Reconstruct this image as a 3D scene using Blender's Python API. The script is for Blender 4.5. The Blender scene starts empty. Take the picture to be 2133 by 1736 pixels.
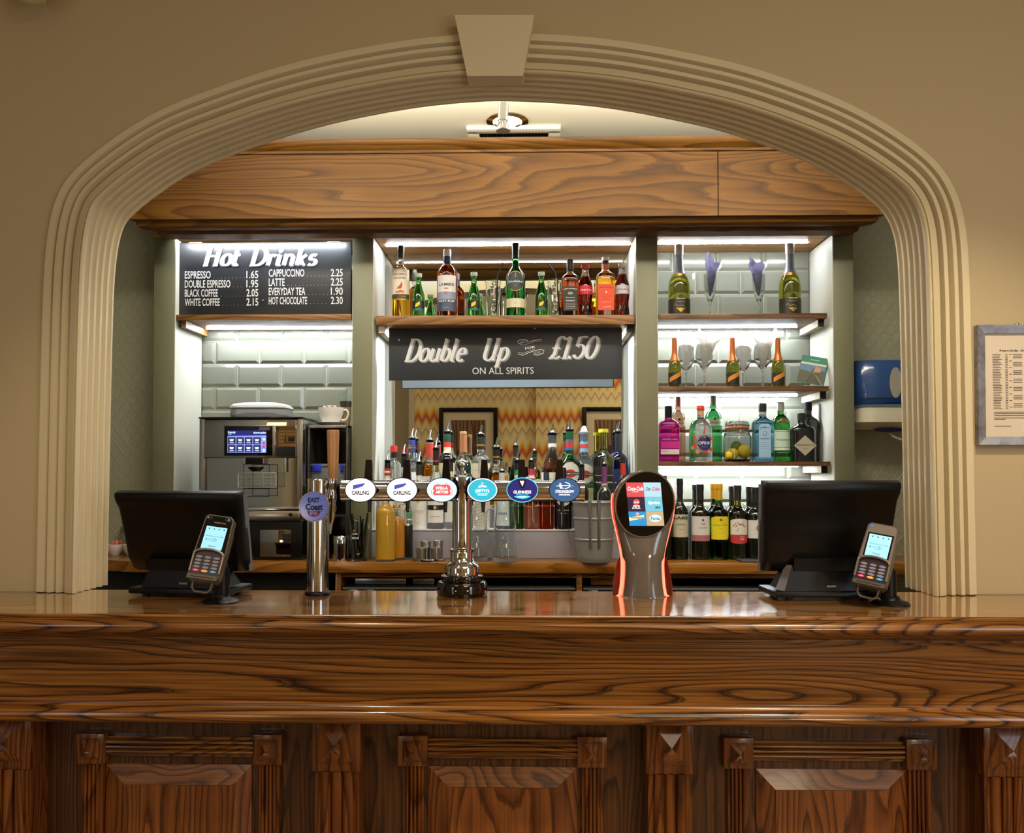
import bpy, bmesh, math, random
from mathutils import Vector, Matrix, Euler
random.seed(7)
scn = bpy.context.scene
COL = scn.collection
PI = math.pi
# ------------------------------------------------------------------ camera, world, lights, exposure
W, H = 2133, 1736
F = 1750.0                       # focal length in pixels
EYE = 1.43
YAW, PITCH = math.radians(1.25), math.radians(1.2)
PY = 948.0
cam_d = bpy.data.cameras.new('camera'); cam = bpy.data.objects.new('camera', cam_d); COL.objects.link(cam)
cam_d.sensor_width = 36.0; cam_d.lens = F / W * 36.0
cam_d.shift_y = (PY - H / 2) / W
cam_d.clip_start = 0.05
cam.location = (0, 0, EYE)
cam.rotation_euler = Euler((PI / 2 + PITCH, 0, YAW), 'XYZ')
scn.camera = cam
RC = cam.rotation_euler.to_matrix()

def P(px, py, Y):
    """the point at depth Y seen at pixel (px, py) of the photograph"""
    d = RC @ Vector(((px - W / 2) / F, -(py - PY) / F, -1.0))
    t = Y / d.y
    return Vector((d.x * t, Y, EYE + d.z * t))
def X(px, Y, py=985): return P(px, py, Y).x
def Z(py, Y, px=1066): return P(px, py, Y).z
def M(n, Y): return n * Y / F      # a length of n pixels at depth Y

world = bpy.data.worlds.new('world'); scn.world = world; world.use_nodes = True
bgn = world.node_tree.nodes['Background']
bgn.inputs[0].default_value = (1.0, 0.86, 0.66, 1); bgn.inputs[1].default_value = 0.02
vs = scn.view_settings
scn.display_settings.display_device = 'sRGB'
vs.view_transform = 'Standard'; vs.look = 'None'; vs.exposure = 0.45; vs.gamma = 1.0
try: vs.use_curve_mapping = False
except Exception: pass
cy = scn.cycles
cy.use_denoising = True
cy.max_bounces = 12; cy.transparent_max_bounces = 12; cy.transmission_bounces = 10; cy.glossy_bounces = 5; cy.diffuse_bounces = 4
cy.sample_clamp_indirect = 4.0; cy.caustics_refractive = True; cy.caustics_reflective = False; cy.blur_glossy = 0.5

def area(name, loc, target, sx, sy, power, col, spread=180):
    l = bpy.data.lights.new(name, 'AREA'); l.shape = 'RECTANGLE'; l.size = sx; l.size_y = sy
    l.energy = power; l.color = col; l.spread = math.radians(spread)
    o = bpy.data.objects.new(name, l); COL.objects.link(o); o.location = loc
    o.rotation_euler = (Vector(target) - Vector(loc)).to_track_quat('-Z', 'Y').to_euler()
    return o
WARM = (1.0, 0.83, 0.57)
area('room_light', (0.9, 0.35, 2.93), (0.9, 0.45, 0), 1.6, 0.9, 9.5, WARM)
area('room_light', (-1.4, -0.4, 2.93), (-1.4, -0.4, 0), 0.9, 0.9, 5, WARM)
area('room_light', (1.2, -0.9, 2.93), (1.0, 0.6, 0), 1.2, 0.6, 17, WARM)
area('low_room_fill', (1.6, -0.9, 1.05), (0.3, 2.3, 1.9), 0.28, 0.28, 7, WARM)  # added unseen fill low in the room, brightens arch underside and lower panels
area('low_room_fill', (-1.6, -0.9, 1.05), (-0.3, 2.3, 1.9), 0.28, 0.28, 2.5, WARM)  # weaker twin on the other side, also added as fill
def spot(name, loc, target, power, col, deg, blend=0.6, size=0.04):
    l = bpy.data.lights.new(name, 'SPOT'); l.energy = power; l.color = col; l.spot_size = math.radians(deg); l.spot_blend = blend
    l.shadow_soft_size = size
    o = bpy.data.objects.new(name, l); COL.objects.link(o); o.location = loc
    o.rotation_euler = (Vector(target) - Vector(loc)).to_track_quat('-Z', 'Y').to_euler()
    return o
spot('counter_downlight', (1.15, 1.15, 2.92), (1.0, 1.95, 0.9), 75, WARM, 70)
spot('counter_downlight', (-0.75, 1.15, 2.92), (-0.8, 1.95, 0.9), 34, WARM, 70)
area('ceiling_fill', (0, 2.50, 2.58), (0, 2.85, 3.1), 2.2, 0.06, 24, (1, 0.97, 0.86), 120)  # added unseen light behind the arch head to brighten the bar ceiling
area('bar_front_fill', (0, 2.60, 2.728), (0, 3.25, 1.2), 2.8, 0.12, 16, (1, 0.95, 0.86))  # added front fill for bottles and canopy, no real fitting here
area('cool_fill', (2.5, -0.3, 1.75), (0, 1.2, 1.5), 0.9, 1.3, 16, (0.72, 0.85, 1.0))  # added cool fill to make the chrome less brown, no window is built
area('cool_fill', (-2.5, -0.6, 1.75), (0, 1.4, 1.4), 0.5, 1.2, 5, (0.75, 0.87, 1.0))  # second added cool fill, from the opposite side
spot('bar_downlight', (-0.8, 2.75, 2.73), (-0.8, 3.2, 1.0), 16, (1, 0.93, 0.80), 120, 0.8, 0.15)
spot('bar_downlight', (0.85, 2.75, 2.73), (0.85, 3.2, 1.0), 16, (1, 0.93, 0.80), 120, 0.8, 0.15)

# ------------------------------------------------------------------ materials
def lin(h):
    h = h.lstrip('#'); c = [int(h[i:i + 2], 16) / 255 for i in (0, 2, 4)]
    return tuple(x / 12.92 if x <= 0.04045 else ((x + 0.055) / 1.055) ** 2.4 for x in c) + (1,)
_mats = {}
def mat(name, col='#808080', rough=0.5, metal=0.0, trans=0.0, emis=None, es=0.0, coat=0.0, ior=1.45, spec=0.5, alpha=1.0):
    if name in _mats: return _mats[name]
    m = bpy.data.materials.new(name); m.use_nodes = True
    b = m.node_tree.nodes['Principled BSDF']
    b.inputs['Base Color'].default_value = lin(col) if isinstance(col, str) else tuple(col) + (1,)
    b.inputs['Roughness'].default_value = rough; b.inputs['Metallic'].default_value = metal
    b.inputs['Transmission Weight'].default_value = trans; b.inputs['IOR'].default_value = ior
    b.inputs['Coat Weight'].default_value = coat; b.inputs['Coat Roughness'].default_value = 0.08
    b.inputs['Specular IOR Level'].default_value = spec; b.inputs['Alpha'].default_value = alpha
    if emis: b.inputs['Emission Color'].default_value = lin(emis); b.inputs['Emission Strength'].default_value = es
    _mats[name] = m; return m
def nodes(m): return m.node_tree.nodes, m.node_tree.links, m.node_tree.nodes['Principled BSDF']
def N(m, typ, **kw):
    n = m.node_tree.nodes.new(typ)
    for k, v in kw.items():
        if k.startswith('i_'):
            key = k[2:]; n.inputs[int(key) if key.isdigit() else key.replace('_', ' ')].default_value = v
        else: setattr(n, k, v)
    return n
def ramp(m, fac, stops):
    r = N(m, 'ShaderNodeValToRGB'); m.node_tree.links.new(fac, r.inputs[0]); e = r.color_ramp.elements
    while len(e) < len(stops): e.new(0.5)
    for el, (p, c) in zip(e, stops): el.position = p; el.color = lin(c) if isinstance(c, str) else (c, c, c, 1)
    return r
def math_(m, op, a, b=None, c=None):
    n = N(m, 'ShaderNodeMath', operation=op)
    for i, v in enumerate((a, b, c)):
        if v is None: continue
        if isinstance(v, (int, float)): n.inputs[i].default_value = v
        else: m.node_tree.links.new(v, n.inputs[i])
    return n.outputs[0]

def wood(name, light, dark, line, axis='X', scale=1.0, rings=9.0, linew=0.35, rough=0.3, coat=0.4, fibre=0.25, seed=0.0, across=6.0, along=0.9):
    """contour-line grain running along one axis"""
    m = mat(name, light, rough, coat=coat); ns, L, b = nodes(m)
    tc = N(m, 'ShaderNodeTexCoord'); mp = N(m, 'ShaderNodeMapping')
    A, C = along * scale, across * scale
    mp.inputs['Scale'].default_value = (A, C, C) if axis == 'X' else (C, C, A) if axis == 'Z' else (C, A, C)
    mp.inputs['Location'].default_value = (seed, seed * .37, seed * .71)
    L.new(tc.outputs['Object'], mp.inputs[0])
    n1 = N(m, 'ShaderNodeTexNoise', i_Scale=1.0, i_Detail=1.5, i_Roughness=0.45); L.new(mp.outputs[0], n1.inputs['Vector'])
    n2 = N(m, 'ShaderNodeTexNoise', i_Scale=9.0, i_Detail=3.0); L.new(mp.outputs[0], n2.inputs['Vector'])
    v = math_(m, 'ADD', math_(m, 'MULTIPLY', n1.outputs[0], rings), math_(m, 'MULTIPLY', n2.outputs[0], 0.55))
    f = math_(m, 'FRACT', v)
    r = ramp(m, f, [(0.0, dark), (0.06, line), (linew * .6, dark), (min(linew * 1.6, 0.85), light), (0.93, light), (1.0, line)])
    mp2 = N(m, 'ShaderNodeMapping'); a2, c2 = 3.0 * scale, 220.0 * scale
    mp2.inputs['Scale'].default_value = (a2, c2, c2) if axis == 'X' else (c2, c2, a2) if axis == 'Z' else (c2, a2, c2)
    L.new(tc.outputs['Object'], mp2.inputs[0])
    n3 = N(m, 'ShaderNodeTexNoise', i_Scale=1.0, i_Detail=2.0); L.new(mp2.outputs[0], n3.inputs['Vector'])
    fr = ramp(m, n3.outputs[0], [(0.35, 1.0 - fibre * 1.6), (0.6, 1.0)])
    mx = N(m, 'ShaderNodeMixRGB', blend_type='MULTIPLY'); mx.inputs[0].default_value = 1.0
    L.new(r.outputs[0], mx.inputs[1]); L.new(fr.outputs[0], mx.inputs[2])
    n4 = N(m, 'ShaderNodeTexNoise', i_Scale=0.35, i_Detail=1.0); L.new(mp.outputs[0], n4.inputs['Vector'])
    tn = ramp(m, n4.outputs[0], [(0.3, 0.72), (0.7, 1.0)])
    mx2 = N(m, 'ShaderNodeMixRGB', blend_type='MULTIPLY'); mx2.inputs[0].default_value = 1.0
    L.new(mx.outputs[0], mx2.inputs[1]); L.new(tn.outputs[0], mx2.inputs[2])
    L.new(mx2.outputs[0], b.inputs['Base Color'])
    bp = N(m, 'ShaderNodeBump', i_Strength=0.12, i_Distance=0.001); L.new(n3.outputs[0], bp.inputs['Height']); L.new(bp.outputs[0], b.inputs['Normal'])
    return m

OAK = wood('dark_oak', '#9c6428', '#804a18', '#241005', 'X', 1.0, 46.0, 0.32, 0.25, 0.5, 0.35, 3.1, 5.0, 0.55)
OAKTOP = wood('oak_top', '#ac783e', '#93602c', '#62401c', 'X', 1.0, 22.0, 0.3, 0.10, 0.9, 0.2, 8.3, 4.0, 0.5)
OAKV = wood('oak_vertical', '#8e5222', '#743e16', '#4a2510', 'Z', 1.0, 22.0, 0.4, 0.28, 0.15, 0.25, 1.7, 7.0, 0.9)
OAKV2 = wood('oak_vertical_dark', '#684020', '#523018', '#34190a', 'Z', 1.0, 22.0, 0.4, 0.35, 0.3, 0.25, 5.7, 7.0, 0.9)
PANEL = wood('panel_oak', '#965828', '#7c4419', '#52290d', 'Z', 1.0, 24.0, 0.4, 0.3, 0.35, 0.2, 12.2, 6.0, 0.8)
PANELH = wood('panel_oak_bevel', '#9a6030', '#7e4a20', '#50290f', 'X', 1.0, 24.0, 0.4, 0.3, 0.35, 0.2, 2.2, 5.0, 2.5)
PINE = wood('canopy_pine', '#704916', '#623e10', '#4b2d09', 'X', 1.0, 24.0, 0.5, 0.5, 0.0, 0.1, 6.4, 5.0, 0.6)
nodes(PINE)[2].inputs['Specular IOR Level'].default_value = 0.25
SHELF = wood('shelf_oak', '#9a6c36', '#845726', '#6a421a', 'X', 1.0, 20.0, 0.5, 0.45, 0.1, 0.15, 4.4, 8.0, 0.8)
SHELFD = wood('shelf_walnut', '#7a5434', '#644326', '#4c2f1a', 'X', 1.0, 20.0, 0.5, 0.45, 0.1, 0.2, 9.4, 8.0, 0.8)
BACKTOP = wood('worktop_oak', '#a86f28', '#935c1b', '#744513', 'X', 1.0, 20.0, 0.5, 0.3, 0.3, 0.15, 7.4, 6.0, 0.8)

def paint(name, col, rough=0.6, bump=0.05, scale=60):
    m = mat(name, col, rough); ns, L, b = nodes(m)
    tc = N(m, 'ShaderNodeTexCoord'); n = N(m, 'ShaderNodeTexNoise', i_Scale=scale, i_Detail=3.0); L.new(tc.outputs['Object'], n.inputs['Vector'])
    bp = N(m, 'ShaderNodeBump', i_Strength=bump, i_Distance=0.002); L.new(n.outputs[0], bp.inputs['Height']); L.new(bp.outputs[0], b.inputs['Normal'])
    return m
WALLP = paint('wall_paint', '#b09f7d', 0.6)
TRIMP = paint('trim_paint', '#cfc2a2', 0.4, 0.03)
CEILP = paint('ceiling_paint', '#efe7cd', 0.8, 0.35, 14)
GREYP = paint('grey_green_paint', '#6b6a52', 0.5, 0.02)
FLOORM = paint('floor_boards', '#8a7860', 0.5)
WHITE = mat('white_plastic', '#e8e6e0', 0.35)
PAPER = mat('paper_white', '#ecebe4', 0.7)
CREAM = mat('paper_cream', '#e2d8b8', 0.7)
BLACK = mat('black_plastic', '#050505', 0.38, spec=.3)
BLACKM = mat('black_matte', '#0c0c0c', 0.7)
BLACKG = mat('black_gloss', '#060606', 0.06)
INK = mat('ink_black', '#0d0d10', 0.7)
CHROME = mat('chrome', '#c4c9d0', 0.06, 1.0)
STEEL = mat('brushed_steel', '#b9b6b0', 0.28, 1.0)
STEELP = mat('polished_steel', '#c2c6cb', 0.1, 1.0)
GREYPL = mat('grey_plastic', '#6d6f75', 0.35)
MIRROR = mat('mirror', '#dfe3e0', 0.0, 1.0)
GOLD = mat('gold_foil', '#c8a04a', 0.3, 0.9)
COPPER = mat('copper_foil', '#c06a34', 0.35, 0.5)
def glass(name, col='#ffffff', rough=0.0, ior=1.45): return mat(name, col, rough, 0, 1.0, ior=ior)
CLEAR = glass('clear_glass', '#f6fbf9')
def led(name, col, s): return mat(name, '#ffffff', 0.5, emis=col, es=s)

# ------------------------------------------------------------------ mesh builder
def flat(o, u=(1, 0, 0), v=(0, 0, 1)):
    o, u, v = Vector(o), Vector(u).normalized(), Vector(v).normalized(); w = u.cross(v)   # w points out (towards -Y for u=X, v=Z)
    return lambda a, b, c=0.0: o + u * a + v * b + w * c
def wrap(r, cx=0.0, cy=0.0, sq=2.0, z0=0.0, a0=0.0):
    def f(a, b, c=0.0):
        t = a / r + a0; k = sqr(t, sq) * r + c
        return Vector((cx + k * math.sin(t), cy - k * math.cos(t), z0 + b))
    f.wr = r
    return f
def sqr(t, sq):
    if sq == 2.0: return 1.0
    return (abs(math.sin(t)) ** sq + abs(math.cos(t)) ** sq) ** (-1.0 / sq)

_txt = {}
def text_geo(s, bold=0.0, shear=0.0, res=3, space=1.0):
    key = (s, bold, shear, res, space)
    if key in _txt: return _txt[key]
    c = bpy.data.curves.new('t', 'FONT'); c.body = s; c.size = 1.0; c.offset = bold; c.shear = shear; c.resolution_u = res
    c.space_character = space; c.fill_mode = 'FRONT'
    o = bpy.data.objects.new('t', c); COL.objects.link(o)
    dg = bpy.context.evaluated_depsgraph_get(); dg.update()
    me = o.evaluated_get(dg).to_mesh()
    vsl = [(v.co.x, v.co.y) for v in me.vertices]; fs = [tuple(p.vertices) for p in me.polygons]
    o.evaluated_get(dg).to_mesh_clear()
    bpy.data.objects.remove(o); bpy.data.curves.remove(c)
    if vsl:
        x0, x1 = min(v[0] for v in vsl), max(v[0] for v in vsl); y0, y1 = min(v[1] for v in vsl), max(v[1] for v in vsl)
    else: x0 = x1 = y0 = y1 = 0
    _txt[key] = (vsl, fs, (x0, x1, y0, y1)); return _txt[key]

def strips(pts, w):
    """a polygon cut into upright strips, so that it can bend round a bottle"""
    out = []; a0, a1 = min(p[0] for p in pts), max(p[0] for p in pts); n = max(1, math.ceil((a1 - a0) / w))
    def clip(ps, lim, sgn):
        res = []
        for i in range(len(ps)):
            p, q = ps[i - 1], ps[i]; dp, dq = sgn * (p[0] - lim), sgn * (q[0] - lim)
            if (dp < 0) != (dq < 0): t = dp / (dp - dq); res.append((lim, p[1] + (q[1] - p[1]) * t))
            if dq >= 0: res.append(q)
        return res
    for i in range(n):
        ps = clip(clip(pts, a0 + (a1 - a0) * i / n, 1), a0 + (a1 - a0) * (i + 1) / n, -1)
        if len(ps) > 2: out.append(ps)
    return out
class MB:
    def __init__(s): s.v = []; s.f = []; s.m = []; s.sm = []; s.mats = []
    def mi(s, m):
        if m not in s.mats: s.mats.append(m)
        return s.mats.index(m)
    def add(s, vs_, fs, m, smooth=False, T=None):
        n = len(s.v); k = s.mi(m)
        s.v += [tuple(T @ Vector(v)) if T is not None else tuple(v) for v in vs_]
        for f in fs: s.f.append(tuple(i + n for i in f)); s.m.append(k); s.sm.append(smooth)
        return s
    def box(s, x0, x1, y0, y1, z0, z1, m, c=0.0, T=None):
        if x0 > x1: x0, x1 = x1, x0
        if y0 > y1: y0, y1 = y1, y0
        if z0 > z1: z0, z1 = z1, z0
        c = min(c, (x1 - x0) * .45, (y1 - y0) * .45, (z1 - z0) * .45)
        if c <= 0:
            vs_ = [(x, y, z) for z in (z0, z1) for y in (y0, y1) for x in (x0, x1)]
            return s.add(vs_, [(0, 2, 3, 1), (4, 5, 7, 6), (0, 1, 5, 4), (2, 6, 7, 3), (0, 4, 6, 2), (1, 3, 7, 5)], m, False, T)
        bm = bmesh.new(); bmesh.ops.create_cube(bm, size=1.0)
        for v in bm.verts: v.co = Vector(((x0 + x1) / 2 + v.co.x * (x1 - x0), (y0 + y1) / 2 + v.co.y * (y1 - y0), (z0 + z1) / 2 + v.co.z * (z1 - z0)))
        bmesh.ops.bevel(bm, geom=list(bm.edges), offset=c, segments=2, profile=0.5, affect='EDGES')
        bm.verts.index_update()
        s.add([v.co.copy() for v in bm.verts], [tuple(v.index for v in f.verts) for f in bm.faces], m, True, T); bm.free(); return s
    def lathe(s, prof, m, cx=0.0, cy=0.0, cz=0.0, seg=24, sq=2.0, T=None, cap=True, flat_y=1.0, mfun=None, smooth=True):
        """prof: [(r, z)...] bottom to top"""
        vs_, fs, ms = [], [], []
        for r, z in prof:
            for i in range(seg):
                t = 2 * PI * i / seg; k = r * sqr(t, sq)
                vs_.append((cx + k * math.sin(t), cy - k * math.cos(t) * flat_y, cz + z))
        for j in range(len(prof) - 1):
            for i in range(seg):
                a, b = j * seg + i, j * seg + (i + 1) % seg
                fs.append((a, b, b + seg, a + seg)); ms.append((prof[j][1] + prof[j + 1][1]) / 2)
        if cap:
            if prof[0][0] > 1e-6: fs.append(tuple(reversed(range(seg)))); ms.append(prof[0][1])
            if prof[-1][0] > 1e-6: fs.append(tuple(range((len(prof) - 1) * seg, len(prof) * seg))); ms.append(prof[-1][1])
        if mfun is None: return s.add(vs_, fs, m, smooth, T)
        n = len(s.v); s.v += [tuple(T @ Vector(v)) if T is not None else v for v in vs_]
        for f, z in zip(fs, ms): s.f.append(tuple(i + n for i in f)); s.m.append(s.mi(mfun(z))); s.sm.append(smooth)
        return s
    def cyl(s, a, b, r0, m, r1=None, seg=16, smooth=True):
        a, b = Vector(a), Vector(b); d = b - a; q = Vector((0, 0, 1)).rotation_difference(d.normalized()).to_matrix().to_4x4()
        return s.lathe([(r0, 0), (r0 if r1 is None else r1, d.length)], m, seg=seg, T=Matrix.Translation(a) @ q, smooth=smooth)
    def tube(s, pts, r, m, seg=8, closed=False):
        pts = [Vector(p) for p in pts]; n = len(pts); vs_, fs = [], []
        up = None
        for i, p in enumerate(pts):
            d = (pts[(i + 1) % n] - pts[i - 1]) if closed else (pts[min(i + 1, n - 1)] - pts[max(i - 1, 0)])
            d.normalize()
            if up is None: up = Vector((0, 0, 1)) if abs(d.z) < .9 else Vector((1, 0, 0))
            x = d.cross(up).normalized(); up = x.cross(d).normalized()
            rr = r[i] if isinstance(r, (list, tuple)) else r
            for k in range(seg):
                t = 2 * PI * k / seg; vs_.append(p + x * math.cos(t) * rr + up * math.sin(t) * rr)
        for i in range(n if closed else n - 1):
            for k in range(seg):
                a, b = i * seg + k, i * seg + (k + 1) % seg; j = ((i + 1) % n) * seg - i * seg
                fs.append((a, b, b + j, a + j))
        if not closed: fs += [tuple(reversed(range(seg))), tuple(range((n - 1) * seg, n * seg))]
        return s.add(vs_, fs, m, True)
    def poly(s, pts, fn, m, c=0.0, th=0.0):
        """flat polygon of (a, b) points on a placement; th: thickness towards the viewer"""
        if th <= 0 and hasattr(fn, 'wr'):
            for ps in strips(pts, fn.wr * .16): s.add([fn(a, b, c) for a, b in ps], [tuple(range(len(ps)))], m)
            return s
        if th <= 0: return s.add([fn(a, b, c) for a, b in pts], [tuple(range(len(pts)))], m)
        n = len(pts); vs_ = [fn(a, b, c) for a, b in pts] + [fn(a, b, c + th) for a, b in pts]
        return s.add(vs_, [tuple(range(n, 2 * n)), tuple(reversed(range(n)))] + [(i, (i + 1) % n, n + (i + 1) % n, n + i) for i in range(n)], m)
    def rect(s, a0, a1, b0, b1, fn, m, c=0.0, nu=1, nv=1, smooth=False):
        vs_ = [fn(a0 + (a1 - a0) * i / nu, b0 + (b1 - b0) * j / nv, c) for j in range(nv + 1) for i in range(nu + 1)]
        return s.add(vs_, [(j * (nu + 1) + i, j * (nu + 1) + i + 1, (j + 1) * (nu + 1) + i + 1, (j + 1) * (nu + 1) + i) for j in range(nv) for i in range(nu)], m, smooth)
    def disc(s, a, b, ra, rb, fn, m, c=0.0, n=32, th=0.0): return s.poly([(a + ra * math.cos(2 * PI * i / n), b + rb * math.sin(2 * PI * i / n)) for i in range(n)], fn, m, c, th)
    def ring(s, a, b, ra, rb, wd, fn, m, c=0.0, n=40):
        vs_ = []
        for i in range(n):
            t = 2 * PI * i / n; vs_ += [fn(a + ra * math.cos(t), b + rb * math.sin(t), c), fn(a + (ra - wd) * math.cos(t), b + (rb - wd) * math.sin(t), c)]
        return s.add(vs_, [(2 * i, (2 * i + 2) % (2 * n), (2 * i + 3) % (2 * n), 2 * i + 1) for i in range(n)], m)
    def line(s, pts, wd, fn, m, c=0.0):
        """flat stroke along (a, b) points"""
        if hasattr(fn, 'wr'):
            q = [pts[0]]
            for a, b in zip(pts, pts[1:]):
                k = max(1, math.ceil(abs(b[0] - a[0]) / (fn.wr * .15))); q += [(a[0] + (b[0] - a[0]) * i / k, a[1] + (b[1] - a[1]) * i / k) for i in range(1, k + 1)]
            pts = q; c = max(c, .0007)
        n = len(pts); vs_ = []
        for i in range(n):
            d = Vector(pts[min(i + 1, n - 1)]) - Vector(pts[max(i - 1, 0)]); d = d.normalized() if d.length > 0 else Vector((1, 0)); nn = Vector((-d.y, d.x)) * wd / 2
            vs_ += [fn(pts[i][0] + nn.x, pts[i][1] + nn.y, c), fn(pts[i][0] - nn.x, pts[i][1] - nn.y, c)]
        return s.add(vs_, [(2 * i, 2 * i + 1, 2 * i + 3, 2 * i + 2) for i in range(n - 1)], m)
    def text(s, t, a, b, h, fn, m, c=0.0006, w=None, bold=0.0, shear=0.0, al='c', arc=0.0, space=1.0, res=3, cap=None):
        """text centred on (a, b); h is the height of its drawn box, w its width (None: natural)"""
        vs_, fs, (x0, x1, y0, y1) = text_geo(t, bold, shear, res, space)
        if not vs_: return s
        if hasattr(fn, 'wr'): c = max(c, .0011)
        ref = cap if cap else (y1 - y0)
        k = h / ref; kx = k if w is None else w / (x1 - x0)
        ox = {'c': (x0 + x1) / 2, 'l': x0, 'r': x1}[al]; oy = (y0 + y1) / 2 if cap is None else cap / 2
        def q(x, y):
            u, v = (x - ox) * kx, (y - oy) * k
            if arc: v += arc * (1 - (u / ((x1 - x0) * kx / 2)) ** 2)
            return fn(a + u, b + v, c)
        return s.add([q(x, y) for x, y in vs_], fs, m)
    def mesh(s, name):
        me = bpy.data.meshes.new(name); me.from_pydata(s.v, [], s.f)
        for m in s.mats: me.materials.append(m)
        me.polygons.foreach_set('material_index', s.m); me.polygons.foreach_set('use_smooth', s.sm); me.update()
        return me
    def build(s, name, parent=None, fix=False, label=None):
        me = s.mesh(name)
        if fix:
            bm = bmesh.new(); bm.from_mesh(me); bmesh.ops.recalc_face_normals(bm, faces=bm.faces); bm.to_mesh(me); bm.free()
        if any(s.sm): me.set_sharp_from_angle(angle=math.radians(40))
        o = bpy.data.objects.new(name, me); COL.objects.link(o)
        if parent: o.parent = parent
        if label: o['label'] = label
        return o
def tag(o, label, cat, group=None):
    o['label'] = label; o['category'] = cat
    if group: o['group'] = group
    return o
def thing(name, label, cat, loc=(0, 0, 0), rz=0.0, group=None):
    o = bpy.data.objects.new(name, None); COL.objects.link(o); o.empty_display_size = 0.05
    o.location = loc; o.rotation_euler = (0, 0, rz)
    return tag(o, label, cat, group)
def struct(mb, name, **k):
    o = mb.build(name, **k); o['kind'] = 'structure'; return o
def dup(root, loc, label=None, rz=None):
    r = root.copy(); COL.objects.link(r); r.location = loc
    if rz is not None: r.rotation_euler = (0, 0, rz)
    if label: r['label'] = label
    for ch in list(root.children):
        c = ch.copy(); COL.objects.link(c); c.parent = r
        for g in ch.children:
            d = g.copy(); COL.objects.link(d); d.parent = c
    return r
# ------------------------------------------------------------------ setting: depths and heights
YW, YT, YR = 2.30, 2.262, 2.44          # wall face, front of the architrave, back edge of the reveal
YN, YB = 3.40, 3.69                     # niche front, niche back (mirror / tiles)
ZC = EYE - 0.330                        # bar top
ZB = EYE - 0.346                        # back worktop top
YC0, YC1 = 1.944, 2.345                 # bar top front and back edge
ZCEIL = EYE + 1.3075
RW = 2.6                                # half width of the room

# arch line: inner edge of the opening, as seen at the back edge of the reveal
inner = [(224, 1400), (224, 1230), (228, 1000), (232, 800), (235, 680), (238, 600), (243, 540), (251, 495), (262, 466), (281, 445), (317, 415), (375, 375), (432, 345), (510, 315), (600, 284), (720, 252),
         (860, 226), (960, 215), (1040, 211), (1130, 214), (1215, 220), (1300, 231), (1400, 250), (1500, 273), (1600, 306), (1689, 342), (1758, 380), (1815, 420), (1845, 452), (1861, 490), (1869, 540), (1873, 620), (1875, 700), (1878, 850), (1882, 1050), (1886, 1230), (1888, 1400)]
def catmull(pts, k=6):
    out = []
    for i in range(len(pts) - 1):
        p0, p1, p2, p3 = pts[max(i - 1, 0)], pts[i], pts[i + 1], pts[min(i + 2, len(pts) - 1)]
        for j in range(k):
            t = j / k
            out.append(tuple(0.5 * ((2 * b) + (-a + c) * t + (2 * a - 5 * b + 4 * c - d) * t * t + (-a + 3 * b - 3 * c + d) * t ** 3) for a, b, c, d in zip(p0, p1, p2, p3)))
    return out + [pts[-1]]
ap = [P(x, y, YR) for x, y in inner]; ap = [(p.x, p.z) for p in ap]
ap[0] = (ap[1][0], 0.0); ap[-1] = (ap[-2][0], 0.0)
mid = catmull(ap[1:-1], 6)
for _ in range(4):      # smooth the measured line
    mid = [mid[0]] + [((a[0] + 2 * b[0] + c[0]) / 4, (a[1] + 2 * b[1] + c[1]) / 4) for a, b, c in zip(mid, mid[1:], mid[2:])] + [mid[-1]]
arch = [(mid[0][0], ZC + 0.001)] + [m_ for m_ in mid if m_[1] > ZC + 0.02] + [(mid[-1][0], ZC + 0.001)]
def arch_normals(path):
    out = []
    for i in range(len(path)):
        a, b = path[max(i - 1, 0)], path[min(i + 1, len(path) - 1)]
        d = Vector((b[0] - a[0], b[1] - a[1])).normalized(); out.append((-d.y, d.x))     # pointing out of the opening
    for _ in range(6): out = [out[0]] + [tuple((Vector(a) + Vector(b) * 2 + Vector(c)).normalized()) for a, b, c in zip(out, out[1:], out[2:])] + [out[-1]]
    return out
an = arch_normals(arch)
def sweep_arch(prof, m, closed_ends=True):
    mb = MB(); n = len(prof); vs_, fs = [], []
    for (x, z), (nx, nz) in zip(arch, an):
        for d, y in prof: vs_.append((x + nx * d, y, z + nz * d))
    for i in range(len(arch) - 1):
        for j in range(n - 1):
            a = i * n + j; fs.append((a, a + 1, a + n + 1, a + n))
    return mb.add(vs_, fs, m, True)
# front face: stepped reeds with coves between; soffit: flutes
pf = [(0.126, YW + .005), (0.126, YW - .006), (0.119, YW - .008), (0.118, YW - .016), (0.100, YW - .020)]
for d in (0.100, 0.074, 0.050):
    pf += [(d - .003, YW - .012), (d - .009, YW + .006), (d - .012, YW - .004), (d - .0125, YW - .022)]
    if d > .06: pf += [(d - .024, YW - .025)]
pf += [(0.012, YT - .002), (0.011, YT + .004), (0.008, YT + .004), (0.007, YT - .002), (0.004, YT - .004), (0.001, YT - .001), (0.0, YT + .004)]
pr = [(0.0, YT + .004), (0.0, YT + .012)]
nfl, y0 = 5, YT + .012
wf = (YR - y0) / nfl
for k in range(nfl):
    a = y0 + k * wf
    pr += [(0.0, a + .002)] + [(0.0135 * math.sin(PI * t / 8) ** .7, a + .002 + (wf - .011) * t / 8) for t in range(1, 8)] + [(0.0, a + wf - .009), (-0.001, a + wf - .004)]
pr += [(0.0, YR), (0.05, YR + 0.002)]
struct(sweep_arch(pf, TRIMP), 'trim_1')
struct(sweep_arch(pr, TRIMP), 'trim_2')

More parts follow.
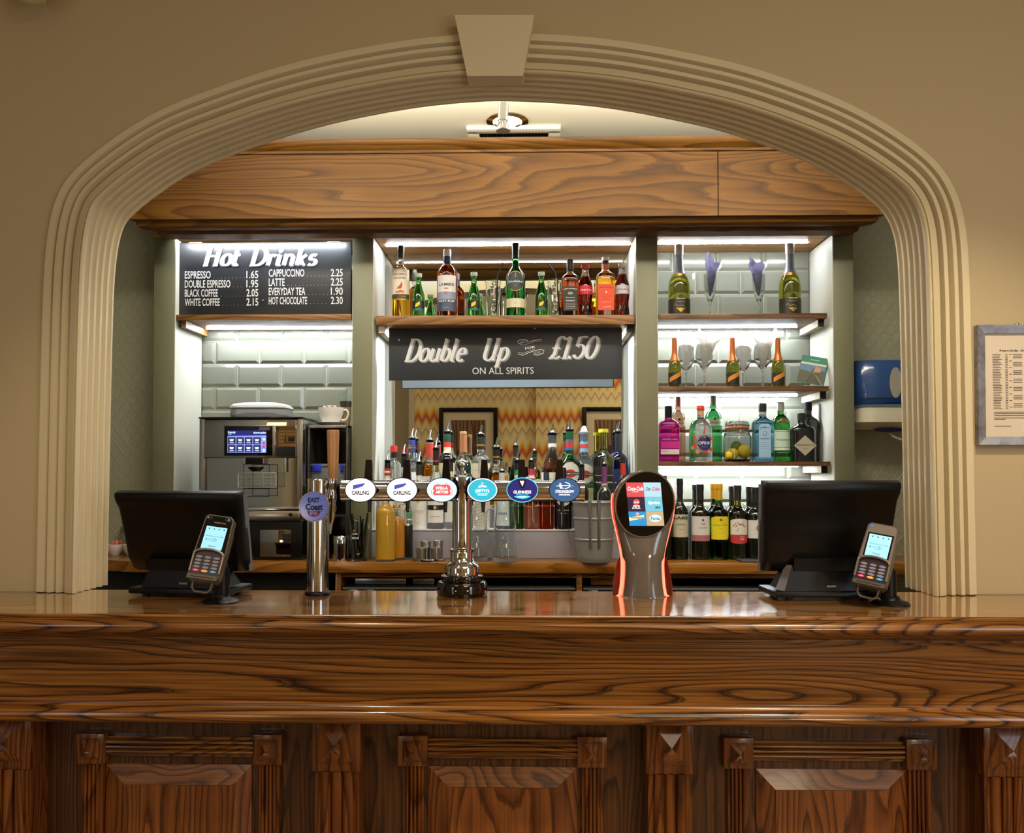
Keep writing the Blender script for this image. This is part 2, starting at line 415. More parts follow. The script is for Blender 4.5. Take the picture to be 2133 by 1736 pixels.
# the wall with its opening, front and back skin
def wall_skin(y, m, off):
    vs_, fs = [], []
    ztop = 2.9; L = len(arch)
    line = [(x + nx * off, z + nz * off) for (x, z), (nx, nz) in zip(arch, an)]
    for x, z in line: vs_.append((x, y, z))
    # outer ring of matching points around the rectangle
    cx, cz = (line[0][0] + line[-1][0]) / 2, 1.9
    for x, z in line:
        dx, dz = x - cx, max(z - cz, 0)
        if dz <= 0: ox, oz = (-RW if dx < 0 else RW), z
        else:
            k = min(RW / abs(dx) if abs(dx) > 1e-6 else 1e9, (ztop - cz) / dz if dz > 1e-6 else 1e9); ox, oz = cx + dx * k, cz + dz * k
            ox = max(-RW, min(RW, ox))
        vs_.append((ox, y, oz))
    for i in range(L - 1): fs.append((i, i + 1, L + i + 1, L + i))
    for i in range(L - 1):
        p, q = vs_[L + i], vs_[L + i + 1]
        if (abs(p[2] - ztop) < 1e-6) != (abs(q[2] - ztop) < 1e-6):
            vs_.append((-RW if p[0] < 0 else RW, y, ztop)); fs.append((L + i, L + i + 1, len(vs_) - 1))
    return vs_, fs
wb = MB(); v_, f_ = wall_skin(YW, WALLP, 0.05); wb.add(v_, f_, WALLP)
# corners above the last radial points, and the strip under the bar top level
wb.rect(-RW, RW, 0, 0.30, flat((0, YW, 2.9)), WALLP)
wb.box(-RW, arch[0][0] - .05, YW, YR, 0.0, ZC + .001, WALLP); wb.box(arch[-1][0] + .05, RW, YW, YR, 0.0, ZC + .001, WALLP)
BARW = paint('bar_side_paint', '#c2c2ba', 0.6)
v_, f_ = wall_skin(YR, BARW, 0.03); wb.add(v_, [tuple(reversed(f)) for f in f_], BARW)
wb.rect(-RW, RW, 0, 0.30, flat((0, YR, 2.9)), BARW)
struct(wb, 'wall_front')
# keystone
kb = MB(); yk = YT - 0.018
kt = [P(947, 31, yk), P(1113, 31, yk), P(1089, 158, yk), P(973, 158, yk)]
kv = [tuple(p) for p in kt] + [(p.x, YW + .004, p.z) for p in kt]
kb.add(kv, [(0, 3, 2, 1), (0, 1, 5, 4), (1, 2, 6, 5), (2, 3, 7, 6), (3, 0, 4, 7)], TRIMP)
struct(kb, 'trim_3')
# shell: floor, ceilings, side walls, rear wall with zigzag paper (seen in the mirror)
struct(MB().box(-RW, RW, -1.7, 3.8, -0.05, 0.0, FLOORM), 'floor')
struct(MB().box(-RW, RW, -1.7, YW, 3.0, 3.06, CEILP), 'ceiling')
struct(MB().box(-RW, RW, YR + .002, 3.8, ZCEIL, ZCEIL + .05, CEILP), 'ceiling_bar')
struct(MB().box(-RW - .05, -RW, -1.7, 3.8, 0, 3.06, WALLP), 'wall_left')
struct(MB().box(RW, RW + .05, -1.7, 3.8, 0, 3.06, WALLP), 'wall_right')
ZIG = mat('zigzag_paper', '#e0c48a', 0.75); ns, L, b = nodes(ZIG)
tc = N(ZIG, 'ShaderNodeTexCoord'); sp = N(ZIG, 'ShaderNodeSeparateXYZ'); L.new(tc.outputs['Object'], sp.inputs[0])
tri = math_(ZIG, 'PINGPONG', sp.outputs[0], 0.043)
u = math_(ZIG, 'FRACT', math_(ZIG, 'MULTIPLY', math_(ZIG, 'ADD', sp.outputs[2], math_(ZIG, 'MULTIPLY', tri, 1.7)), 2.7))
r = ramp(ZIG, u, [(0.0, '#e9d39a'), (0.12, '#dcb98a'), (0.16, '#b98a62'), (0.2, '#ecd7a0'), (0.36, '#e8c777'), (0.44, '#cfa25a'), (0.5, '#c2553a'), (0.56, '#cf6a3e'), (0.64, '#e59a3c'), (0.74, '#efc264'), (0.86, '#f0dc9c'), (1.0, '#e9d39a')])
L.new(r.outputs[0], b.inputs['Base Color'])
struct(MB().box(-1.24, RW, -1.70, -1.60, 0, 3.0, ZIG).box(0.06, RW, -1.60, -1.55, 0, 3.0, ZIG), 'wall_rear')
rl = MB().box(-RW, -1.24, -1.75, -1.66, 0, 3.0, WALLP); struct(rl, 'wall_rear_side')
struct(MB().box(-1.30, -1.24, -1.665, -1.58, 0, 3.0, TRIMP), 'trim_4')

# wallpaper behind the bar: embossed ogee lattice
OG = mat('ogee_paper', '#a09f84', 0.45); ns, L, b = nodes(OG)
tc = N(OG, 'ShaderNodeTexCoord'); sp = N(OG, 'ShaderNodeSeparateXYZ'); L.new(tc.outputs['Object'], sp.inputs[0])
wx, wz = 0.047, 0.064
sx_ = math_(OG, 'MULTIPLY', sp.outputs[0], 1 / wx); sz_ = math_(OG, 'MULTIPLY', sp.outputs[2], 2 * PI / wz)
sn = math_(OG, 'MULTIPLY', math_(OG, 'SINE', sz_), 0.25)
def dist(e): return math_(OG, 'ABSOLUTE', math_(OG, 'SUBTRACT', math_(OG, 'FRACT', e), 0.5))
l1 = dist(math_(OG, 'ADD', sx_, sn)); l2 = dist(math_(OG, 'ADD', math_(OG, 'SUBTRACT', sx_, sn), 0.5))
mn = math_(OG, 'MINIMUM', l1, l2); rr_ = ramp(OG, mn, [(0.0, 1.0), (0.09, 0.9), (0.14, 0.0), (0.2, 0.25)])
bp = N(OG, 'ShaderNodeBump', i_Strength=0.55, i_Distance=0.004); L.new(rr_.outputs[0], bp.inputs['Height']); L.new(bp.outputs[0], b.inputs['Normal'])
struct(MB().box(-RW, RW, 3.80, 3.86, 0, 3.0, GREYP), 'wall_back')
yq = 3.56
x1, x4 = X(317, YN), X(1780, YN)
struct(MB().box(-RW, x1 + .001, yq, 3.80, 0, ZCEIL, OG), 'wall_paper_left')
struct(MB().box(x4 - .001, RW, yq, 3.80, 0, ZCEIL, OG), 'wall_paper_right')

# bevelled metro tiles at the back of the outer niches
TILE = mat('grey_tile', '#777b6e', 0.12, coat=0.3); GROUT = mat('grout', '#a9aa9f', 0.8)
def tiles(x0, x1, z0, z1, xj, zj, tw=0.1985, th=0.1015, bev=0.013):
    mb = MB().box(x0, x1, YB + .004, YB + .02, z0, z1, GROUT); g = 0.0012
    j0 = math.floor((z0 - zj) / th)
    for j in range(j0, math.ceil((z1 - zj) / th)):
        za, zb = zj + j * th + g, zj + (j + 1) * th - g
        sh = (j % 2) * tw / 2
        i0 = math.floor((x0 - xj - sh) / tw)
        for i in range(i0, math.ceil((x1 - xj - sh) / tw) + 1):
            xa, xb = xj + sh + i * tw + g, xj + sh + (i + 1) * tw - g
            ca, cb, zc, zd = max(xa, x0), min(xb, x1), max(za, z0), min(zb, z1)
            if cb - ca < .004 or zd - zc < .004: continue
            ia, ib = (xa + bev if xa >= x0 else ca), (xb - bev if xb <= x1 else cb)
            ic, id_ = (za + bev if za >= z0 else zc), (zb - bev if zb <= z1 else zd)
            if ib <= ia or id_ <= ic: continue
            ye, yf = YB + .004, YB - .003
            mb.add([(ca, ye, zc), (cb, ye, zc), (cb, ye, zd), (ca, ye, zd), (ia, yf, ic), (ib, yf, ic), (ib, yf, id_), (ia, yf, id_)],
                   [(4, 5, 6, 7), (0, 1, 5, 4), (1, 2, 6, 5), (2, 3, 7, 6), (3, 0, 4, 7)], TILE)
    return mb
pil = [(317, 361), (733, 775), (1327, 1371), (1739, 1781)]
px_ = [(X(a, YN), X(b_, YN)) for a, b_ in pil]
ZH = Z(487, YN, 1066) - 0.004
struct(tiles(px_[0][1] + .002, px_[1][0] - .002, ZB, ZH, P(494, 760, YB).x, P(500, 711, YB).z), 'wall_niche_tiled_left')
struct(tiles(px_[2][1] + .002, px_[3][0] - .002, ZB, ZH, P(1545, 900, YB).x, P(1500, 709, YB).z), 'wall_niche_tiled_right')

# ------------------------------------------------------------------ bar ceiling: downlight, spot, vent
t = thing('recessed_downlight', 'round recessed ceiling light behind the small chrome spot', 'ceiling light', P(1057, 243, 3.09))
t.location.z = ZCEIL
MB().lathe([(0.075, -.001), (0.078, -.006), (0.055, -.008), (0.052, -.003)], STEELP, seg=32, cap=False).build('trim_ring', t)
MB().lathe([(0.0, -.004), (0.052, -.003)], led('downlight_lamp', '#fff2d8', 9), seg=32, cap=False).build('lamp', t)
t = thing('spot_lamp', 'small chrome spotlight hanging under the top of the arch', 'spotlight', P(1047, 252, 2.52))
MB().cyl((0, 0, .0), (0.003, 0, .052), .0155, STEELP, seg=20).build('barrel', t)
MB().cyl((0, 0, .053), (0, 0, .085), .005, STEEL).box(-.03, .03, -.03, .03, .085, .09, STEEL).build('stem', t)
b = MB()
for k in range(16):
    a = 2 * PI * k / 16; c, s_ = math.cos(a), math.sin(a)
    b.cyl((.013 * c, .013 * s_, -.006), (.0195 * c + .003, .0195 * s_, -.028), .0022, STEELP, seg=6)
b.lathe([(.0135, -.012), (.0135, .004)], STEELP, seg=20).lathe([(.022, -.031), (.0215, -.027), (.013, -.008)], STEEL, cx=.002, seg=20)
b.build('lamp_head', t)
# the spot hangs from the soffit on a long stem
ztop = max(z for _, z in arch) + .0
t.children[1].scale = (1, 1, 1)
v = thing('ceiling_vent', 'white framed air vent in the ceiling above the wooden canopy', 'vent', (P(1070, 274, 3.18).x, 3.21, ZCEIL))
hw = M(97, 3.2)
MB().box(-hw, -hw + .045, -.05, .09, -.014, 0, CEILP, .002).box(hw - .045, hw, -.05, .09, -.014, 0, CEILP, .002).box(-hw, hw, -.075, -.03, -.014, 0, CEILP, .002).build('frame', v)
b = MB().box(-hw + .04, hw - .04, -.03, .09, -.004, -.001, BLACKM)
for k in range(22): b.box(-hw + .05 + k * (2 * hw - .1) / 21 - .002, -hw + .05 + k * (2 * hw - .1) / 21 + .002, -.03, .09, -.010, -.004, STEEL)
b.build('grille', v)
# wall lamp above the frame: only the bottom of its shade shows
w = thing('wall_lamp', 'cream bowl shade of a wall lamp at the top of the wall', 'wall lamp', (X(45, 2.2), YW - .09, P(45, -8, 2.2).z))
MB().lathe([(0, -.012), (.022, -.009), (.038, .0), (.046, .03), (.044, .07)], TRIMP, seg=28).build('lamp_shade', w)
MB().box(-.015, .015, .04, .09, .05, .08, TRIMP, .004).build('bracket', w)
# ------------------------------------------------------------------ the bar counter
XL, XR = -RW + .02, RW - .02
def profile_bar(mb, pts, m, x0=XL, x1=XR):
    vs_ = [(x, y, z) for x in (x0, x1) for y, z in pts]; n = len(pts)
    return mb.add(vs_, [(i, i + 1, n + i + 1, n + i) for i in range(n - 1)], m, True)
def yz(py, Y): return (Y, P(1066, py, Y).z)
ct = thing('counter_slab', 'polished oak bar top running under the arch', 'bar top', (0, 0, 0))
mb = MB().box(XL, XR, YC0 + .004, YC1, ZC - .03, ZC, OAKTOP)
mb.build('top_board', ct)
nose = [(YC0 + .012, ZC - .0002), (YC0 + .003, ZC - .001), (YC0, ZC - .004), (YC0, ZC - .0075), (YC0 + .004, ZC - .010), (YC0 + .010, ZC - .0108)]
za = ZC - .011
nose += [(YC0 + .004, za - .002), (YC0 - .004, za - .007), (YC0 - .008, za - .014), (YC0 - .008, za - .022), (YC0 - .003, za - .030), (YC0 + .008, za - .034), (YC0 + .03, za - .035)]
profile_bar(MB(), nose, OAK).build('nosing', ct)
bc = thing('bar_counter', 'long dark oak bar front with fluted pilasters and raised panels', 'bar counter', (0, 0, 0))
YF = 2.012
co = [(YC0 + .03, za - .033), (YC0 + .034, za - .040), (YC0 + .045, za - .047), (YF - .012, za - .053), (YF - .012, za - .059), (YF - .006, za - .060), (YF - .005, za - .066), (YF, za - .068)]
profile_bar(MB(), co, OAK).build('cornice_moulding', bc)
zf0, zf1 = Z(1469, YF), za - .066
MB().box(XL, XR, YF, YF + .05, zf0 - .01, zf1 + .03, OAK).build('fascia_board', bc)
b0 = Z(1510, YF - .02)
bead = [(YF, zf0 + .002), (YF - .010, zf0 + .001), (YF - .012, zf0 - .003), (YF - .017, zf0 - .006)]
for k in range(9):
    a = PI * (.5 - k / 8 * .95); bead.append((YF - .022 - .014 * math.cos(a), (zf0 + b0) / 2 - .003 + .017 * math.sin(a)))
bead += [(YF - .018, b0), (YF + .10, b0 - .001)]
profile_bar(MB(), bead, OAK).build('lower_moulding', bc)
YP = 2.125      # backing boards
zt = b0 + .002
MB().box(XL, XR, YP, YP + .03, 0.0, zt + .02, OAKV2).build('backing_board', bc)
def pyramid(mb, x0, x1, z0, z1, y, d, m):
    cx, cz = (x0 + x1) / 2, (z0 + z1) / 2
    v = [(x0, y, z0), (x1, y, z0), (x1, y, z1), (x0, y, z1), (cx, y - d, cz)]
    mb.add(v, [(1, 2, 4), (3, 0, 4)], m); return mb.add(v, [(0, 1, 4), (2, 3, 4)], OAKV)
def reeds(mb, x0, x1, z0, z1, y, n, m, vert=True, dep=.009, fillet=.12):
    w = (x1 - x0 if vert else z1 - z0); pr_ = []
    f = w * fillet; wr = (w - 2 * f) / n
    y -= .0015; pr_ += [(0, 0), (f, 0)]
    for k in range(n):
        for j in range(0, 9):
            a = PI * j / 8; pr_.append((f + wr * k + wr * (.5 - .47 * math.cos(a)), dep * math.sin(a) - (.001 if j in (0, 8) else 0)))
    pr_ += [(w - f, 0), (w, 0)]
    q = len(pr_); vs_ = []
    for e in (0, 1):
        for a, d in pr_: vs_.append((x0 + a, y - d, (z0, z1)[e]) if vert else ((x0, x1)[e], y - d, z0 + a))
    return mb.add(vs_, [(i, i + 1, q + i + 1, q + i) for i in range(q - 1)], m, True)
# pilasters
for cx in (14, 700, 1396, 2099):
    Yp = 2.045; x0, x1 = X(cx - 50, Yp, 1560), X(cx + 50, Yp, 1560)
    zb_ = Z(1612, Yp)
    p = MB().box(x0 + .006, x1 - .004, Yp + .012, YP, 0, zb_, OAKV); reeds(p, x0 + .006, x1 - .004, 0, zb_ + .001, Yp + .012, 3, OAKV, dep=.014); p = p.build('pilaster', bc)
    rb = MB().box(x0, x1, Yp, Yp + .07, zb_, zt - .002, OAKV, .003); pyramid(rb, x0 + .016, x1 - .016, zb_ + .020, zt - .016, Yp - .001, .024, OAKV)
    rb.build('rosette', p)
for (xa, xb, xc, xd, pa, pb, ia, ib) in ((155, 217, 526, 587, 222, 525, 258, 485), (828, 890, 1203, 1265, 893, 1202, 934, 1160), (1508, 1570, 1888, 1952, 1574, 1888, 1616, 1848)):
    Yf = YP - .028
    zb0, zb1 = Z(1599, Yf), Z(1535, Yf)
    fr = MB(); reeds(fr, X(xb, Yf, 1560), X(xc, Yf, 1560), Z(1585, Yf), Z(1544, Yf), YP - .012, 3, OAK, False, .010)
    fr.box(X(xb, Yf, 1560), X(xc, Yf, 1560), YP - .012, YP, Z(1585, Yf), Z(1544, Yf), OAK)
    fr = fr.build('reeded_rail', bc)
    for (u0, u1) in ((xa, xb), (xc, xd)):
        a, b_ = X(u0, Yf, 1560), X(u1, Yf, 1560)
        cb = MB().box(a, b_, Yf, YP, zb0, zb1, OAKV, .002)
        cb.add([(a + .012, Yf - .0005, zb0 + .012), (b_ - .012, Yf - .0005, zb0 + .012), (b_ - .012, Yf - .0005, zb1 - .012), (a + .012, Yf - .0005, zb1 - .012)], [(0, 1, 2, 3)], OAKV2)
        pyramid(cb, a + .014, b_ - .014, zb0 + .014, zb1 - .014, Yf - .001, .015, OAKV)
        cb.build('corner_block', bc)
        st = MB().box(a + .012, b_ - .010, YP - .012, YP, 0, zb0, OAKV); reeds(st, a + .012, b_ - .010, 0, zb0, YP - .012, 4, OAKV, dep=.009); st.build('reeded_stile', bc)
    x0, x1, z1 = X(pa, YP, 1650), X(pb, YP, 1650), Z(1597, YP)
    xi, xj_, zi = X(ia, YP - .03, 1650), X(ib, YP - .03, 1650), Z(1642, YP - .03)
    ye, yi = YP - .004, YP - .032
    rp = MB().add([(xi, yi, 0), (xj_, yi, 0), (xj_, yi, zi), (xi, yi, zi)], [(0, 1, 2, 3)], PANEL)
    rp.add([(xi, yi + .004, 0), (xi, yi + .004, zi), (xj_, yi + .004, zi), (xj_, yi + .004, 0), (xi, yi, 0), (xi, yi, zi), (xj_, yi, zi), (xj_, yi, 0)], [(0, 4, 5, 1), (1, 5, 6, 2), (2, 6, 7, 3)], PANEL)
    rp.add([(x0, ye, 0), (x0, ye, z1), (xi, yi + .004, zi), (xi, yi + .004, 0)], [(0, 3, 2, 1)], PANEL).add([(x1, ye, 0), (x1, ye, z1), (xj_, yi + .004, zi), (xj_, yi + .004, 0)], [(0, 1, 2, 3)], PANEL)
    rp.add([(x0, ye, z1), (x1, ye, z1), (xj_, yi + .004, zi), (xi, yi + .004, zi)], [(0, 3, 2, 1)], PANELH)
    rp.add([(x0, YP, z1), (x1, YP, z1), (x1, ye, z1), (x0, ye, z1)], [(0, 1, 2, 3)], PANELH)
    rp.build('raised_panel', bc)

# ------------------------------------------------------------------ back bar: posts, canopy, worktop, riser, shelves, mirror
bb = thing('back_bar_unit', 'grey green back bar frame of four posts with lit niches', 'back bar', (0, 0, 0))
for (a, b_) in px_:
    MB().box(a, b_, YN, YB + .02, ZB + .001, ZH - .006, GREYP, .002).build('post', bb)
MB().box(px_[0][0], px_[3][1], YB + .025, YB + .06, 0.6, ZH - .01, GREYP).build('back_panel', bb)
SOFF = wood('soffit_oak', '#d6a566', '#c8954f', '#a87538', 'X', 1.0, 7.0, 0.5, 0.4, 0.15, 0.12, 5.4, 6.0, 0.7)
LINE_ = paint('niche_lining_paint', '#cfd0c2', 0.45, 0.02)
for k, s_ in ((0, 1), (1, 0), (1, 1), (2, 0), (2, 1), (3, 0)):
    x = px_[k][s_]; MB().box(x if s_ else x - .0018, x + .0018 if s_ else x, YN + .003, YB - .008, ZB + .001, ZH - .007, LINE_).build('niche_lining', bb)
cn = thing('wooden_canopy', 'varnished pine canopy with stepped mouldings above the back bar', 'canopy', (0, 0, 0))
Yc = 3.18
zc0, zc1 = Z(452, Yc), Z(318, Yc)
MB().box(X(270, Yc, 450), X(1495, Yc, 450), Yc, Yc + .03, zc0, zc1 + .01, PINE).box(X(1497, Yc, 450), X(1843, Yc, 450), Yc, Yc + .03, zc0, zc1 + .01, PINE).build('fascia_board', cn)
tp = [(Yc, zc1 - .002), (Yc - .008, zc1), (Yc - .010, zc1 + .008), (Yc - .004, zc1 + .011), (Yc - .012, zc1 + .016), (Yc - .024, zc1 + .024), (Yc - .032, zc1 + .034), (Yc - .034, zc1 + .046), (Yc + .05, zc1 + .046)]
profile_bar(MB(), tp, PINE, X(180, Yc, 450), X(1930, Yc, 450)).build('top_moulding', cn)
# lower mouldings step back to the posts, their ends mitred
e0, e1 = X(272, Yc, 450), X(1841, Yc, 450)
lw = [(Yc + .001, zc0 + .001, 0.0), (Yc + .02, zc0 - .001, .02), (Yc + .022, zc0 - .012, .02), (Yc + .03, zc0 - .02, .03), (Yc + .05, zc0 - .024, .05), (Yc + .10, zc0 - .018, .10), (Yc + .102, zc0 - .03, .10), (Yc + .16, zc0 - .034, .12), (YN - .004, ZH + .002, .125), (YN - .004, ZH - .004, .125), (YN + .01, ZH - .004, .13)]
q = len(lw); mb = MB(); k_ = 0.55
mb.add([(e0 + d * k_, y, z) for y, z, d in lw] + [(e1 - d * k_, y, z) for y, z, d in lw], [(i, i + 1, q + i + 1, q + i) for i in range(q - 1)], PINE, True)
mb.add([(e0 + d * k_, y, z) for y, z, d in lw] + [(e0 + .1, YN + .01, zc0 + .02), (e0, Yc, zc0 + .02)], [tuple(reversed(range(q + 2)))], PINE)
mb.add([(e1 - d * k_, y, z) for y, z, d in lw] + [(e1 - .1, YN + .01, zc0 + .02), (e1, Yc, zc0 + .02)], [tuple(range(q + 2))], PINE)
mb.build('lower_moulding', cn)
MB().box(px_[0][0], px_[3][1], YN - .002, YB, ZH - .003, ZH + .03, SOFF).build('soffit', cn)

wt = MB()
yf = 3.236; xa, xb = px_[0][0] - .62, RW - .05
wt.box(px_[0][0] + .02, xb, yf, YB + .02, ZB - .042, ZB, BACKTOP, .003)
pl = [(px_[0][0] + .03, YB - .14), (xa, YB - .14), (xa, yf + .14), (xa + .3, yf + .10), (px_[0][0] - .10, yf + .045), (px_[0][0] + .03, yf + .001)]
n = len(pl)
wt.add([(x, y, ZB) for x, y in pl] + [(x, y, ZB - .042) for x, y in pl], [tuple(reversed(range(n))), tuple(range(n, 2 * n))] + [(i, (i + 1) % n, n + (i + 1) % n, n + i) for i in range(n)], BACKTOP)
wt = wt.build('back_worktop', fix=True); tag(wt, 'long oak worktop of the back bar under the niches', 'worktop')
uc = thing('under_counter_cabinet', 'dark open base under the back worktop with oak dividers', 'base unit', (0, 0, 0))
MB().box(-RW + .1, RW - .1, YB - .1, YB - .08, 0, ZB - .045, BLACKM).build('back_panel', uc)
for u in (706, 1206, 1700): MB().box(X(u - 6, 3.27), X(u + 6, 3.27), 3.262, YB - .1, 0, ZB - .043, BACKTOP, .002).build('divider', uc)
MB().box(X(706, 3.27), xb, 3.268, 3.30, ZB - .062, ZB - .042, OAK).build('rail', uc)
MB().box(-RW + .1, X(640, 3.3), 3.30, 3.32, 0, ZB - .05, BLACKM).build('side_panel', uc)
def fridge(u0, u1, label):
    x0, x1 = X(u0, 3.28), X(u1, 3.28); z1 = Z(1222, 3.28)
    t = thing('bottle_fridge', label, 'fridge', ((x0 + x1) / 2, 3.28, 0)); w = (x1 - x0) / 2
    MB().box(-w, w, .02, .28, .05, z1, BLACK, .004).build('cabinet', t)
    MB().box(-w, w, -.008, .02, .05, z1 - .004, BLACKG, .003).box(-w, w, -.014, -.006, z1 - .012, z1 - .003, GREYPL, .002).build('door', t)
    sx = -w + M(20, 3.28); MB().box(sx - .016, sx + .02, -.0095, -.008, z1 - .03, z1 - .012, PAPER).box(sx - .016, sx - .004, -.0100, -.008, z1 - .03, z1 - .012, mat('teal_print', '#4fae93', .6)).build('sticker', t)
    return t
fridge(716, 1198, 'black under-counter fridge behind the tap tower base'); fridge(1214, 1690, 'black under-counter fridge behind the drinks dispenser')
for u0, u1, lb in ((742, 848, 'flat steel tray on the fridge beside the oak divider'), (862, 906, 'small steel tray on the fridge by the tap tower base')):
    tag(MB().box(X(u0, 3.33), X(u1, 3.33), 3.31, 3.45, Z(1222, 3.28) + .001, Z(1204, 3.33), STEEL, .004).build('steel_tray'), lb, 'tray')
tag(MB().box(X(1229, 3.33), X(1300, 3.33), 3.31, 3.40, Z(1222, 3.28) + .001, Z(1201, 3.33), BACKTOP, .006).build('wooden_board'), 'wooden board under the worktop behind the drinks dispenser', 'board')

# bottle riser under the mirror: two tiers
RY, RZ1, RZ2 = 3.385, Z(1102, 3.43), EYE - .140
rx0, rx1 = px_[1][1] + .002, px_[2][0] - .002
RISER = paint('riser_grey', '#9a98a4', 0.5)
rs = thing('bottle_riser', 'pale grey riser with a white top along the front of the pouring bottles', 'riser', (0, RY, ZB))
MB().box(rx0, rx1, .003, .0985, .001, RZ1 - .004 - ZB, RISER).build('riser_box', rs); MB().box(rx0, rx1, 0, .0985, RZ1 - .004 - ZB, RZ1 - ZB, mat('white_laminate', '#e6e7ea', .3)).build('top_edge', rs)
rs = thing('bottle_riser', 'taller grey riser against the mirror under the back row of bottles', 'riser', (0, RY + .10, ZB))
MB().box(rx0, rx1, 0, YB - .012 - RY - .10, .001, RZ2 - ZB, RISER).build('riser_box', rs)
mr = thing('bar_mirror', 'mirror filling the back of the middle niche', 'mirror', (0, 0, 0))
MB().box(rx0, rx1, YB - .006, YB, ZB + .05, ZH - .004, MIRROR).build('glass', mr)

# shelves
def shelf(name, u0, u1, py0, py1, y0, m, label, group=None):
    x0, x1 = X(u0, y0, py0), X(u1, y0, py0); z1, z0 = Z(py0, y0), Z(py1, y0)
    t = thing(name, label, 'shelf', ((x0 + x1) / 2, y0, z0), group=group); w = (x1 - x0) / 2
    MB().box(-w, w, 0, YB - y0 - .012, 0, z1 - z0, m, .0015).build('board', t)
    return t, z1, z0
LEDW = led('led_cold', '#f0f7ff', 150.0); LEDM = led('led_mirror', '#f0f7ff', 300.0); LEDY = led('led_warm', '#fff0d2', 14.0); LEDB = led('led_chip', '#ffffff', 40.0)
def led_strip(x0, x1, y, z, label, m, beads=True, w=.007):
    t = thing('led_strip', label, 'light strip', ((x0 + x1) / 2, y, z)); hw = (x1 - x0) / 2
    MB().box(-hw, hw, -w / 2, w / 2, -.0022, 0, m).build('diffuser', t)
    return t
sh = {}
sh['hot'] = shelf('niche_shelf', 366, 731, 653, 664, YN + .006, SHELF, 'oak shelf under the hot drinks board')
sh['mid'] = shelf('niche_shelf', 783, 1322, 657, 676, YN + .015, SHELF, 'oak shelf of whisky and mixer bottles above the price banner')
sh['r1'] = shelf('niche_shelf', 1372, 1723, 655, 666, YN + .02, SHELFD, 'brown shelf carrying two large sparkling wine bottles')
sh['r2'] = shelf('niche_shelf', 1372, 1727, 806, 816, YN + .02, SHELFD, 'brown shelf carrying wine glasses with white napkins')
sh['r3'] = shelf('niche_shelf', 1372, 1730, 962, 971, YN + .02, SHELFD, 'brown shelf carrying gin bottles and the lemon jar')
for k, m_ in (('mid', SHELF), ('r1', WHITE), ('r2', WHITE), ('r3', WHITE)):
    t, z1, z0 = sh[k]; w = max(v.co.x for v in t.children[0].data.vertices)
    MB().box(w - .028, w - .006, .03, YB - YN - .03, -.028, -.0005, CEILP).box(w - .028, w - .004, .024, .03, -.03, -.0005, BLACKM).build('bracket', t)
    if k == 'mid': MB().box(-w + .006, -w + .028, .03, YB - YN - .03, -.028, -.0005, CEILP).build('bracket', t)
t, z1, z0 = sh['hot']; w = max(v.co.x for v in t.children[0].data.vertices)
MB().box(-w + .012, -w + .035, .02, YB - YN - .03, -.028, -.0005, SHELF).box(-w + .010, -w + .016, .012, .02, -.028, -.0005, BLACKM).build('bracket', t)
g = 'strip'
led_strip(px_[0][1] + .004, px_[1][0] - .03, YN + .002, ZH - .004, 'thin light strip along the top of the hot drinks board', LEDW)
led_strip(px_[1][1] + .03, px_[2][0] - .01, 3.54, ZH - .004, 'thin light strip in the soffit over the whisky shelf', LEDW)
led_strip(px_[2][1] + .004, px_[3][0] - .06, 3.53, ZH - .004, 'thin light strip in the soffit over the sparkling wine', LEDW)
led_strip(px_[0][1] + .05, px_[1][0] - .004, YB - .075, sh['hot'][2] - .001, 'thin light strip under the hot drinks shelf', LEDW, w=.011)
led_strip(px_[1][1] + .05, px_[2][0] - .05, 3.545, sh['mid'][2] - .001, 'thin light strip over the hanging price banner', LEDM, w=.012)
led_strip(px_[2][1] + .004, px_[3][0] - .08, YB - .075, sh['r1'][2] - .001, 'thin light strip above the napkin glasses', LEDW, w=.011)
led_strip(px_[2][1] + .004, px_[3][0] - .08, YB - .075, sh['r2'][2] - .001, 'thin light strip above the gin bottles', LEDW, w=.011)
led_strip(px_[2][1] + .004, px_[3][0] - .08, YB - .075, sh['r3'][2] - .001, 'thin light strip above the wine bottles', LEDW, w=.011)
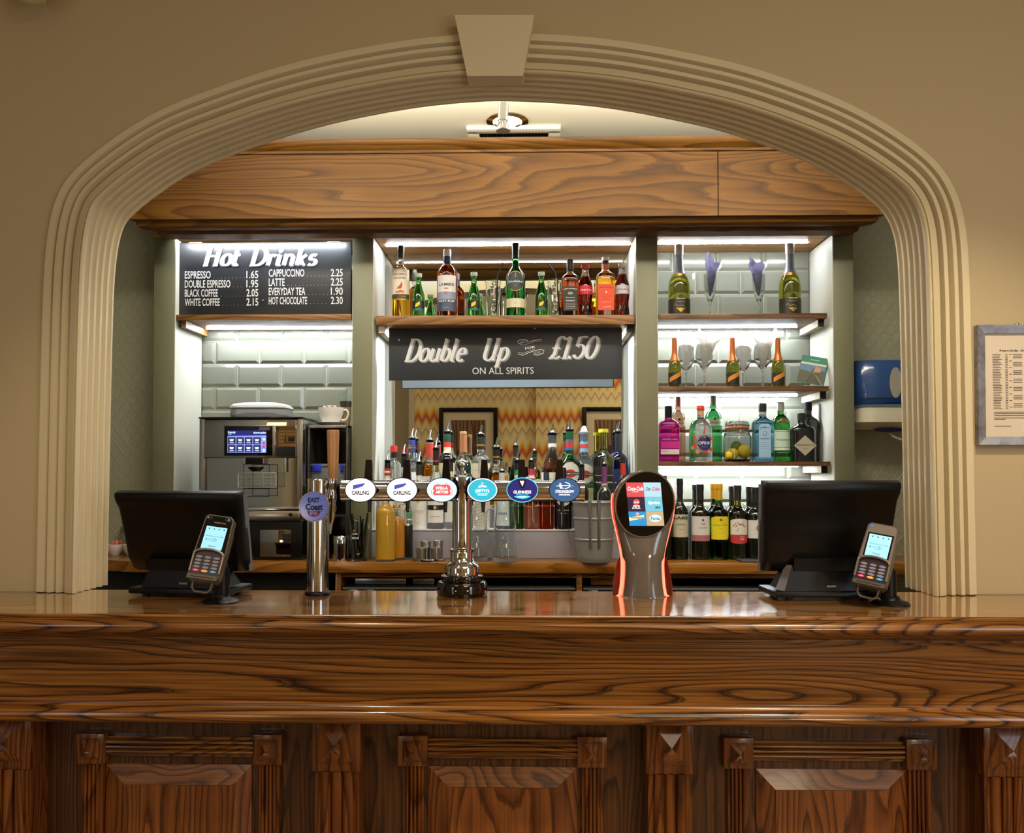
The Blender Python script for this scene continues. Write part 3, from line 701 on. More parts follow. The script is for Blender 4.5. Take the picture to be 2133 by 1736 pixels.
# ------------------------------------------------------------------ painted lettering drawn with a pen of changing width
def arc(cx, cy, rx, ry, a0, a1, n=12): return [(cx + rx * math.cos(math.radians(a0 + (a1 - a0) * i / n)), cy + ry * math.sin(math.radians(a0 + (a1 - a0) * i / n))) for i in range(n + 1)]
GL = {   # glyph: (advance, strokes)
    'D': (.78, [[(.12, 0), (.12, 1)], [(0, 1), (.3, 1)] + arc(.3, .5, .38, .5, 90, -90) + [(0, 0)]]),
    'o': (.56, [arc(.26, .29, .22, .29, 90, 450, 24)]),
    'u': (.62, [[(0, .56), (.1, .56), (.1, .2)] + arc(.26, .17, .16, .17, 180, 330), [(.46, .58), (.46, .05), (.56, .0)]]),
    'b': (.58, [[(-.02, 1), (.1, 1), (.1, .03)], arc(.28, .29, .2, .28, 150, -190, 20)]),
    'l': (.32, [[(-.02, 1), (.1, 1), (.1, .1)] + arc(.2, .1, .1, .1, 180, 300, 6)]),
    'e': (.54, [[(.07, .3), (.44, .34)] + arc(.27, .36, .18, .22, 0, 180) + arc(.28, .26, .2, .26, 180, 315)]),
    'U': (.86, [[(0, 1), (.24, 1)], [(.12, 1), (.12, .3)] + arc(.37, .28, .25, .28, 180, 340), [(.5, 1), (.74, 1)], [(.62, 1), (.62, .08), (.72, 0)]]),
    'p': (.6, [[(0, .56), (.1, .56), (.1, -.3)], [(-.03, -.3), (.22, -.3)], arc(.28, .29, .22, .29, 160, -170, 20)]),
    '£': (.66, [arc(.42, .82, .17, .18, 20, 180) + [(.25, .82), (.25, .2), (.12, .02)], [(.06, .48), (.46, .48)], [(.02, .0), (.16, .04), (.4, .0), (.56, .1)]]),
    '1': (.34, [[(.0, .86), (.16, 1), (.16, 0)], [(.02, 0), (.3, 0)]]),
    '.': (.2, [[(.06, .05), (.06, .0), (.065, .05)]]),
    '5': (.58, [[(.5, 1), (.12, .98), (.09, .56)] + arc(.26, .32, .24, .31, 120, -150, 18)]),
    '0': (.66, [arc(.3, .5, .25, .5, 90, 450, 30)]),
    'H': (.86, [[(0, 1), (.24, 1)], [(.12, 1), (.12, 0)], [(0, 0), (.24, 0)], [(.14, .5), (.6, .5)], [(.5, 1), (.74, 1)], [(.62, 1), (.62, 0)], [(.5, 0), (.74, 0)]]),
    't': (.42, [[(.12, .82), (.12, .14)] + arc(.24, .14, .12, .14, 180, 320, 8), [(0, .56), (.34, .56)]]),
    'r': (.46, [[(0, .56), (.1, .56), (.1, 0)], arc(.26, .38, .16, .18, 170, 40, 8)]),
    'i': (.32, [[(0, .56), (.1, .56), (.1, .1)] + arc(.2, .1, .1, .1, 180, 300, 6), [(.1, .82), (.11, .74), (.1, .8)]]),
    'n': (.64, [[(0, .56), (.1, .56), (.1, 0)], arc(.28, .36, .18, .2, 170, 0, 8) + [(.46, .1)] + arc(.54, .1, .08, .1, 180, 290, 5)]),
    'k': (.6, [[(-.02, 1), (.1, 1), (.1, 0)], [(.44, .56), (.14, .26)], [(.2, .32), (.36, .04), (.5, 0)]]),
    's': (.46, [arc(.22, .43, .14, .13, 40, 250, 12) + arc(.2, .15, .17, .15, 70, -150, 12)]),
    ' ': (.34, []),
}
def letters(mb, s, a, b, h, w, fn, m, c, slant=.28, thick=.17, thin=.06, shadow=None, sm=None, steps=7):
    adv = sum(GL[ch][0] for ch in s); k = w / adv
    cnt = [0]
    def stroke(pts, ox, oy, c0, mm, dc):
        n = len(pts); e = []
        for i in range(n):
            d = Vector(pts[min(i + 1, n - 1)]) - Vector(pts[max(i - 1, 0)])
            d = d.normalized() if d.length > 1e-9 else Vector((0, 1))
            wd = (thin + (thick - thin) * abs(d.y) ** 1.4) * h; nn = Vector((-d.y, d.x)) * wd / 2
            e.append((a + ox + pts[i][0] + nn.x, b + oy + pts[i][1] + nn.y, a + ox + pts[i][0] - nn.x, b + oy + pts[i][1] - nn.y))
        for p, q in zip(e, e[1:]):      # every dab lies a hair above the one before
            cnt[0] += 1; cc = c0 + dc * cnt[0]
            mb.add([fn(p[0], p[1], cc), fn(p[2], p[3], cc), fn(q[2], q[3], cc), fn(q[0], q[1], cc)], [(0, 1, 2, 3)], mm)
    def draw(ox, oy, c0, mm, dc):
        x = 0
        for ch in s:
            for st in GL[ch][1]:
                full = [((x + p) * k + slant * q * h, q * h) for p, q in st]
                if max(p for p, _ in st) - min(p for p, _ in st) < .08 and max(q for _, q in st) - min(q for _, q in st) < .09:
                    cnt[0] += 1; e = thick * h * .5; px, py = full[0]; mb.add([fn(a + ox + px + e * math.cos(t), b + oy + py + e * math.sin(t), c0 + dc * cnt[0]) for t in (PI * j / 6 for j in range(12))], [tuple(range(12))], mm); continue
                runs = [[full[0]]]
                for j in range(1, len(full)):
                    runs[-1].append(full[j])
                    if j < len(full) - 1 and (Vector(full[j]) - Vector(full[j - 1])).angle(Vector(full[j + 1]) - Vector(full[j]), 0) > .9: runs.append([full[j]])
                for pts in runs: stroke(pts, ox, oy, c0, mm, dc)
            x += GL[ch][0]
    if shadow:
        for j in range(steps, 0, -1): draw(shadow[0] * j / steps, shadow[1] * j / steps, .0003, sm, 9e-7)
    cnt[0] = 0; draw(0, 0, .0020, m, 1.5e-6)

# ------------------------------------------------------------------ things on the bar top
# tap tower
TY = 2.275
tx = X(963, TY)
tt = thing('tap_tower', 'chrome tower with a crossbar of six lit oval beer badges', 'beer tap', (tx, TY, ZC))
def zt_(py, Y=TY): return Z(py, Y, 963) - ZC
MB().lathe([(.066, 0), (.068, .006), (.068, .028), (.064, .036), (.056, .039), (.058, .045), (.057, .052), (.048, .056), (0.03, .056)], mat('black_lacquer', '#0b0808', .05, coat=.6), seg=40).build('base', tt)
MB().lathe([(.047, .055), (.047, .074), (.044, .082), (.036, .088), (.032, .093), (.032, .118), (.0345, .120), (.0345, .123), (.0275, .126), (.0265, .128), (.0265, zt_(1040))], CHROME, seg=40).build('column', tt)
yb, rb = TY - .005, .0285
zbar = (zt_(1000) + zt_(1045)) / 2
x0, x1 = X(716, TY) - tx, X(1214, TY) - tx
MB().cyl((x0, 0, zbar), (x1, 0, zbar), rb, CHROME, seg=36).build('crossbar', tt)
for x in (x0, x1):
    s_ = 1 if x > 0 else -1
    MB().cyl((x, 0, zbar), (x + .004 * s_, 0, zbar), rb + .001, STEELP, seg=36).build('end_cap', tt)
MB().lathe([(.0355, zbar + .012), (.0365, zbar + .034), (.0345, zbar + .036), (.022, zbar + .038), (.023, zbar + .043), (.012, zbar + .047), (.008, zbar + .054), (.009, zbar + .058), (.0135, zbar + .063), (.0155, zbar + .071), (.0135, zbar + .079), (.008, zbar + .083), (.004, zbar + .086), (0, zbar + .087)], CHROME, seg=28).build('finial', tt)
# shield collar in front of the joint
MB().poly([(-.0355, .036), (.0355, .036), (.0355, .012), (.022, -.004), (.012, -.022), (0, -.034), (-.012, -.022), (-.022, -.004), (-.0355, .012)], wrap(.0365, z0=zbar), CHROME, .001).build('collar', tt)
LIT = {}
def lit(name, col, s): return mat('lit_' + name, col, .3, emis=col, es=s * .72)
LW = lit('white', '#f4f4fb', 1.0); LNV = lit('navy', '#27246a', .9); LBL = lit('blue', '#4a52b8', .6); LRD = lit('red', '#cf5a63', .75); LSK = lit('sky', '#c4e2f2', .9)
LTL = lit('teal', '#31b0d0', .8); LWH = lit('print_white', '#ffffff', 1.0); LBK = mat('lit_black', '#14141e', .4); LDB = lit('deep_blue', '#1c3f86', .5); LSB = lit('steel_blue', '#3a5f94', .55); LCY = lit('cyan', '#4fd0ee', .8); LIND = lit('indigo', '#22226a', .7)
LPK = lit('pink', '#f0a8bc', .9)
RIMD = mat('badge_rim', '#2a2a4a', .25, .6)
HAND = mat('handle_black', '#0a0a10', .2, coat=.3)
badges = [(752, 'carling'), (838, 'carling'), (921, 'stella'), (1005, 'smith'), (1088, 'guinness'), (1176, 'bow')]
hx = [(769, 768), (848, 848), (930, 927), (1009, 1006), (1087, 1087), (1165, 1171)]
for (u, kind), (ha, hb) in zip(badges, hx):
    bx = X(u, TY - .045) - tx; bz = Z(1021, TY - .045) - ZC; fy = -.044
    ra, rb_ = M(33, TY - .045), M(26, TY - .045)
    fn = flat((bx, fy, bz))
    o = MB(); o.disc(0, 0, ra, rb_, fn, RIMD if kind != 'guinness' else LCY, 0, 48, .007).cyl((bx, fy + .001, bz), (bx, -.02, bz), .014, CHROME, seg=16)
    face = {'carling': LWH, 'stella': LSK, 'smith': LW, 'guinness': LNV, 'bow': LSB}[kind]
    o.disc(0, 0, ra - .0022, rb_ - .0022, fn, face, .0075, 48); c = .0079
    if kind == 'carling':
        o.poly([(-.020, .001), (-.020, .0125), (.011, .0185), (.011, .0125), (.007, .0125), (.007, .0095)], fn, LBL, c); o.poly([(.0075, .0095), (.0075, .012), (.0105, .012)], fn, LPK, c)
        o.text('CARLING', 0, -.0075, .0115, fn, LBK, c, .046, bold=.035)
    elif kind == 'stella':
        o.poly([(-.021, .012), (-.012, .015), (0, .013), (.012, .015), (.021, .012), (.024, .004), (.021, -.002), (.024, -.008), (.021, -.014), (-.021, -.014), (-.024, -.008), (-.021, -.002), (-.024, .004)], fn, LRD, c)
        for k in range(9): o.disc(-.020 + .005 * k, .016 + .002 * math.sin(k * 1.2), .0012, .0012, fn, LRD, c, 8)
        for s_ in (-1, 1): o.line([(s_ * q, r_) for q, r_ in arc(.022, -.006, .006, .009, -80, 90, 8)], .0014, fn, LRD, c)
        o.text('STELLA', 0, .005, .0075, fn, LWH, c + .0003, .032, bold=.03); o.text('ARTOIS', 0, -.0055, .0075, fn, LWH, c + .0003, .033, bold=.03)
    elif kind == 'smith':
        o.disc(0, 0, ra - .005, rb_ - .0045, fn, LTL, c, 40); c += .0003
        o.text('JOHN', 0, .008, .007, fn, LWH, c, .022, bold=.03, arc=.001); o.text("SMITH'S", 0, -.003, .0085, fn, LWH, c, .037, bold=.015, arc=.0015)
        o.line([(-.014, -.0105), (.014, -.0105)], .002, fn, LWH, c).line([(-.012, -.0145), (.012, -.0145)], .0012, fn, LWH, c).poly([(-.002, .013), (.002, .013), (.003, .019), (0, .021), (-.003, .019)], fn, LPK, c)
    elif kind == 'guinness':
        o.text('GUINNESS', 0, -.0055, .008, fn, LWH, c, .047, bold=.02); o.text('EXTRA COLD', 0, -.0125, .0035, fn, LCY, c, .032, bold=.02)
        o.poly([(-.022, -.0165), (0, -.0150), (.022, -.0165), (.014, -.0215), (0, -.0235), (-.014, -.0215)], fn, LCY, c).line([(-.010, -.018), (-.004, -.0175), (0, -.019), (.005, -.0172), (.010, -.018)], .0016, fn, LWH, c + .0003)
        o.poly([(-.012, .027), (.010, .027), (.005, .008), (.001, .003), (-.004, .008)], fn, mat('harp_dark', '#3a2c28', .3, .5), c, .003).poly([(-.0065, .024), (.005, .024), (.0005, .009)], fn, LWH, c + .0035)
    else:
        o.text('STRONGBOW', 0, -.004, .0075, fn, LWH, c, .049, bold=.02); o.text('ORIGINAL', 0, -.0125, .0040, fn, LWH, c, .030, bold=.02)
        o.line(arc(-.004, .012, .018, .0085, -75, 75, 12), .0020, fn, LWH, c).line([(-.022, .0105), (.012, .012)], .0016, fn, LWH, c).disc(-.012, .0165, .0022, .0022, fn, LWH, c, 12)
        o.poly([(-.016, .013), (-.007, .014), (-.008, .008), (-.001, .003), (-.006, .004), (-.012, .0035), (-.013, .008)], fn, LWH, c)
        for k in range(5): o.disc(.014 + .002 * k, .012 - .003 * (k % 3), .0007, .0007, fn, LWH, c, 6)
    o.build('badge', tt)
    # handle paddle above, spout below
    hxm = X(ha, TY) - tx; z0_, z1_ = zbar + .015, zt_(958)
    hb_ = MB(); w0, w1 = .0125, .0078
    hb_.add([(hxm - w0, -.012, z0_), (hxm + w0, -.012, z0_), (hxm + w0, .006, z0_), (hxm - w0, .006, z0_), (hxm - w1, -.010, z1_), (hxm + w1, -.010, z1_), (hxm + w1, .004, z1_), (hxm - w1, .004, z1_)], [(0, 3, 2, 1), (4, 5, 6, 7), (0, 1, 5, 4), (1, 2, 6, 5), (2, 3, 7, 6), (3, 0, 4, 7)], HAND)
    hb_.build('handle', tt)
    sxm = X(hb, TY) - tx; py_ = 1056 if kind == 'guinness' else 1068
    MB().cyl((sxm, .012, zt_(py_)), (sxm, .012, zbar), .0045, HAND, r1=.0075, seg=16).build('spout', tt)

# single tap column with wooden handle
SY = 2.265; sx = X(663, SY)
st = thing('tap_column', 'chrome tap column with a round blue badge and a wooden handle', 'beer tap', (sx, SY, ZC))
MB().lathe([(.034, 0), (.035, .004), (.033, .009), (.029, .012)], BLACK, seg=32).build('base', st)
zs = lambda py, Y=SY: Z(py, Y, 663) - ZC
MB().lathe([(.0295, .01), (.0295, zs(1003)), (.0300, zs(1003)), (.0300, zs(999)), (.028, zs(997)), (0, zs(996))], STEELP, seg=40).build('column', st)
LENS = mat('badge_blue', '#5b6fc0', .12, coat=1.0, emis='#5566c0', es=.12)
fn = flat((X(655, SY - .04) - sx, -.036, Z(1056, SY - .036) - ZC)); R_ = M(32, SY - .04)
o = MB().disc(0, 0, R_, R_, fn, mat('badge_bronze', '#9a7458', .3, .7), 0, 48, .008).disc(0, 0, R_ - .002, R_ - .002, fn, LENS, .0085, 48)
o.ring(0, 0, R_ - .004, R_ - .004, .0006, fn, LNV, .0088)
o.text('EAST', 0, .0175, .0135, fn, INK, .0089, .031, bold=.035); o.text('Coast', .001, -.0005, .0175, fn, INK, .0089, .046, bold=.04)
for k in (-1, 1): o.disc(.0195 * k, .0175, .0012, .0012, fn, INK, .0089, 10)
SHR = mat('shield_red', '#7a2338', .4); o.poly([(-.018, -.0115), (.018, -.0115), (.013, -.023), (0, -.028), (-.013, -.023)], fn, SHR, .0088).text('IPA', 0, -.0175, .010, fn, LENS, .0092, .020, bold=.03)
for k in range(3): o.line([(.012, -.012 - .003 * k), (.021 - .002 * k, -.012 - .003 * k)], .0012, fn, SHR, .0088)
o.cyl((fn(0, 0, 0)), (fn(0, 0, -.012)), .008, CHROME, seg=12); o.build('badge', st)
hw_ = MB(); hx0 = X(689, SY - .02) - sx
hw_.lathe([(.0105, zs(998)), (.0125, zs(985)), (.0148, zs(960)), (.0165, zs(905)), (.0165, zs(899)), (.015, zs(896))], wood('beech', '#cf9866', '#c08856', '#a87044', 'Z', 1, 6, .5, .4, .2, .1, 3.3, 20, 2), cx=hx0 + .002, cy=-.004, seg=28); hw_.build('handle', st)
hf = MB().lathe([(.006, zs(1070)), (.010, zs(1062)), (.0075, zs(1048)), (.010, zs(1040)), (.010, zs(1030)), (.007, zs(1022)), (.011, zs(1014)), (.010, zs(998))], CHROME, cx=hx0 + .002, cy=-.004, seg=20)
hf.cyl((.02, 0, zs(1040)), (hx0, -.004, zs(1040)), .008, CHROME).tube([(hx0 + .002, -.004, zs(1066)), (hx0 + .002, -.006, zs(1080)), (hx0 - .001, -.010, zs(1096)), (hx0 - .003, -.013, zs(1112))], [.0075, .0065, .005, .004], CHROME); hf.build('faucet', st)

# soft drinks dispenser
DY = 2.28; dx = X(1336, DY)
dd = thing('drinks_dispenser', 'taupe soft drink dispenser with an oval touch screen and red glowing edges', 'drinks dispenser', (dx, DY, ZC))
TAUPE = mat('taupe_gloss', '#625c57', .12, coat=.6); TAUPEM = mat('taupe_matte', '#6a6462', .4)
zd = lambda py: Z(py, DY - .05, 1336) - ZC
def hwid(z):      # half width of the glowing outline by height, measured
    tab = [(1243, 51), (1225, 48), (1200, 46), (1180, 45.5), (1160, 46.5), (1140, 50), (1120, 54.5), (1100, 59), (1080, 64), (1060, 66.5), (1040, 67), (1025, 64), (1010, 57), (1000, 49), (992, 39), (986, 26), (983, 12), (982, 2)]
    for (a, wa), (b_, wb_) in zip(tab, tab[1:]):
        za_, zb_ = zd(a), zd(b_)
        if za_ <= z <= zb_: return M(wa + (wb_ - wa) * (z - za_) / (zb_ - za_), DY - .05)
    return M(56 if z < .05 else 2, DY - .05)
zs_ = [zd(1243) + (zd(982) - zd(1243)) * (1 - math.cos(PI * i / 40)) / 2 for i in range(41)]
zs_[0] = 0.0
lean = lambda z: -.018 * max(0, (z - .12)) / .2      # head leans forward a little
mid_y = lambda z: -.02 + lean(z)
fs_ = MB(); vs_ = []; n = 17
for z in zs_:
    w_ = hwid(z); dpt = .050 if z < .12 else .050 - .018 * min(1, (z - .12) / .06)
    if z > zd(1010): dpt *= max(.05, (hwid(z) / hwid(zd(1010)))) ** .5
    w_ -= M(7 if z < .10 else 3, DY)
    w_ = max(w_, .0008)
    for i in range(n):
        a = PI * i / (n - 1); vs_.append((-w_ * math.cos(a), mid_y(z) - dpt * math.sin(a) ** .6, z))
fs_.add(vs_, [(j * n + i, j * n + i + 1, (j + 1) * n + i + 1, (j + 1) * n + i) for j in range(len(zs_) - 1) for i in range(n - 1)], TAUPE, True); fs_.build('front_shell', dd)
EDGE = mat('red_edge_light', '#ff8a7a', .4, emis='#ff4c38', es=4.6)
for s_ in (-1, 1):
    e = MB(); vs_ = []
    for z in zs_[:30]:
        w_ = hwid(z); k = M(9 if z < .06 else 8 if z < .10 else 5 if z < .14 else 2, DY)
        vs_ += [(s_ * (w_ - k), mid_y(z) - .002, z), (s_ * (w_ - .4 * k), mid_y(z) - .006, z), (s_ * w_, mid_y(z) + .004, z)]
    e.add(vs_, [f for j in range(29) for f in ((3 * j, 3 * j + 1, 3 * j + 4, 3 * j + 3), (3 * j + 1, 3 * j + 2, 3 * j + 5, 3 * j + 4))], EDGE, True); e.build('edge_light', dd)
bs = MB(); vs_ = []
for z in zs_:
    w_ = hwid(z); 
    if z < zd(1165): w_ = max(w_, M(61, DY) * (1 - .25 * max(0, (z - .03)) / .1))
    for i in range(n):
        a = PI * i / (n - 1); vs_.append((-w_ * math.cos(a), mid_y(z) + .004 + (.05 if z < .14 else .035) * math.sin(a) ** .6, z))
bs.add(vs_, [(j * n + i + 1, j * n + i, (j + 1) * n + i, (j + 1) * n + i + 1) for j in range(len(zs_) - 1) for i in range(n - 1)], TAUPEM, True); bs.build('back_shell', dd)
# glass face
fc = (0, mid_y(zd(1048)) - .0385, zd(1050)); tl = math.radians(6)
fnd = flat((0, fc[1], fc[2]), (1, 0, 0), (0, -math.sin(tl) * 0.8, math.cos(tl)))
ga, gb = M(58.5, DY - .05), M(66.5, DY - .05)
gp = [(ga * math.cos(t_) + .05 * gb * math.sin(t_), gb * math.sin(t_)) for t_ in (2 * PI * i / 48 for i in range(48))]
MB().poly([(a * 1.05, b_ * 1.045) for a, b_ in gp], fnd, TAUPE, -.012, .0125).poly(gp, fnd, BLACKG, .001).build('bezel', dd)
sc = MB(); c = .0016
def lits(n_, col, s=.75): return lit('scr_' + n_, col, s * .8)
sw_, shh = M(35, DY), M(44, DY)
cols = [('#c8505a', '#a9d3f2'), ('#2e2340', '#6cc0e0'), ('#2a8fd8', '#b7a98a')]
for r_ in range(3):
    for c_ in range(2):
        a0, b0_ = (-sw_ + sw_ * c_), shh - (r_ + 1) * 2 * shh / 3
        skew = lambda bb: -.0055 * bb / shh
        q = [(a0, b0_), (a0 + sw_ - .0003, b0_), (a0 + sw_ - .0003, b0_ + 2 * shh / 3 - .0003), (a0, b0_ + 2 * shh / 3 - .0003)]
        sc.poly([(a + skew(b_), b_) for a, b_ in q], fnd, lits(f'{r_}{c_}', cols[r_][c_]), c)
b1 = shh * 2 / 3
WT, RD_ = lits('w', '#ffffff', .9), lits('r', '#c83a48', .8)
sc.text('Coca-Cola', -sw_ / 2 - .003, b1 + .003, .011, fnd, WT, c + .0004, sw_ * .9, bold=.02, shear=.3).text('CLASSIC', -sw_ / 2 - .003, b1 - .0055, .0026, fnd, WT, c + .0004, .017, bold=.02)
sc.text('Diet', sw_ * .25 - .003, b1 + .002, .009, fnd, lits('dk', '#3a4a6a', .4), c + .0004, .012, shear=.3, bold=.015).text('Coke', sw_ * .68 - .003, b1 + .0025, .010, fnd, RD_, c + .0004, .019, shear=.3, bold=.02)
sc.disc(-sw_ / 2, .0055, .0085, .0080, fnd, lits('r2', '#d8545a', .8), c + .0003, 24).text('Coca-Cola', -sw_ / 2, .0055, .0045, fnd, WT, c + .0006, .013, shear=.3, bold=.02).text('zero', -sw_ / 2, -.0052, .0048, fnd, WT, c + .0004, .018, bold=.025).text('SUGAR', -sw_ / 2, -.0105, .0045, fnd, WT, c + .0004, .022, bold=.02)
sc.text('Sprite', sw_ / 2, .003, .010, fnd, WT, c + .0004, .030, bold=.02, shear=.15).text('zero', sw_ * .72, -.0085, .0050, fnd, lits('nv', '#1c3c6a', .4), c + .0004, .014, bold=.03, shear=.2)
sc.poly([(-sw_ + .005, -b1 - .006), (-.004, -b1 + .001), (-.002, -b1 + .010), (-sw_ + .004, -b1 + .003)], fnd, lits('cr', '#f0e8b8', .8), c + .0003).text('Schweppes', -sw_ / 2 + .002, -b1 + .0025, .007, fnd, mat('scr_ink', '#20302a', .5), c + .0006, sw_ * .72, shear=.2, bold=.02).disc(-sw_ / 2 + .003, -b1 + .0125, .0042, .0042, fnd, lits('pk', '#d8a0b8', .8), c + .0004, 18)
sc.disc(sw_ / 2 + .004, -b1 + .001, .0155, .0095, fnd, lits('fb', '#cfe6f4', .8), c + .0003, 28).text('Fanta', sw_ / 2 + .004, -b1 + .001, .0085, fnd, lits('fn', '#1f7fc0', .6), c + .0006, .024, bold=.025, shear=.1)
sc.build('touch_screen', dd)

# tills (backs towards us)
def till(name, label, u0, u1, ytop, ybot, rz, brand, stand_u, red):
    Yt = 2.25 + (.02 if rz < 0 else 0); xc = (X(u0, Yt) + X(u1, Yt)) / 2
    t = thing(name, label, 'till', (xc, Yt, ZC), rz)
    zt_t, zb_t = Z(ytop, Yt - .06) - ZC, Z(ybot, Yt) - ZC
    w1 = M((u1 - u0) / 2, Yt - .05) * 1.0; w0 = w1 * .87
    prof = [(0.0, -.004, .0), (.03, -.020, .0), (.16, -.040, .0), (.5, -.050, .0), (.78, -.062, .0), (.86, -.075, .0), (.93, -.080, .0), (.975, -.076, 0), (1.0, -.062, 0)]
    b_ = MB(); vs_ = []; hgt = zt_t - zb_t; n = 12
    for v, yb_, _ in prof:
        w_ = w0 + (w1 - w0) * v ** .8; z = zb_t + v * hgt; yfr = .040 - .085 * v + (.0 if v < 1 else .0)
        c_ = .012
        ring = [(-w_ + c_, yb_), (w_ - c_, yb_), (w_ - .003, yb_ + .005), (w_, yb_ + .014), (w_, yfr), (w_ - .004, yfr + .006), (-w_ + .004, yfr + .006), (-w_, yfr), (-w_, yb_ + .014), (-w_ + .003, yb_ + .005)]
        vs_ += [(x, y, z) for x, y in ring]
    n = 10; J = len(prof)
    b_.add(vs_, [(j * n + i, j * n + (i + 1) % n, (j + 1) * n + (i + 1) % n, (j + 1) * n + i) for j in range(J - 1) for i in range(n)] + [tuple(reversed(range(n))), tuple(range((J - 1) * n, J * n))], BLACK, True)
    b_.build('monitor', t)
    # screen rim seen round the edge
    rm = MB(); 
    for s_ in (-1, 1):
        rm.add([(s_ * (w0 + .001), .030, zb_t), (s_ * (w0 + .001), .052, zb_t), (s_ * (w1 + .001), -.030, zt_t - .01), (s_ * (w1 + .001), -.052, zt_t - .01)], [(0, 1, 2, 3)], GREYPL)
    rm.box(-w0, w0, .034, .056, zb_t - .004, zb_t, GREYPL, .002); rm.build('screen_rim', t)
    fnb = lambda v, y0_: (0, y0_, zb_t + v * hgt)
    # recessed line and lower hatch
    MB().box(-w0 * .62, w0 * .62, -.056, -.050, zb_t + .795 * hgt, zb_t + .800 * hgt, mat('brass_line', '#7a6a3a', .3, .6)).build('vent_slot', t)
    MB().add([(-w0 * .62, -.050, zb_t + .02 * hgt), (w0 * .62, -.050, zb_t + .02 * hgt), (w0 * .62, -.056, zb_t + .16 * hgt), (-w0 * .62, -.056, zb_t + .16 * hgt), (-w0 * .62, -.02, zb_t + .02 * hgt), (w0 * .62, -.02, zb_t + .02 * hgt), (w0 * .62, -.04, zb_t + .16 * hgt), (-w0 * .62, -.04, zb_t + .16 * hgt)], [(0, 1, 2, 3), (3, 2, 6, 7), (0, 4, 5, 1), (0, 3, 7, 4), (1, 5, 6, 2)], BLACK).build('hinge_cover', t)
    # foot: sloped neck and wedge base
    sa, sb = M(stand_u[0], Yt), M(stand_u[1], Yt)
    nk = MB(); w2, w3 = (sb - sa) / 2 * .78, (sb - sa) / 2 * .98; cx_ = (sa + sb) / 2
    nk.add([(cx_ - w3, -.055, .022), (cx_ + w3, -.055, .022), (cx_ + w3, .06, .022), (cx_ - w3, .06, .022), (cx_ - w2, -.046, zb_t + .02), (cx_ + w2, -.046, zb_t + .02), (cx_ + w2, .02, zb_t + .02), (cx_ - w2, .02, zb_t + .02)], [(0, 3, 2, 1), (4, 5, 6, 7), (0, 1, 5, 4), (1, 2, 6, 5), (2, 3, 7, 6), (3, 0, 4, 7)], BLACK)
    for s_ in (-1, 1): nk.add([(cx_ + s_ * w3, -.056, .022), (cx_ + s_ * (w3 + .012), -.02, .022), (cx_ + s_ * (w2 + .008), -.02, zb_t + .02), (cx_ + s_ * w2, -.047, zb_t + .02)], [(0, 1, 2, 3)], GREYPL)
    nk.poly([(cx_ - .002, .0335), (cx_ + .022, .0335), (cx_ + .022, .0385), (cx_ - .002, .0385)], flat((0, -.0565, 0)), GREYPL, .001)
    nk.build('stand_neck', t)
    bw = (sb - sa) / 2 * 1.22
    MB().box(cx_ - bw, cx_ + bw, -.072, .07, .008, .024, BLACK, .004).box(cx_ - bw * .75, cx_ - bw * .65, -.06, -.045, 0, .01, BLACKM).box(cx_ + bw * .65, cx_ + bw * .75, -.06, -.045, 0, .01, BLACKM).box(cx_ - bw * .75, cx_ - bw * .65, .06, .08, 0, .01, BLACKM).box(cx_ + bw * .65, cx_ + bw * .75, .06, .08, 0, .01, BLACKM).build('base', t)
    return t
till('till', 'black till with its back to us beside the chrome tap column', 254, 540, 1023, 1190, math.radians(-9), '', (-85, 95), False)
till('till', 'black till with its back to us beyond the glowing drinks dispenser', 1570, 1856, 1001, 1188, math.radians(3), '', (-98, 80), True)

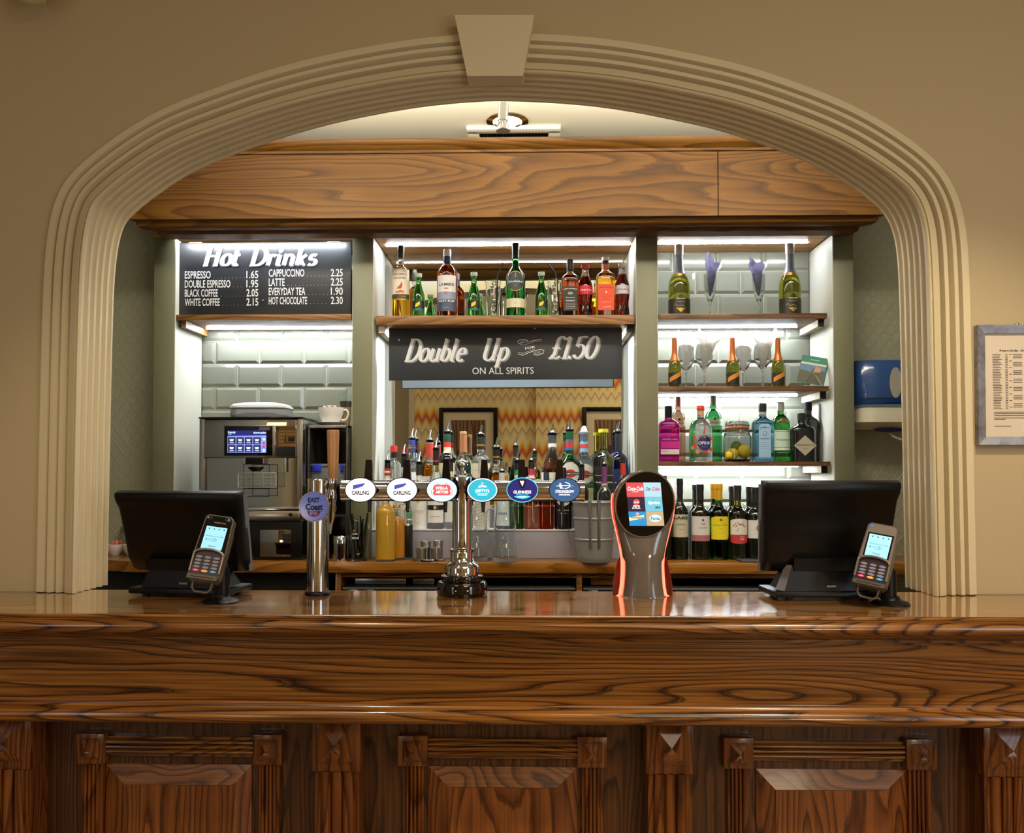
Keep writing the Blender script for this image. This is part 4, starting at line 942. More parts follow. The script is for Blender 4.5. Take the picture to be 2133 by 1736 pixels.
# card terminals on swivel stands
def terminal(label, ub, yb_, u, y0p, y1p, roll, top_dark, yaw):
    Yt = 2.128; t = thing('card_terminal', label, 'card reader', (X(ub, Yt), Yt, ZC))
    MB().lathe([(.046, 0), (.046, .003), (.040, .008), (.026, .011), (.022, .016), (.022, .02)], BLACK, seg=36).build('stand_base', t)
    zc = Z((y0p + y1p) / 2, Yt - .03) - ZC; xc = X(u, Yt - .03) - t.location.x; hh = M((y1p - y0p) / 2, Yt - .03) / math.cos(math.radians(22)); ww = .0385
    MB().cyl((0, .008, .012), (0, .008, .085), .0185, BLACK, seg=24).cyl((0, .008, .08), (xc * .7, -.002, zc), .016, BLACK, seg=20).build('stand_pole', t)
    R = Matrix.Translation((xc, -.030, zc)) @ Matrix.Rotation(math.radians(yaw), 4, 'Z') @ Matrix.Rotation(math.radians(roll), 4, 'Y') @ Matrix.Rotation(math.radians(-24), 4, 'X')
    fnt = lambda a, b_, c=0.0: R @ Vector((a, -c, b_))
    BR = mat('terminal_bronze', '#5d544c', .35, .3); BRL = mat('terminal_edge', '#8a827a', .3, .5)
    bd = MB(); outl = [(-ww, -hh + .01), (-ww + .008, -hh), (ww - .008, -hh), (ww, -hh + .01), (ww + .001, -hh * .1), (ww - .003, hh - .006), (ww - .010, hh), (-ww + .010, hh), (-ww + .003, hh - .006), (-ww - .001, -hh * .1)]
    bd.poly(outl, fnt, BR, -.020, .028); bd.poly([(a * .93, b_ * .97) for a, b_ in outl], fnt, BRL if not top_dark else BLACKG, .0081); bd.build('body', t)
    bk = MB().poly([(-ww * .8, -hh * .7), (ww * .8, -hh * .7), (ww * .9, hh * .6), (-ww * .9, hh * .6)], fnt, BLACK, -.042, .024); bk.build('holder', t)
    sb = MB(); s0, s1 = -.004, hh * .64
    sb.poly([(-ww * .78, s0 - .003), (ww * .78, s0 - .003), (ww * .78, s1 + .004), (-ww * .78, s1 + .004)], fnt, BLACKG, .0086)
    SCR = lit('terminal_screen', '#8fd0f4', .8); SI = mat('screen_ink', '#28506a', .6)
    sb.poly([(-ww * .68, s0), (ww * .68, s0), (ww * .68, s1), (-ww * .68, s1)], fnt, SCR, .0089)
    for k in range(4): sb.disc(-.018 + .0125 * k, s1 - .006, .0018, .0015, fnt, INK, .0092, 10)
    sb.text('Pay/swipe up to £30', 0, (s0 + s1) / 2 + .004, .0034, fnt, SI, .0093, .044).ring(0, (s0 + s1) / 2 - .005, .008, .004, .0006, fnt, SI, .0093, 20).disc(-.018, (s0 + s1) / 2 - .005, .0017, .0017, fnt, INK, .0093, 10).text('Pay', -.012, (s0 + s1) / 2 - .005, .003, fnt, SI, .0093)
    for k in range(2): sb.line([(.000 + .002 * k + q, (s0 + s1) / 2 - .005 + r_) for q, r_ in arc(0, 0, .0018, .0025, -60, 60, 5)], .0006, fnt, SI, .0094)
    sb.text('Welcome', 0, s0 + .008, .0036, fnt, INK, .0093, .018, bold=.01)
    sb.build('screen', t)
    kp = MB(); k1 = -.006
    hood = [(-ww * .95, -hh * .82), (ww * .95, -hh * .82), (ww * .95, k1 - .014)] + [(ww * .95 * math.cos(a), k1 - .014 + .014 * math.sin(a)) for a in (PI * i / 12 for i in range(1, 12))] + [(-ww * .95, k1 - .014)]
    kp.poly(hood, fnt, mat('keypad_shade', '#2c2430', .3), .0084, .0008)
    kp.tube([fnt(a, b_, .014) for a, b_ in hood[2:]], .0032, BRL, 8); kp.tube([fnt(hood[2][0], hood[2][1], .013), fnt(hood[1][0], hood[1][1] + .006, .010)], .0028, BRL, 8); kp.tube([fnt(hood[-1][0], hood[-1][1], .013), fnt(hood[0][0], hood[0][1] + .006, .010)], .0028, BRL, 8)
    kp.build('keypad_shield', t)
    KEY = mat('key_grey', '#8d8488', .4); KB = lit('key_blue', '#5a6ae8', .5)
    kk = 0; digits = ['1', '2', '3', '4', '5', '6', '7', '8', '9', '*', '0', '#', '', '', '']
    rows = 5; zt2, zb2 = k1 - .018, -hh * .78
    for r_ in range(rows):
        for c_ in range(3):
            a, b_ = -.0215 + .0215 * c_, zt2 + (zb2 - zt2) * (r_ + .3) / rows
            m_ = KEY if r_ < 4 else [lit('key_red', '#d83a6a', .25), lit('key_yellow', '#e8a048', .25), lit('key_cyan', '#2a8fc0', .25)][c_]
            ky = MB().disc(a, b_, .0082, .0031, fnt, m_, .0092, 16, .002)
            if r_ < 4: ky.text(digits[kk], a, b_, .0040, fnt, KB, .0116, None, bold=.04)
            else: ky.line([(a - .004, b_), (a + .004, b_)], .0012, fnt, WHITE, .0116)
            ky.build('key', t); kk += 1
    lo = MB().poly([(-ww * .96, -hh * .97), (ww * .96, -hh * .97), (ww * .96, -hh * .84), (-ww * .96, -hh * .84)], fnt, BR, .008, .008).poly([(-.028, -hh * .925), (.028, -hh * .925), (.028, -hh * .90), (-.028, -hh * .90)], fnt, INK, .0162); lo.build('card_slot', t)
    lp = MB().tube([fnt(-ww * .62, -hh * .96, 0), fnt(-ww * .6, -hh * 1.18, -.004), fnt(-ww * .4, -hh * 1.28, -.006), fnt(ww * .4, -hh * 1.28, -.006), fnt(ww * .6, -hh * 1.18, -.004), fnt(ww * .62, -hh * .96, 0)], .003, BR, 8); lp.build('holder_loop', t)
    hd = MB()
    if top_dark:
        hd.text('GREENE KING', .004, hh * .77, .0035, fnt, mat('grey_print', '#a8a49c', .5), .0088, .030).ring(.024, hh * .90, .0085, .0050, .0007, fnt, GREYPL, .0088, 24).ring(-.026, hh * .90, .008, .0042, .0006, fnt, GREYPL, .0088, 24).disc(-.029, hh * .90, .0014, .0014, fnt, WHITE, .0089, 10).text('Pay', -.024, hh * .90, .003, fnt, GREYPL, .0089)
        for k in range(3): hd.line([(.021 + .0018 * k + q, hh * .90 + r_) for q, r_ in arc(0, 0, .001, .0020 + .0006 * k, -60, 60, 5)], .0007, fnt, WHITE, .0089)
        hd.build('top_print', t)
    else:
        hd.poly([(-.030, hh * .87), (-.022, hh * .87), (-.022, hh * .93), (-.030, hh * .93)], fnt, lit('logo_blue', '#3a78d8', .4), .0088).build('logo_plate', t)
    return t
terminal('card reader on a swivel stand beside the tap column, black top with contactless marks', 462, 1262, 443, 1078, 1212, 8, True, 2)
terminal('card reader on a swivel stand by the arch foot, bronze top over a bright screen', 1852, 1258, 1824, 1094, 1222, 9, False, -34)
# ------------------------------------------------------------------ bottles
def prof_pts(spec, R, Hh, k=4):
    c = catmull([(r, z) for z, r in spec], k); out = []
    for r, z in c:
        r = max(r, 0.0) * R; z = z * Hh
        if out and z <= out[-1][1] + 1e-5 and abs(r - out[-1][0]) < 1e-5: continue
        out.append((r, z))
    return out
BODY = {
 'spirit': [(0, .0), (0, .88), (.012, .98), (.03, 1), (.35, 1), (.58, 1), (.64, .93), (.69, .70), (.72, .46), (.75, .37), (.85, .35), (.97, .35), (.972, .30), (1, .3)],
 'tall': [(0, .0), (0, .88), (.012, .98), (.03, 1), (.3, 1), (.52, 1), (.58, .92), (.64, .64), (.69, .42), (.75, .36), (.85, .34), (.99, .34), (1, .3)],
 'wine': [(0, .0), (0, .88), (.01, .98), (.03, 1), (.3, 1), (.58, 1), (.64, .93), (.68, .66), (.71, .46), (.75, .38), (.85, .36), (.93, .36), (.935, .40), (.96, .40), (1, .38)],
 'fizz': [(0, .0), (0, .88), (.01, .98), (.03, 1), (.2, 1), (.40, 1), (.50, .88), (.58, .64), (.66, .44), (.74, .37), (.86, .34), (.99, .32), (1, .3)],
 'mixer': [(0, .0), (0, .84), (.02, .95), (.05, 1), (.2, .98), (.40, 1), (.52, .92), (.64, .68), (.76, .46), (.86, .41), (.92, .44), (.95, .50), (1, .48)],
 'cola': [(0, .0), (0, .84), (.02, .95), (.06, .98), (.14, .94), (.22, .86), (.30, .88), (.42, .99), (.52, 1), (.62, .92), (.74, .66), (.85, .48), (.93, .44), (.94, .52), (1, .50)],
 'gin': [(0, .0), (0, .9), (.012, .98), (.03, 1), (.4, 1), (.62, 1), (.70, .88), (.76, .62), (.79, .40), (.83, .36), (.99, .36), (1, .3)],
 'squat': [(0, .0), (0, .9), (.012, .98), (.03, 1), (.4, 1), (.60, .97), (.70, .84), (.76, .56), (.79, .34), (.84, .28), (.99, .28), (1, .25)],
 'stout': [(0, .0), (0, .88), (.012, .98), (.03, 1), (.45, 1), (.64, 1), (.71, .86), (.76, .52), (.79, .38), (.86, .36), (.99, .36), (1, .3)],
 'decanter': [(0, .0), (0, .88), (.02, .98), (.05, 1), (.3, 1), (.5, .98), (.60, .82), (.70, .52), (.78, .36), (.86, .32), (.99, .32), (1, .28)],
 'cone': [(0, .0), (0, .9), (.02, .98), (.05, 1), (.3, 1), (.42, .96), (.55, .78), (.68, .52), (.78, .36), (.9, .32), (.99, .32), (1, .28)],
}
GREENG = glass('green_glass', '#4fb04a'); GREEND = glass('green_glass_deep', '#1f7a2c'); OLIVE = glass('olive_glass', '#a8a83a'); AMBER = glass('whisky_amber', '#f0b428', ior=1.36); RUM = glass('rum_brown', '#a8481a', ior=1.36)
WINEG = mat('wine_glass_dark', '#10140c', .06, coat=.5); COLA = glass('cola_brown', '#6a1c10', ior=1.36); BLUEG = glass('blue_glass', '#2436c8'); SAPPH = glass('pale_blue_glass', '#7cc4f0'); MAGENTA = glass('magenta_gin', '#e628b4', ior=1.36)
PEACH = glass('peach_gin', '#f4b8a0', ior=1.36); TEALG = glass('dark_green_glass', '#0f6a3c'); GINGREEN = glass('gin_green_glass', '#4cc070'); BLACKB = mat('black_bottle', '#0d0f12', .08, coat=.6); REDAMB = glass('red_amber', '#b83a14', ior=1.36)
FROST = mat('frosted_white', '#e9ebea', .3, trans=.25)
C_ = lambda h, r=.5, **k: mat('print_' + h.strip('#') + ('m' if k.get('metal') else ''), h, r, **k)
def cap_geo(mb, R, Hh, spec, f0, f1, m, over=.0012):
    """cap or foil that follows the outline between two heights"""
    pts = [(r + over, z) for r, z in prof_pts(spec, R, Hh, 5) if f0 * Hh <= z <= f1 * Hh + 1e-6]
    if len(pts) < 2: pts = [(pts[0][0] if pts else R * .36, f0 * Hh), (R * .36 + over, f1 * Hh)]
    pts = [(pts[0][0], f0 * Hh)] + pts + [(pts[-1][0], f1 * Hh + over)]
    return mb.lathe(pts + [(0, f1 * Hh + over)], m, seg=20)
def pourer(t, z, r, kind='steel', tilt=.25):
    b = MB().lathe([(r * .9, z - .004), (r * 1.12, z), (r * 1.15, z + .008), (r * .8, z + .012)], BLACK, seg=16)
    if kind == 'cone': b.lathe([(r * 1.25, z - .002), (r * 1.3, z + .008), (r * 1.0, z + .012)], GREYPL, seg=16); b.lathe([(r * .95, z + .011), (r * .8, z + .018), (r * .45, z + .034), (r * .3, z + .036), (0, z + .0365)], FROST, seg=16)
    else:
        b.lathe([(r * .85, z + .011), (r * .6, z + .017), (r * .3, z + .018)], STEELP, seg=16)
        p = [(0, 0, z + .016), (0, 0, z + .024), (tilt * .008, 0, z + .036), (tilt * .022, 0, z + .050)]; b.tube(p, [.0040, .0040, .0034, .0028], STEELP, 8)
    return b.build('pourer', t)
def bottle(name, label, u, zb, Y, ytop, w, shape, gm, cap=None, fill=None, sq=2.0, prints=None, pour=None, ycap=None, group=None, cat='bottle', rz=0.0, extra=None, seg=28, neck=None):
    t = thing(name, label, cat, (X(u, Y), Y, zb), rz, group)
    R = M(w / 2, Y); Hh = Z(ycap or ytop, Y, u) - zb; spec = BODY[shape]
    b = MB(); pts = prof_pts(spec, R, Hh)
    mf = None
    if fill: mf = lambda z: fill[1] if z < fill[0] * Hh else (fill[2] if len(fill) > 2 else CLEAR)
    if pts[-1][0] > 1e-4: pts.append((0, pts[-1][1]))
    if sq > 2:     # squared body, round neck
        vs_, n = [], seg
        for r, z in pts:
            e = 2 + (sq - 2) * min(1, max(0, (r / R - .45) / .4))
            for i in range(n):
                a = 2 * PI * i / n; k = r * sqr(a, e); vs_.append((k * math.sin(a), -k * math.cos(a) * (.82 if e > 2.5 else 1 - .18 * (e - 2) / .5), z))
        for j in range(len(pts) - 1):
            mm = gm if mf is None else mf((pts[j][1] + pts[j + 1][1]) / 2)
            b.add([vs_[j * n + i] for i in range(n)] + [vs_[(j + 1) * n + i] for i in range(n)], [(i, (i + 1) % n, n + (i + 1) % n, n + i) for i in range(n)], mm, True)
        bm = bmesh.new(); me = b.mesh('x'); bm.from_mesh(me); bmesh.ops.remove_doubles(bm, verts=bm.verts, dist=1e-6); bm.to_mesh(me); bm.free()
        me.name = 'glass_body'; me.set_sharp_from_angle(angle=math.radians(50)); o = bpy.data.objects.new('glass_body', me); COL.objects.link(o); o.parent = t
    else:
        b.lathe(pts, gm, seg=seg, mfun=mf, cap=False); b.build('glass_body', t)
    if cap: 
        cb = MB()
        for c in (cap if isinstance(cap[0], tuple) else (cap,)): cap_geo(cb, R, Hh, spec, c[0], c[1], c[2], c[3] if len(c) > 3 else .0012)
        cb.build('cap', t)
    if prints:
        pb = MB(); fl = sq > 2
        fn = flat((0, -R * .82 - .0004, 0)) if fl else wrap(R + .0005)
        prints(pb, fn, R, Hh); pb.build('label', t)
    if pour: pourer(t, Hh - .002, R * .34 if neck is None else neck, pour)
    if extra: extra(t, R, Hh)
    return t
def band(pb, fn, R, h0, h1, m, aw=1.15, c=0.0): pb.rect(-R * aw, R * aw, h0, h1, fn, m, c, nu=14, smooth=True)
K = INK; WP = PAPER; CR = CREAM

# --- whisky shelf
zm = sh['mid'][1]; Ym = 3.475
def p_grouse(pb, fn, R, H_):
    band(pb, fn, R, .25 * H_, .66 * H_, C_('#e9dcc4'), 1.3); band(pb, fn, R, .25 * H_, .315 * H_, C_('#3a3420'), 1.3, .0003); band(pb, fn, R, .235 * H_, .25 * H_, GOLD, 1.3, .0002)
    pb.text('THE FAMOUS', 0, .585 * H_, .0075, fn, C_('#6a4a2c'), .0006, R * 1.75, bold=.01).text('GROUSE', 0, .535 * H_, .0085, fn, C_('#6a4a2c'), .0006, R * 1.5, bold=.01)
    q = .40 * H_
    pb.poly([(-.016, q - .004), (-.010, q - .001), (-.004, q + .006), (.003, q + .012), (.006, q + .020), (.009, q + .023), (.013, q + .021), (.011, q + .018), (.012, q + .008), (.008, q - .002), (.002, q - .005), (-.005, q - .004)], fn, C_('#a8402c'), .0006)
    pb.poly([(-.018, .33 * H_), (.02, .33 * H_), (.02, .355 * H_), (.006, .37 * H_), (-.018, .345 * H_)], fn, C_('#c86a48'), .0005).line([(.004, q - .005), (.003, q - .012)], .0012, fn, C_('#8a4030'), .0006)
    pb.text('FINEST SCOTCH WHISKY', 0, .28 * H_, .003, fn, GOLD, .0007, R * 1.4)
bottle('whisky_bottle', 'amber whisky bottle with a red bird on its cream label', 834, zm, Ym, 513, 37, 'spirit', AMBER, (.83, 1, C_('#2a2418', .35)), (.67, AMBER), prints=p_grouse)
def p_mix(pb, fn, R, H_):
    band(pb, fn, R, .15 * H_, .37 * H_, C_('#14160f'), 1.2); band(pb, fn, R, .15 * H_, .20 * H_, C_('#0f5a48'), 1.2, .0003)
    pb.poly([(-.010, .225 * H_), (-.009, .30 * H_), (-.004, .315 * H_), (.006, .34 * H_), (.009, .35 * H_), (.008, .28 * H_), (.002, .25 * H_)], fn, C_('#e6dc22'), .0006).text('Schweppes', -.0005, .285 * H_, .003, fn, K, .0009, .013, shear=.2).text('TONIC', .003, .215 * H_, .002, fn, C_('#d8a83a'), .0009, .008)
for u, yt, lb in ((871, 571, 'small green mixer bottle between the amber whisky and the dark rum'), (987, 569, 'small green mixer bottle beside the dark rum bottle'), (1128, 568, 'small green mixer bottle beside the tall green malt bottle')):
    bottle('mixer_bottle', lb, u, zm, Ym, yt, 27, 'mixer', GREENG, (.92, 1, C_('#d8e8d8', .3)), prints=p_mix, group='small green mixers on the whisky shelf')
def p_rum(pb, fn, R, H_):
    band(pb, fn, R, .36 * H_, .60 * H_, C_('#e6e4de'), 1.05); band(pb, fn, R, .08 * H_, .36 * H_, C_('#39425c'), 1.05); band(pb, fn, R, .25 * H_, .36 * H_, C_('#8e93a8'), 1.05, .0003)
    pb.text("LAMB'S", 0, .465 * H_, .0115, fn, K, .0006, R * 1.5, bold=.01).poly([(-.009, .40 * H_), (.009, .40 * H_), (.009, .415 * H_), (-.009, .415 * H_)], fn, C_('#b03a2c'), .0006)
    pb.line([(-.010, .335 * H_), (-.006, .355 * H_), (.0, .35 * H_), (.006, .335 * H_), (-.004, .335 * H_), (.004, .32 * H_)], .0016, fn, C_('#6a2a24'), .0006).text('NAVY RUM', 0, .225 * H_, .0085, fn, WP, .0006, R * 1.65, bold=.015).line([(-.012, .13 * H_), (.012, .13 * H_)], .0012, fn, C_('#c8b46a'), .0006)
bottle('rum_bottle', 'dark rum bottle with a white and navy label', 931, zm, Ym, 521, 43, 'gin', RUM, ((.90, 1, C_('#e8e6e2', .3)), (.79, .91, C_('#1c2748', .3))), (.74, RUM), prints=p_rum)
def p_malt(pb, fn, R, H_):
    pb.poly([(R * .92 * math.cos(a) * 1.0, .47 * H_ + .125 * H_ * math.sin(a)) for a in (2 * PI * i / 32 for i in range(32))], fn, C_('#27343a'), .0003).poly([(R * .98 * math.cos(a), .47 * H_ + .133 * H_ * math.sin(a)) for a in (2 * PI * i / 32 for i in range(32))], fn, GOLD, .0)
    pb.text('Glenfiddich', 0, .465 * H_, .0085, fn, WP, .0006, R * 1.6, bold=.01).line([(-.003, .52 * H_), (.002, .535 * H_), (-.002, .55 * H_), (.003, .565 * H_), (-.001, .575 * H_)], .002, fn, GOLD, .0006).text('12', 0, .41 * H_, .005, fn, GOLD, .0006)
    band(pb, fn, R, .12 * H_, .24 * H_, C_('#ddd6b4'), 1.2); pb.text('12', 0, .18 * H_, .0065, fn, C_('#8a8460'), .0006)
bottle('malt_bottle', 'tall green malt whisky bottle in the middle of its shelf', 1074, zm, Ym, 508, 41, 'tall', GREEND, (.80, 1, C_('#20241c', .3)), prints=p_malt)
def p_jack(pb, fn, R, H_):
    w_ = R * .80; pb.poly([(-w_, .10 * H_), (w_, .10 * H_), (w_, .52 * H_), (-w_, .52 * H_)], fn, C_('#151515'), .0004)
    pb.text("JACK DANIEL'S", 0, .465 * H_, .006, fn, WP, .0008, w_ * 1.8, bold=.02, arc=.003).ring(0, .40 * H_, .010, .0055, .0012, fn, WP, .0008, 24).text('No.7', 0, .40 * H_, .0045, fn, WP, .0008, bold=.03)
    pb.text('Tennessee', 0, .325 * H_, .0045, fn, WP, .0008, w_ * 1.3, shear=.2).text('WHISKEY', 0, .27 * H_, .0050, fn, WP, .0008, w_ * 1.4, bold=.02)
    for k in range(4): pb.line([(-w_ * .7, (.225 - .028 * k) * H_), (w_ * .7, (.225 - .028 * k) * H_)], .0012, fn, C_('#b8b8b4'), .0008)
bottle('bourbon_bottle', 'square whiskey bottle with a black label and white print', 1188, zm, Ym, 542, 36, 'stout', AMBER, (.80, 1, C_('#1a1a1e', .3)), (.66, RUM), sq=6, prints=p_jack)
def p_cola(c1, c2, s):
    def f(pb, fn, R, H_):
        band(pb, fn, R, .42 * H_, .58 * H_, c1, 1.25); pb.text(s, 0, .50 * H_, .0075, fn, c2, .0006, R * 1.7, shear=.3, bold=.015)
    return f
bottle('cola_bottle', 'contoured cola bottle with a red label', 1220, zm, Ym, 552, 31, 'cola', COLA, (.92, 1, C_('#c83a3a', .3)), (.78, COLA), prints=p_cola(C_('#c22030'), WP, 'Coca-Cola'))
def p_fire(pb, fn, R, H_):
    w_ = R * .82; pb.poly([(-w_, .10 * H_), (w_, .10 * H_), (w_, .53 * H_), (-w_, .53 * H_)], fn, C_('#d8482c'), .0004)
    pb.text("JACK DANIEL'S", 0, .47 * H_, .0058, fn, C_('#5a1a10'), .0008, w_ * 1.7, bold=.02, arc=.002).text('TENNESSEE', 0, .33 * H_, .0040, fn, C_('#a03018'), .0008, w_ * 1.2).text('FIRE', 0, .28 * H_, .0045, fn, C_('#a03018'), .0008, w_ * .7, bold=.02)
    pb.poly([(-.003, .385 * H_), (.003, .385 * H_), (.0035, .40 * H_), (.001, .425 * H_), (-.0005, .405 * H_), (-.0032, .405 * H_)], fn, C_('#f0d8b0'), .0008).line([(-w_ * .6, .23 * H_), (w_ * .6, .23 * H_)], .001, fn, C_('#f0c8a0'), .0008).line([(-w_ * .5, .15 * H_), (w_ * .6, .16 * H_)], .0016, fn, C_('#f0c8a0'), .0008)
bottle('bourbon_bottle', 'square whiskey bottle with an orange red label', 1262, zm, Ym, 537, 40, 'stout', AMBER, ((.94, 1, C_('#e8e4da', .3)), (.87, .95, C_('#1a1a1e', .3)), (.76, .88, C_('#d07850', .35))), (.66, AMBER), sq=6, prints=p_fire)
bottle('cola_bottle', 'contoured cola bottle with a silver label', 1297, zm, Ym, 550, 31, 'cola', COLA, (.92, 1, C_('#d8d8dc', .3)), (.80, COLA), prints=p_cola(C_('#c4c6ce'), C_('#c22030'), 'Coke'))
ICE = glass('ice', '#ffffff', .12, 1.31)
def tumbler(label, u, Y, zb, ytop, w1, w0, straw, ice=True):
    t = thing('tumbler', label, 'glass', (X(u, Y), Y, zb)); r1, r0, h = M(w1 / 2, Y), M(w0 / 2, Y), Z(ytop, Y, u) - zb
    MB().lathe([(0, 0), (r0, 0), (r1, h), (r1 - .0016, h), (r0 - .0016, .008), (0, .008)], CLEAR, seg=32).build('glass_body', t)
    for k in range(7):
        z = .012 + k * (h - .03) / 6; a = k * 2.1; s_ = .0085; q = Matrix.Translation((.006 * math.cos(a), .006 * math.sin(a), z + s_)) @ Euler((a, a * .7, a * 1.3)).to_matrix().to_4x4()
        if ice: MB().box(-s_, s_, -s_, s_, -s_, s_, ICE, .003, q).build('ice_cube', t)
    p = [P(a, b_, Y) - t.location for a, b_ in straw]; p[0].z = max(p[0].z, .010)
    MB().tube(p, .0030, BLACK, 10).build('straw', t)
    return t
tumbler('tall glass of ice and a black straw beside the malt bottle', 1027, Ym + .005, zm, 586, 33, 27, [(1033, 650), (1036, 585), (1037, 573), (1047, 551)])
tumbler('tall glass of ice and a black straw beside the black label whiskey', 1157, Ym + .005, zm, 584, 33, 28, [(1166, 650), (1159, 580), (1157, 570), (1143, 551)])

# --- sparkling wine shelf
z1 = sh['r1'][1]; Y1 = 3.485
def p_fizz(pb, fn, R, H_):
    band(pb, fn, R, .0 * H_ + .002, .23 * H_, C_('#17170f'), 1.5); pb.poly([(0, .04 * H_), (R * .62, .16 * H_), (0, .30 * H_), (-R * .62, .16 * H_)], fn, C_('#1c1a14'), .0004)
    pb.poly([(0, .035 * H_), (R * .46, .095 * H_), (-R * .46, .095 * H_)], fn, GOLD, .0006).text('ALBA LUNA', 0, .225 * H_, .0042, fn, C_('#e6dcc0'), .0007, R * .85, bold=.02).text('PROSECCO', 0, .185 * H_, .0028, fn, C_('#c8b06a'), .0007, R * .8).line([(-R * .6, .12 * H_), (-R * .5, .16 * H_), (-R * .3, .115 * H_), (-R * .1, .13 * H_), (R * .3, .12 * H_)], .0012, fn, C_('#c8b06a'), .0007)
for u, yt, lb in ((1416, 512, 'large sparkling wine bottle with silver foil beside the grey post'), (1648, 510, 'large sparkling wine bottle with silver foil near the open shelf end')):
    bottle('sparkling_wine_bottle', lb, u, z1, Y1, yt, 45, 'fizz', OLIVE, ((.86, 1, C_('#d4d6dc', .35, metal=.6), .0035), (.58, .87, C_('#9aa0b4', .4, metal=.4)), (.55, .585, GOLD)), prints=p_fizz)
def napkin_cone(t, z0, z1_, r, m, seed, ph=0.0):
    rnd = random.Random(seed); b = MB(); vs_ = []; n = 10; J = 8
    for j in range(J + 1):
        f = j / J; rr = .003 + r * f ** .7 * (1.25 if f > .75 else 1.0)
        for i in range(n):
            a = 2 * PI * i / n + ph; fold = 1 + .28 * math.cos(3 * a + seed) * f
            top = .35 * (z1_ - z0) * f ** 3 * (math.cos(a * 1.0 + seed) * .5 + .5 * math.cos(2 * a + seed * 2)) * .6
            vs_.append((rr * fold * math.sin(a), -rr * fold * math.cos(a) * .7, z0 + (z1_ - z0) * f * .86 + top))
    b.add(vs_, [(j * n + i, j * n + (i + 1) % n, (j + 1) * n + (i + 1) % n, (j + 1) * n + i) for j in range(J) for i in range(n)], m, False)
    return b
def translucent(name, col, f=.5):
    m = mat(name, col, .85); ns, L, b = nodes(m); t = N(m, 'ShaderNodeBsdfTranslucent'); t.inputs[0].default_value = lin(col); x = N(m, 'ShaderNodeMixShader', i_0=f)
    L.new(b.outputs[0], x.inputs[1]); L.new(t.outputs[0], x.inputs[2]); L.new(x.outputs[0], ns['Material Output'].inputs[0]); return m
PURPLE = translucent('purple_paper', '#6c6a86'); DARKNAP = mat('dark_napkin', '#2a2a3a', .8); WNAP = translucent('white_napkin', '#f4f3f0', .45)
def flute(label, u, ytop, yn, seed, tilt):
    t = thing('champagne_flute', label, 'glass', (X(u, Y1), Y1, z1)); h = Z(ytop, Y1, u) - z1
    MB().lathe([(0, 0), (.026, 0), (.026, .0015), (.005, .005), (.0035, .02), (.0035, .055), (.010, .066), (.0215, .10), (.0255, .14), (.0245, h), (.0235, h), (.0245, .14), (.0205, .10), (.009, .070), (0, .066)], CLEAR, seg=28).build('glass_body', t)
    k = tag(napkin_cone(t, 0, Z(yn, Y1, u) - z1 - .085, .022, PURPLE, seed).build('paper_napkin'), 'folded purple napkin in the flute ' + label.split('napkin ')[1], 'napkin')
    k.location = t.location + Vector((0, 0, .085)); k.rotation_euler = (0, tilt, 0)
    return t
def napflute(u, ytop, yn, seed, tilt, where):
    flute('tall flute holding a purple napkin ' + where, u, ytop, yn, seed, tilt)
napflute(1481, 571, 531, 1.0, .06, 'beside the first sparkling wine bottle'); napflute(1583, 573, 536, 2.6, -.10, 'next to the sparkling wine at the open end')

# --- napkin glass shelf
z2 = sh['r2'][1]; Y2 = 3.485
def p_mini(pb, fn, R, H_):
    band(pb, fn, R, .06 * H_, .30 * H_, C_('#191a14'), 1.4); pb.poly([(-R * .98, .10 * H_), (R * .98, .24 * H_), (R * .98, .33 * H_), (-R * .98, .19 * H_)], fn, C_('#d8882c'), .0004).line([(-R * .6, .175 * H_), (R * .6, .255 * H_)], .0022, fn, C_('#b8641c'), .0007)
for u, lb in ((1406, 'small sparkling wine bottle with orange foil next to the grey post'), (1527, 'small sparkling wine bottle with orange foil in the middle of its shelf'), (1622, 'small sparkling wine bottle with orange foil beside the leaflet rack')):
    bottle('mini_wine_bottle', lb, u, z2, Y2 - .01, 706, 27, 'fizz', OLIVE, ((.86, 1, COPPER, .0016), (.54, .87, COPPER)), prints=p_mini)
def wineglass(label, u, Y, ytop, w, yn, seed, tilt, nlab):
    yn = max(yn, 681 if Y < 3.55 else 684)
    t = thing('wine_glass', label, 'glass', (X(u, Y), Y, z2)); h = Z(ytop, Y, u) - z2; r = M(w / 2, Y)
    MB().lathe([(0, 0), (r * .85, 0), (r * .85, .0015), (.006, .006), (.004, .02), (.004, h * .38), (.009, h * .44), (r * .8, h * .56), (r, h * .72), (r * .84, h), (r * .80, h), (r * .96, h * .72), (r * .76, h * .57), (.007, h * .46), (0, h * .45)], CLEAR, seg=28).build('glass_body', t)
    k = tag(napkin_cone(t, 0, min(Z(yn, Y, u), sh['r1'][2] - .026) - z2 - h * .47, r * 1.05, WNAP, seed, seed).build('paper_napkin'), nlab, 'napkin'); k.location = t.location + Vector((0, 0, h * .47)); k.rotation_euler = (0, tilt, 0)
for a in ((1430, 3.60, 720, 34, 676, 1.3, .03, 'beside the first orange foil bottle'), (1468, 3.49, 718, 36, 672, 2.2, .10, 'between the first two orange foil bottles'), (1549, 3.60, 722, 34, 674, 3.7, .05, 'just behind the middle orange foil bottle'), (1590, 3.49, 718, 36, 670, 4.4, .10, 'between the last two orange foil bottles')):
    wineglass('wine glass stuffed with a white napkin ' + a[7], *a[:7], 'white napkin in the glass ' + a[7])
mt = thing('leaflet_rack', 'wire rack holding green leaflets at the end of the napkin glass shelf', 'leaflet holder', (X(1688, 3.47), 3.47, z2))
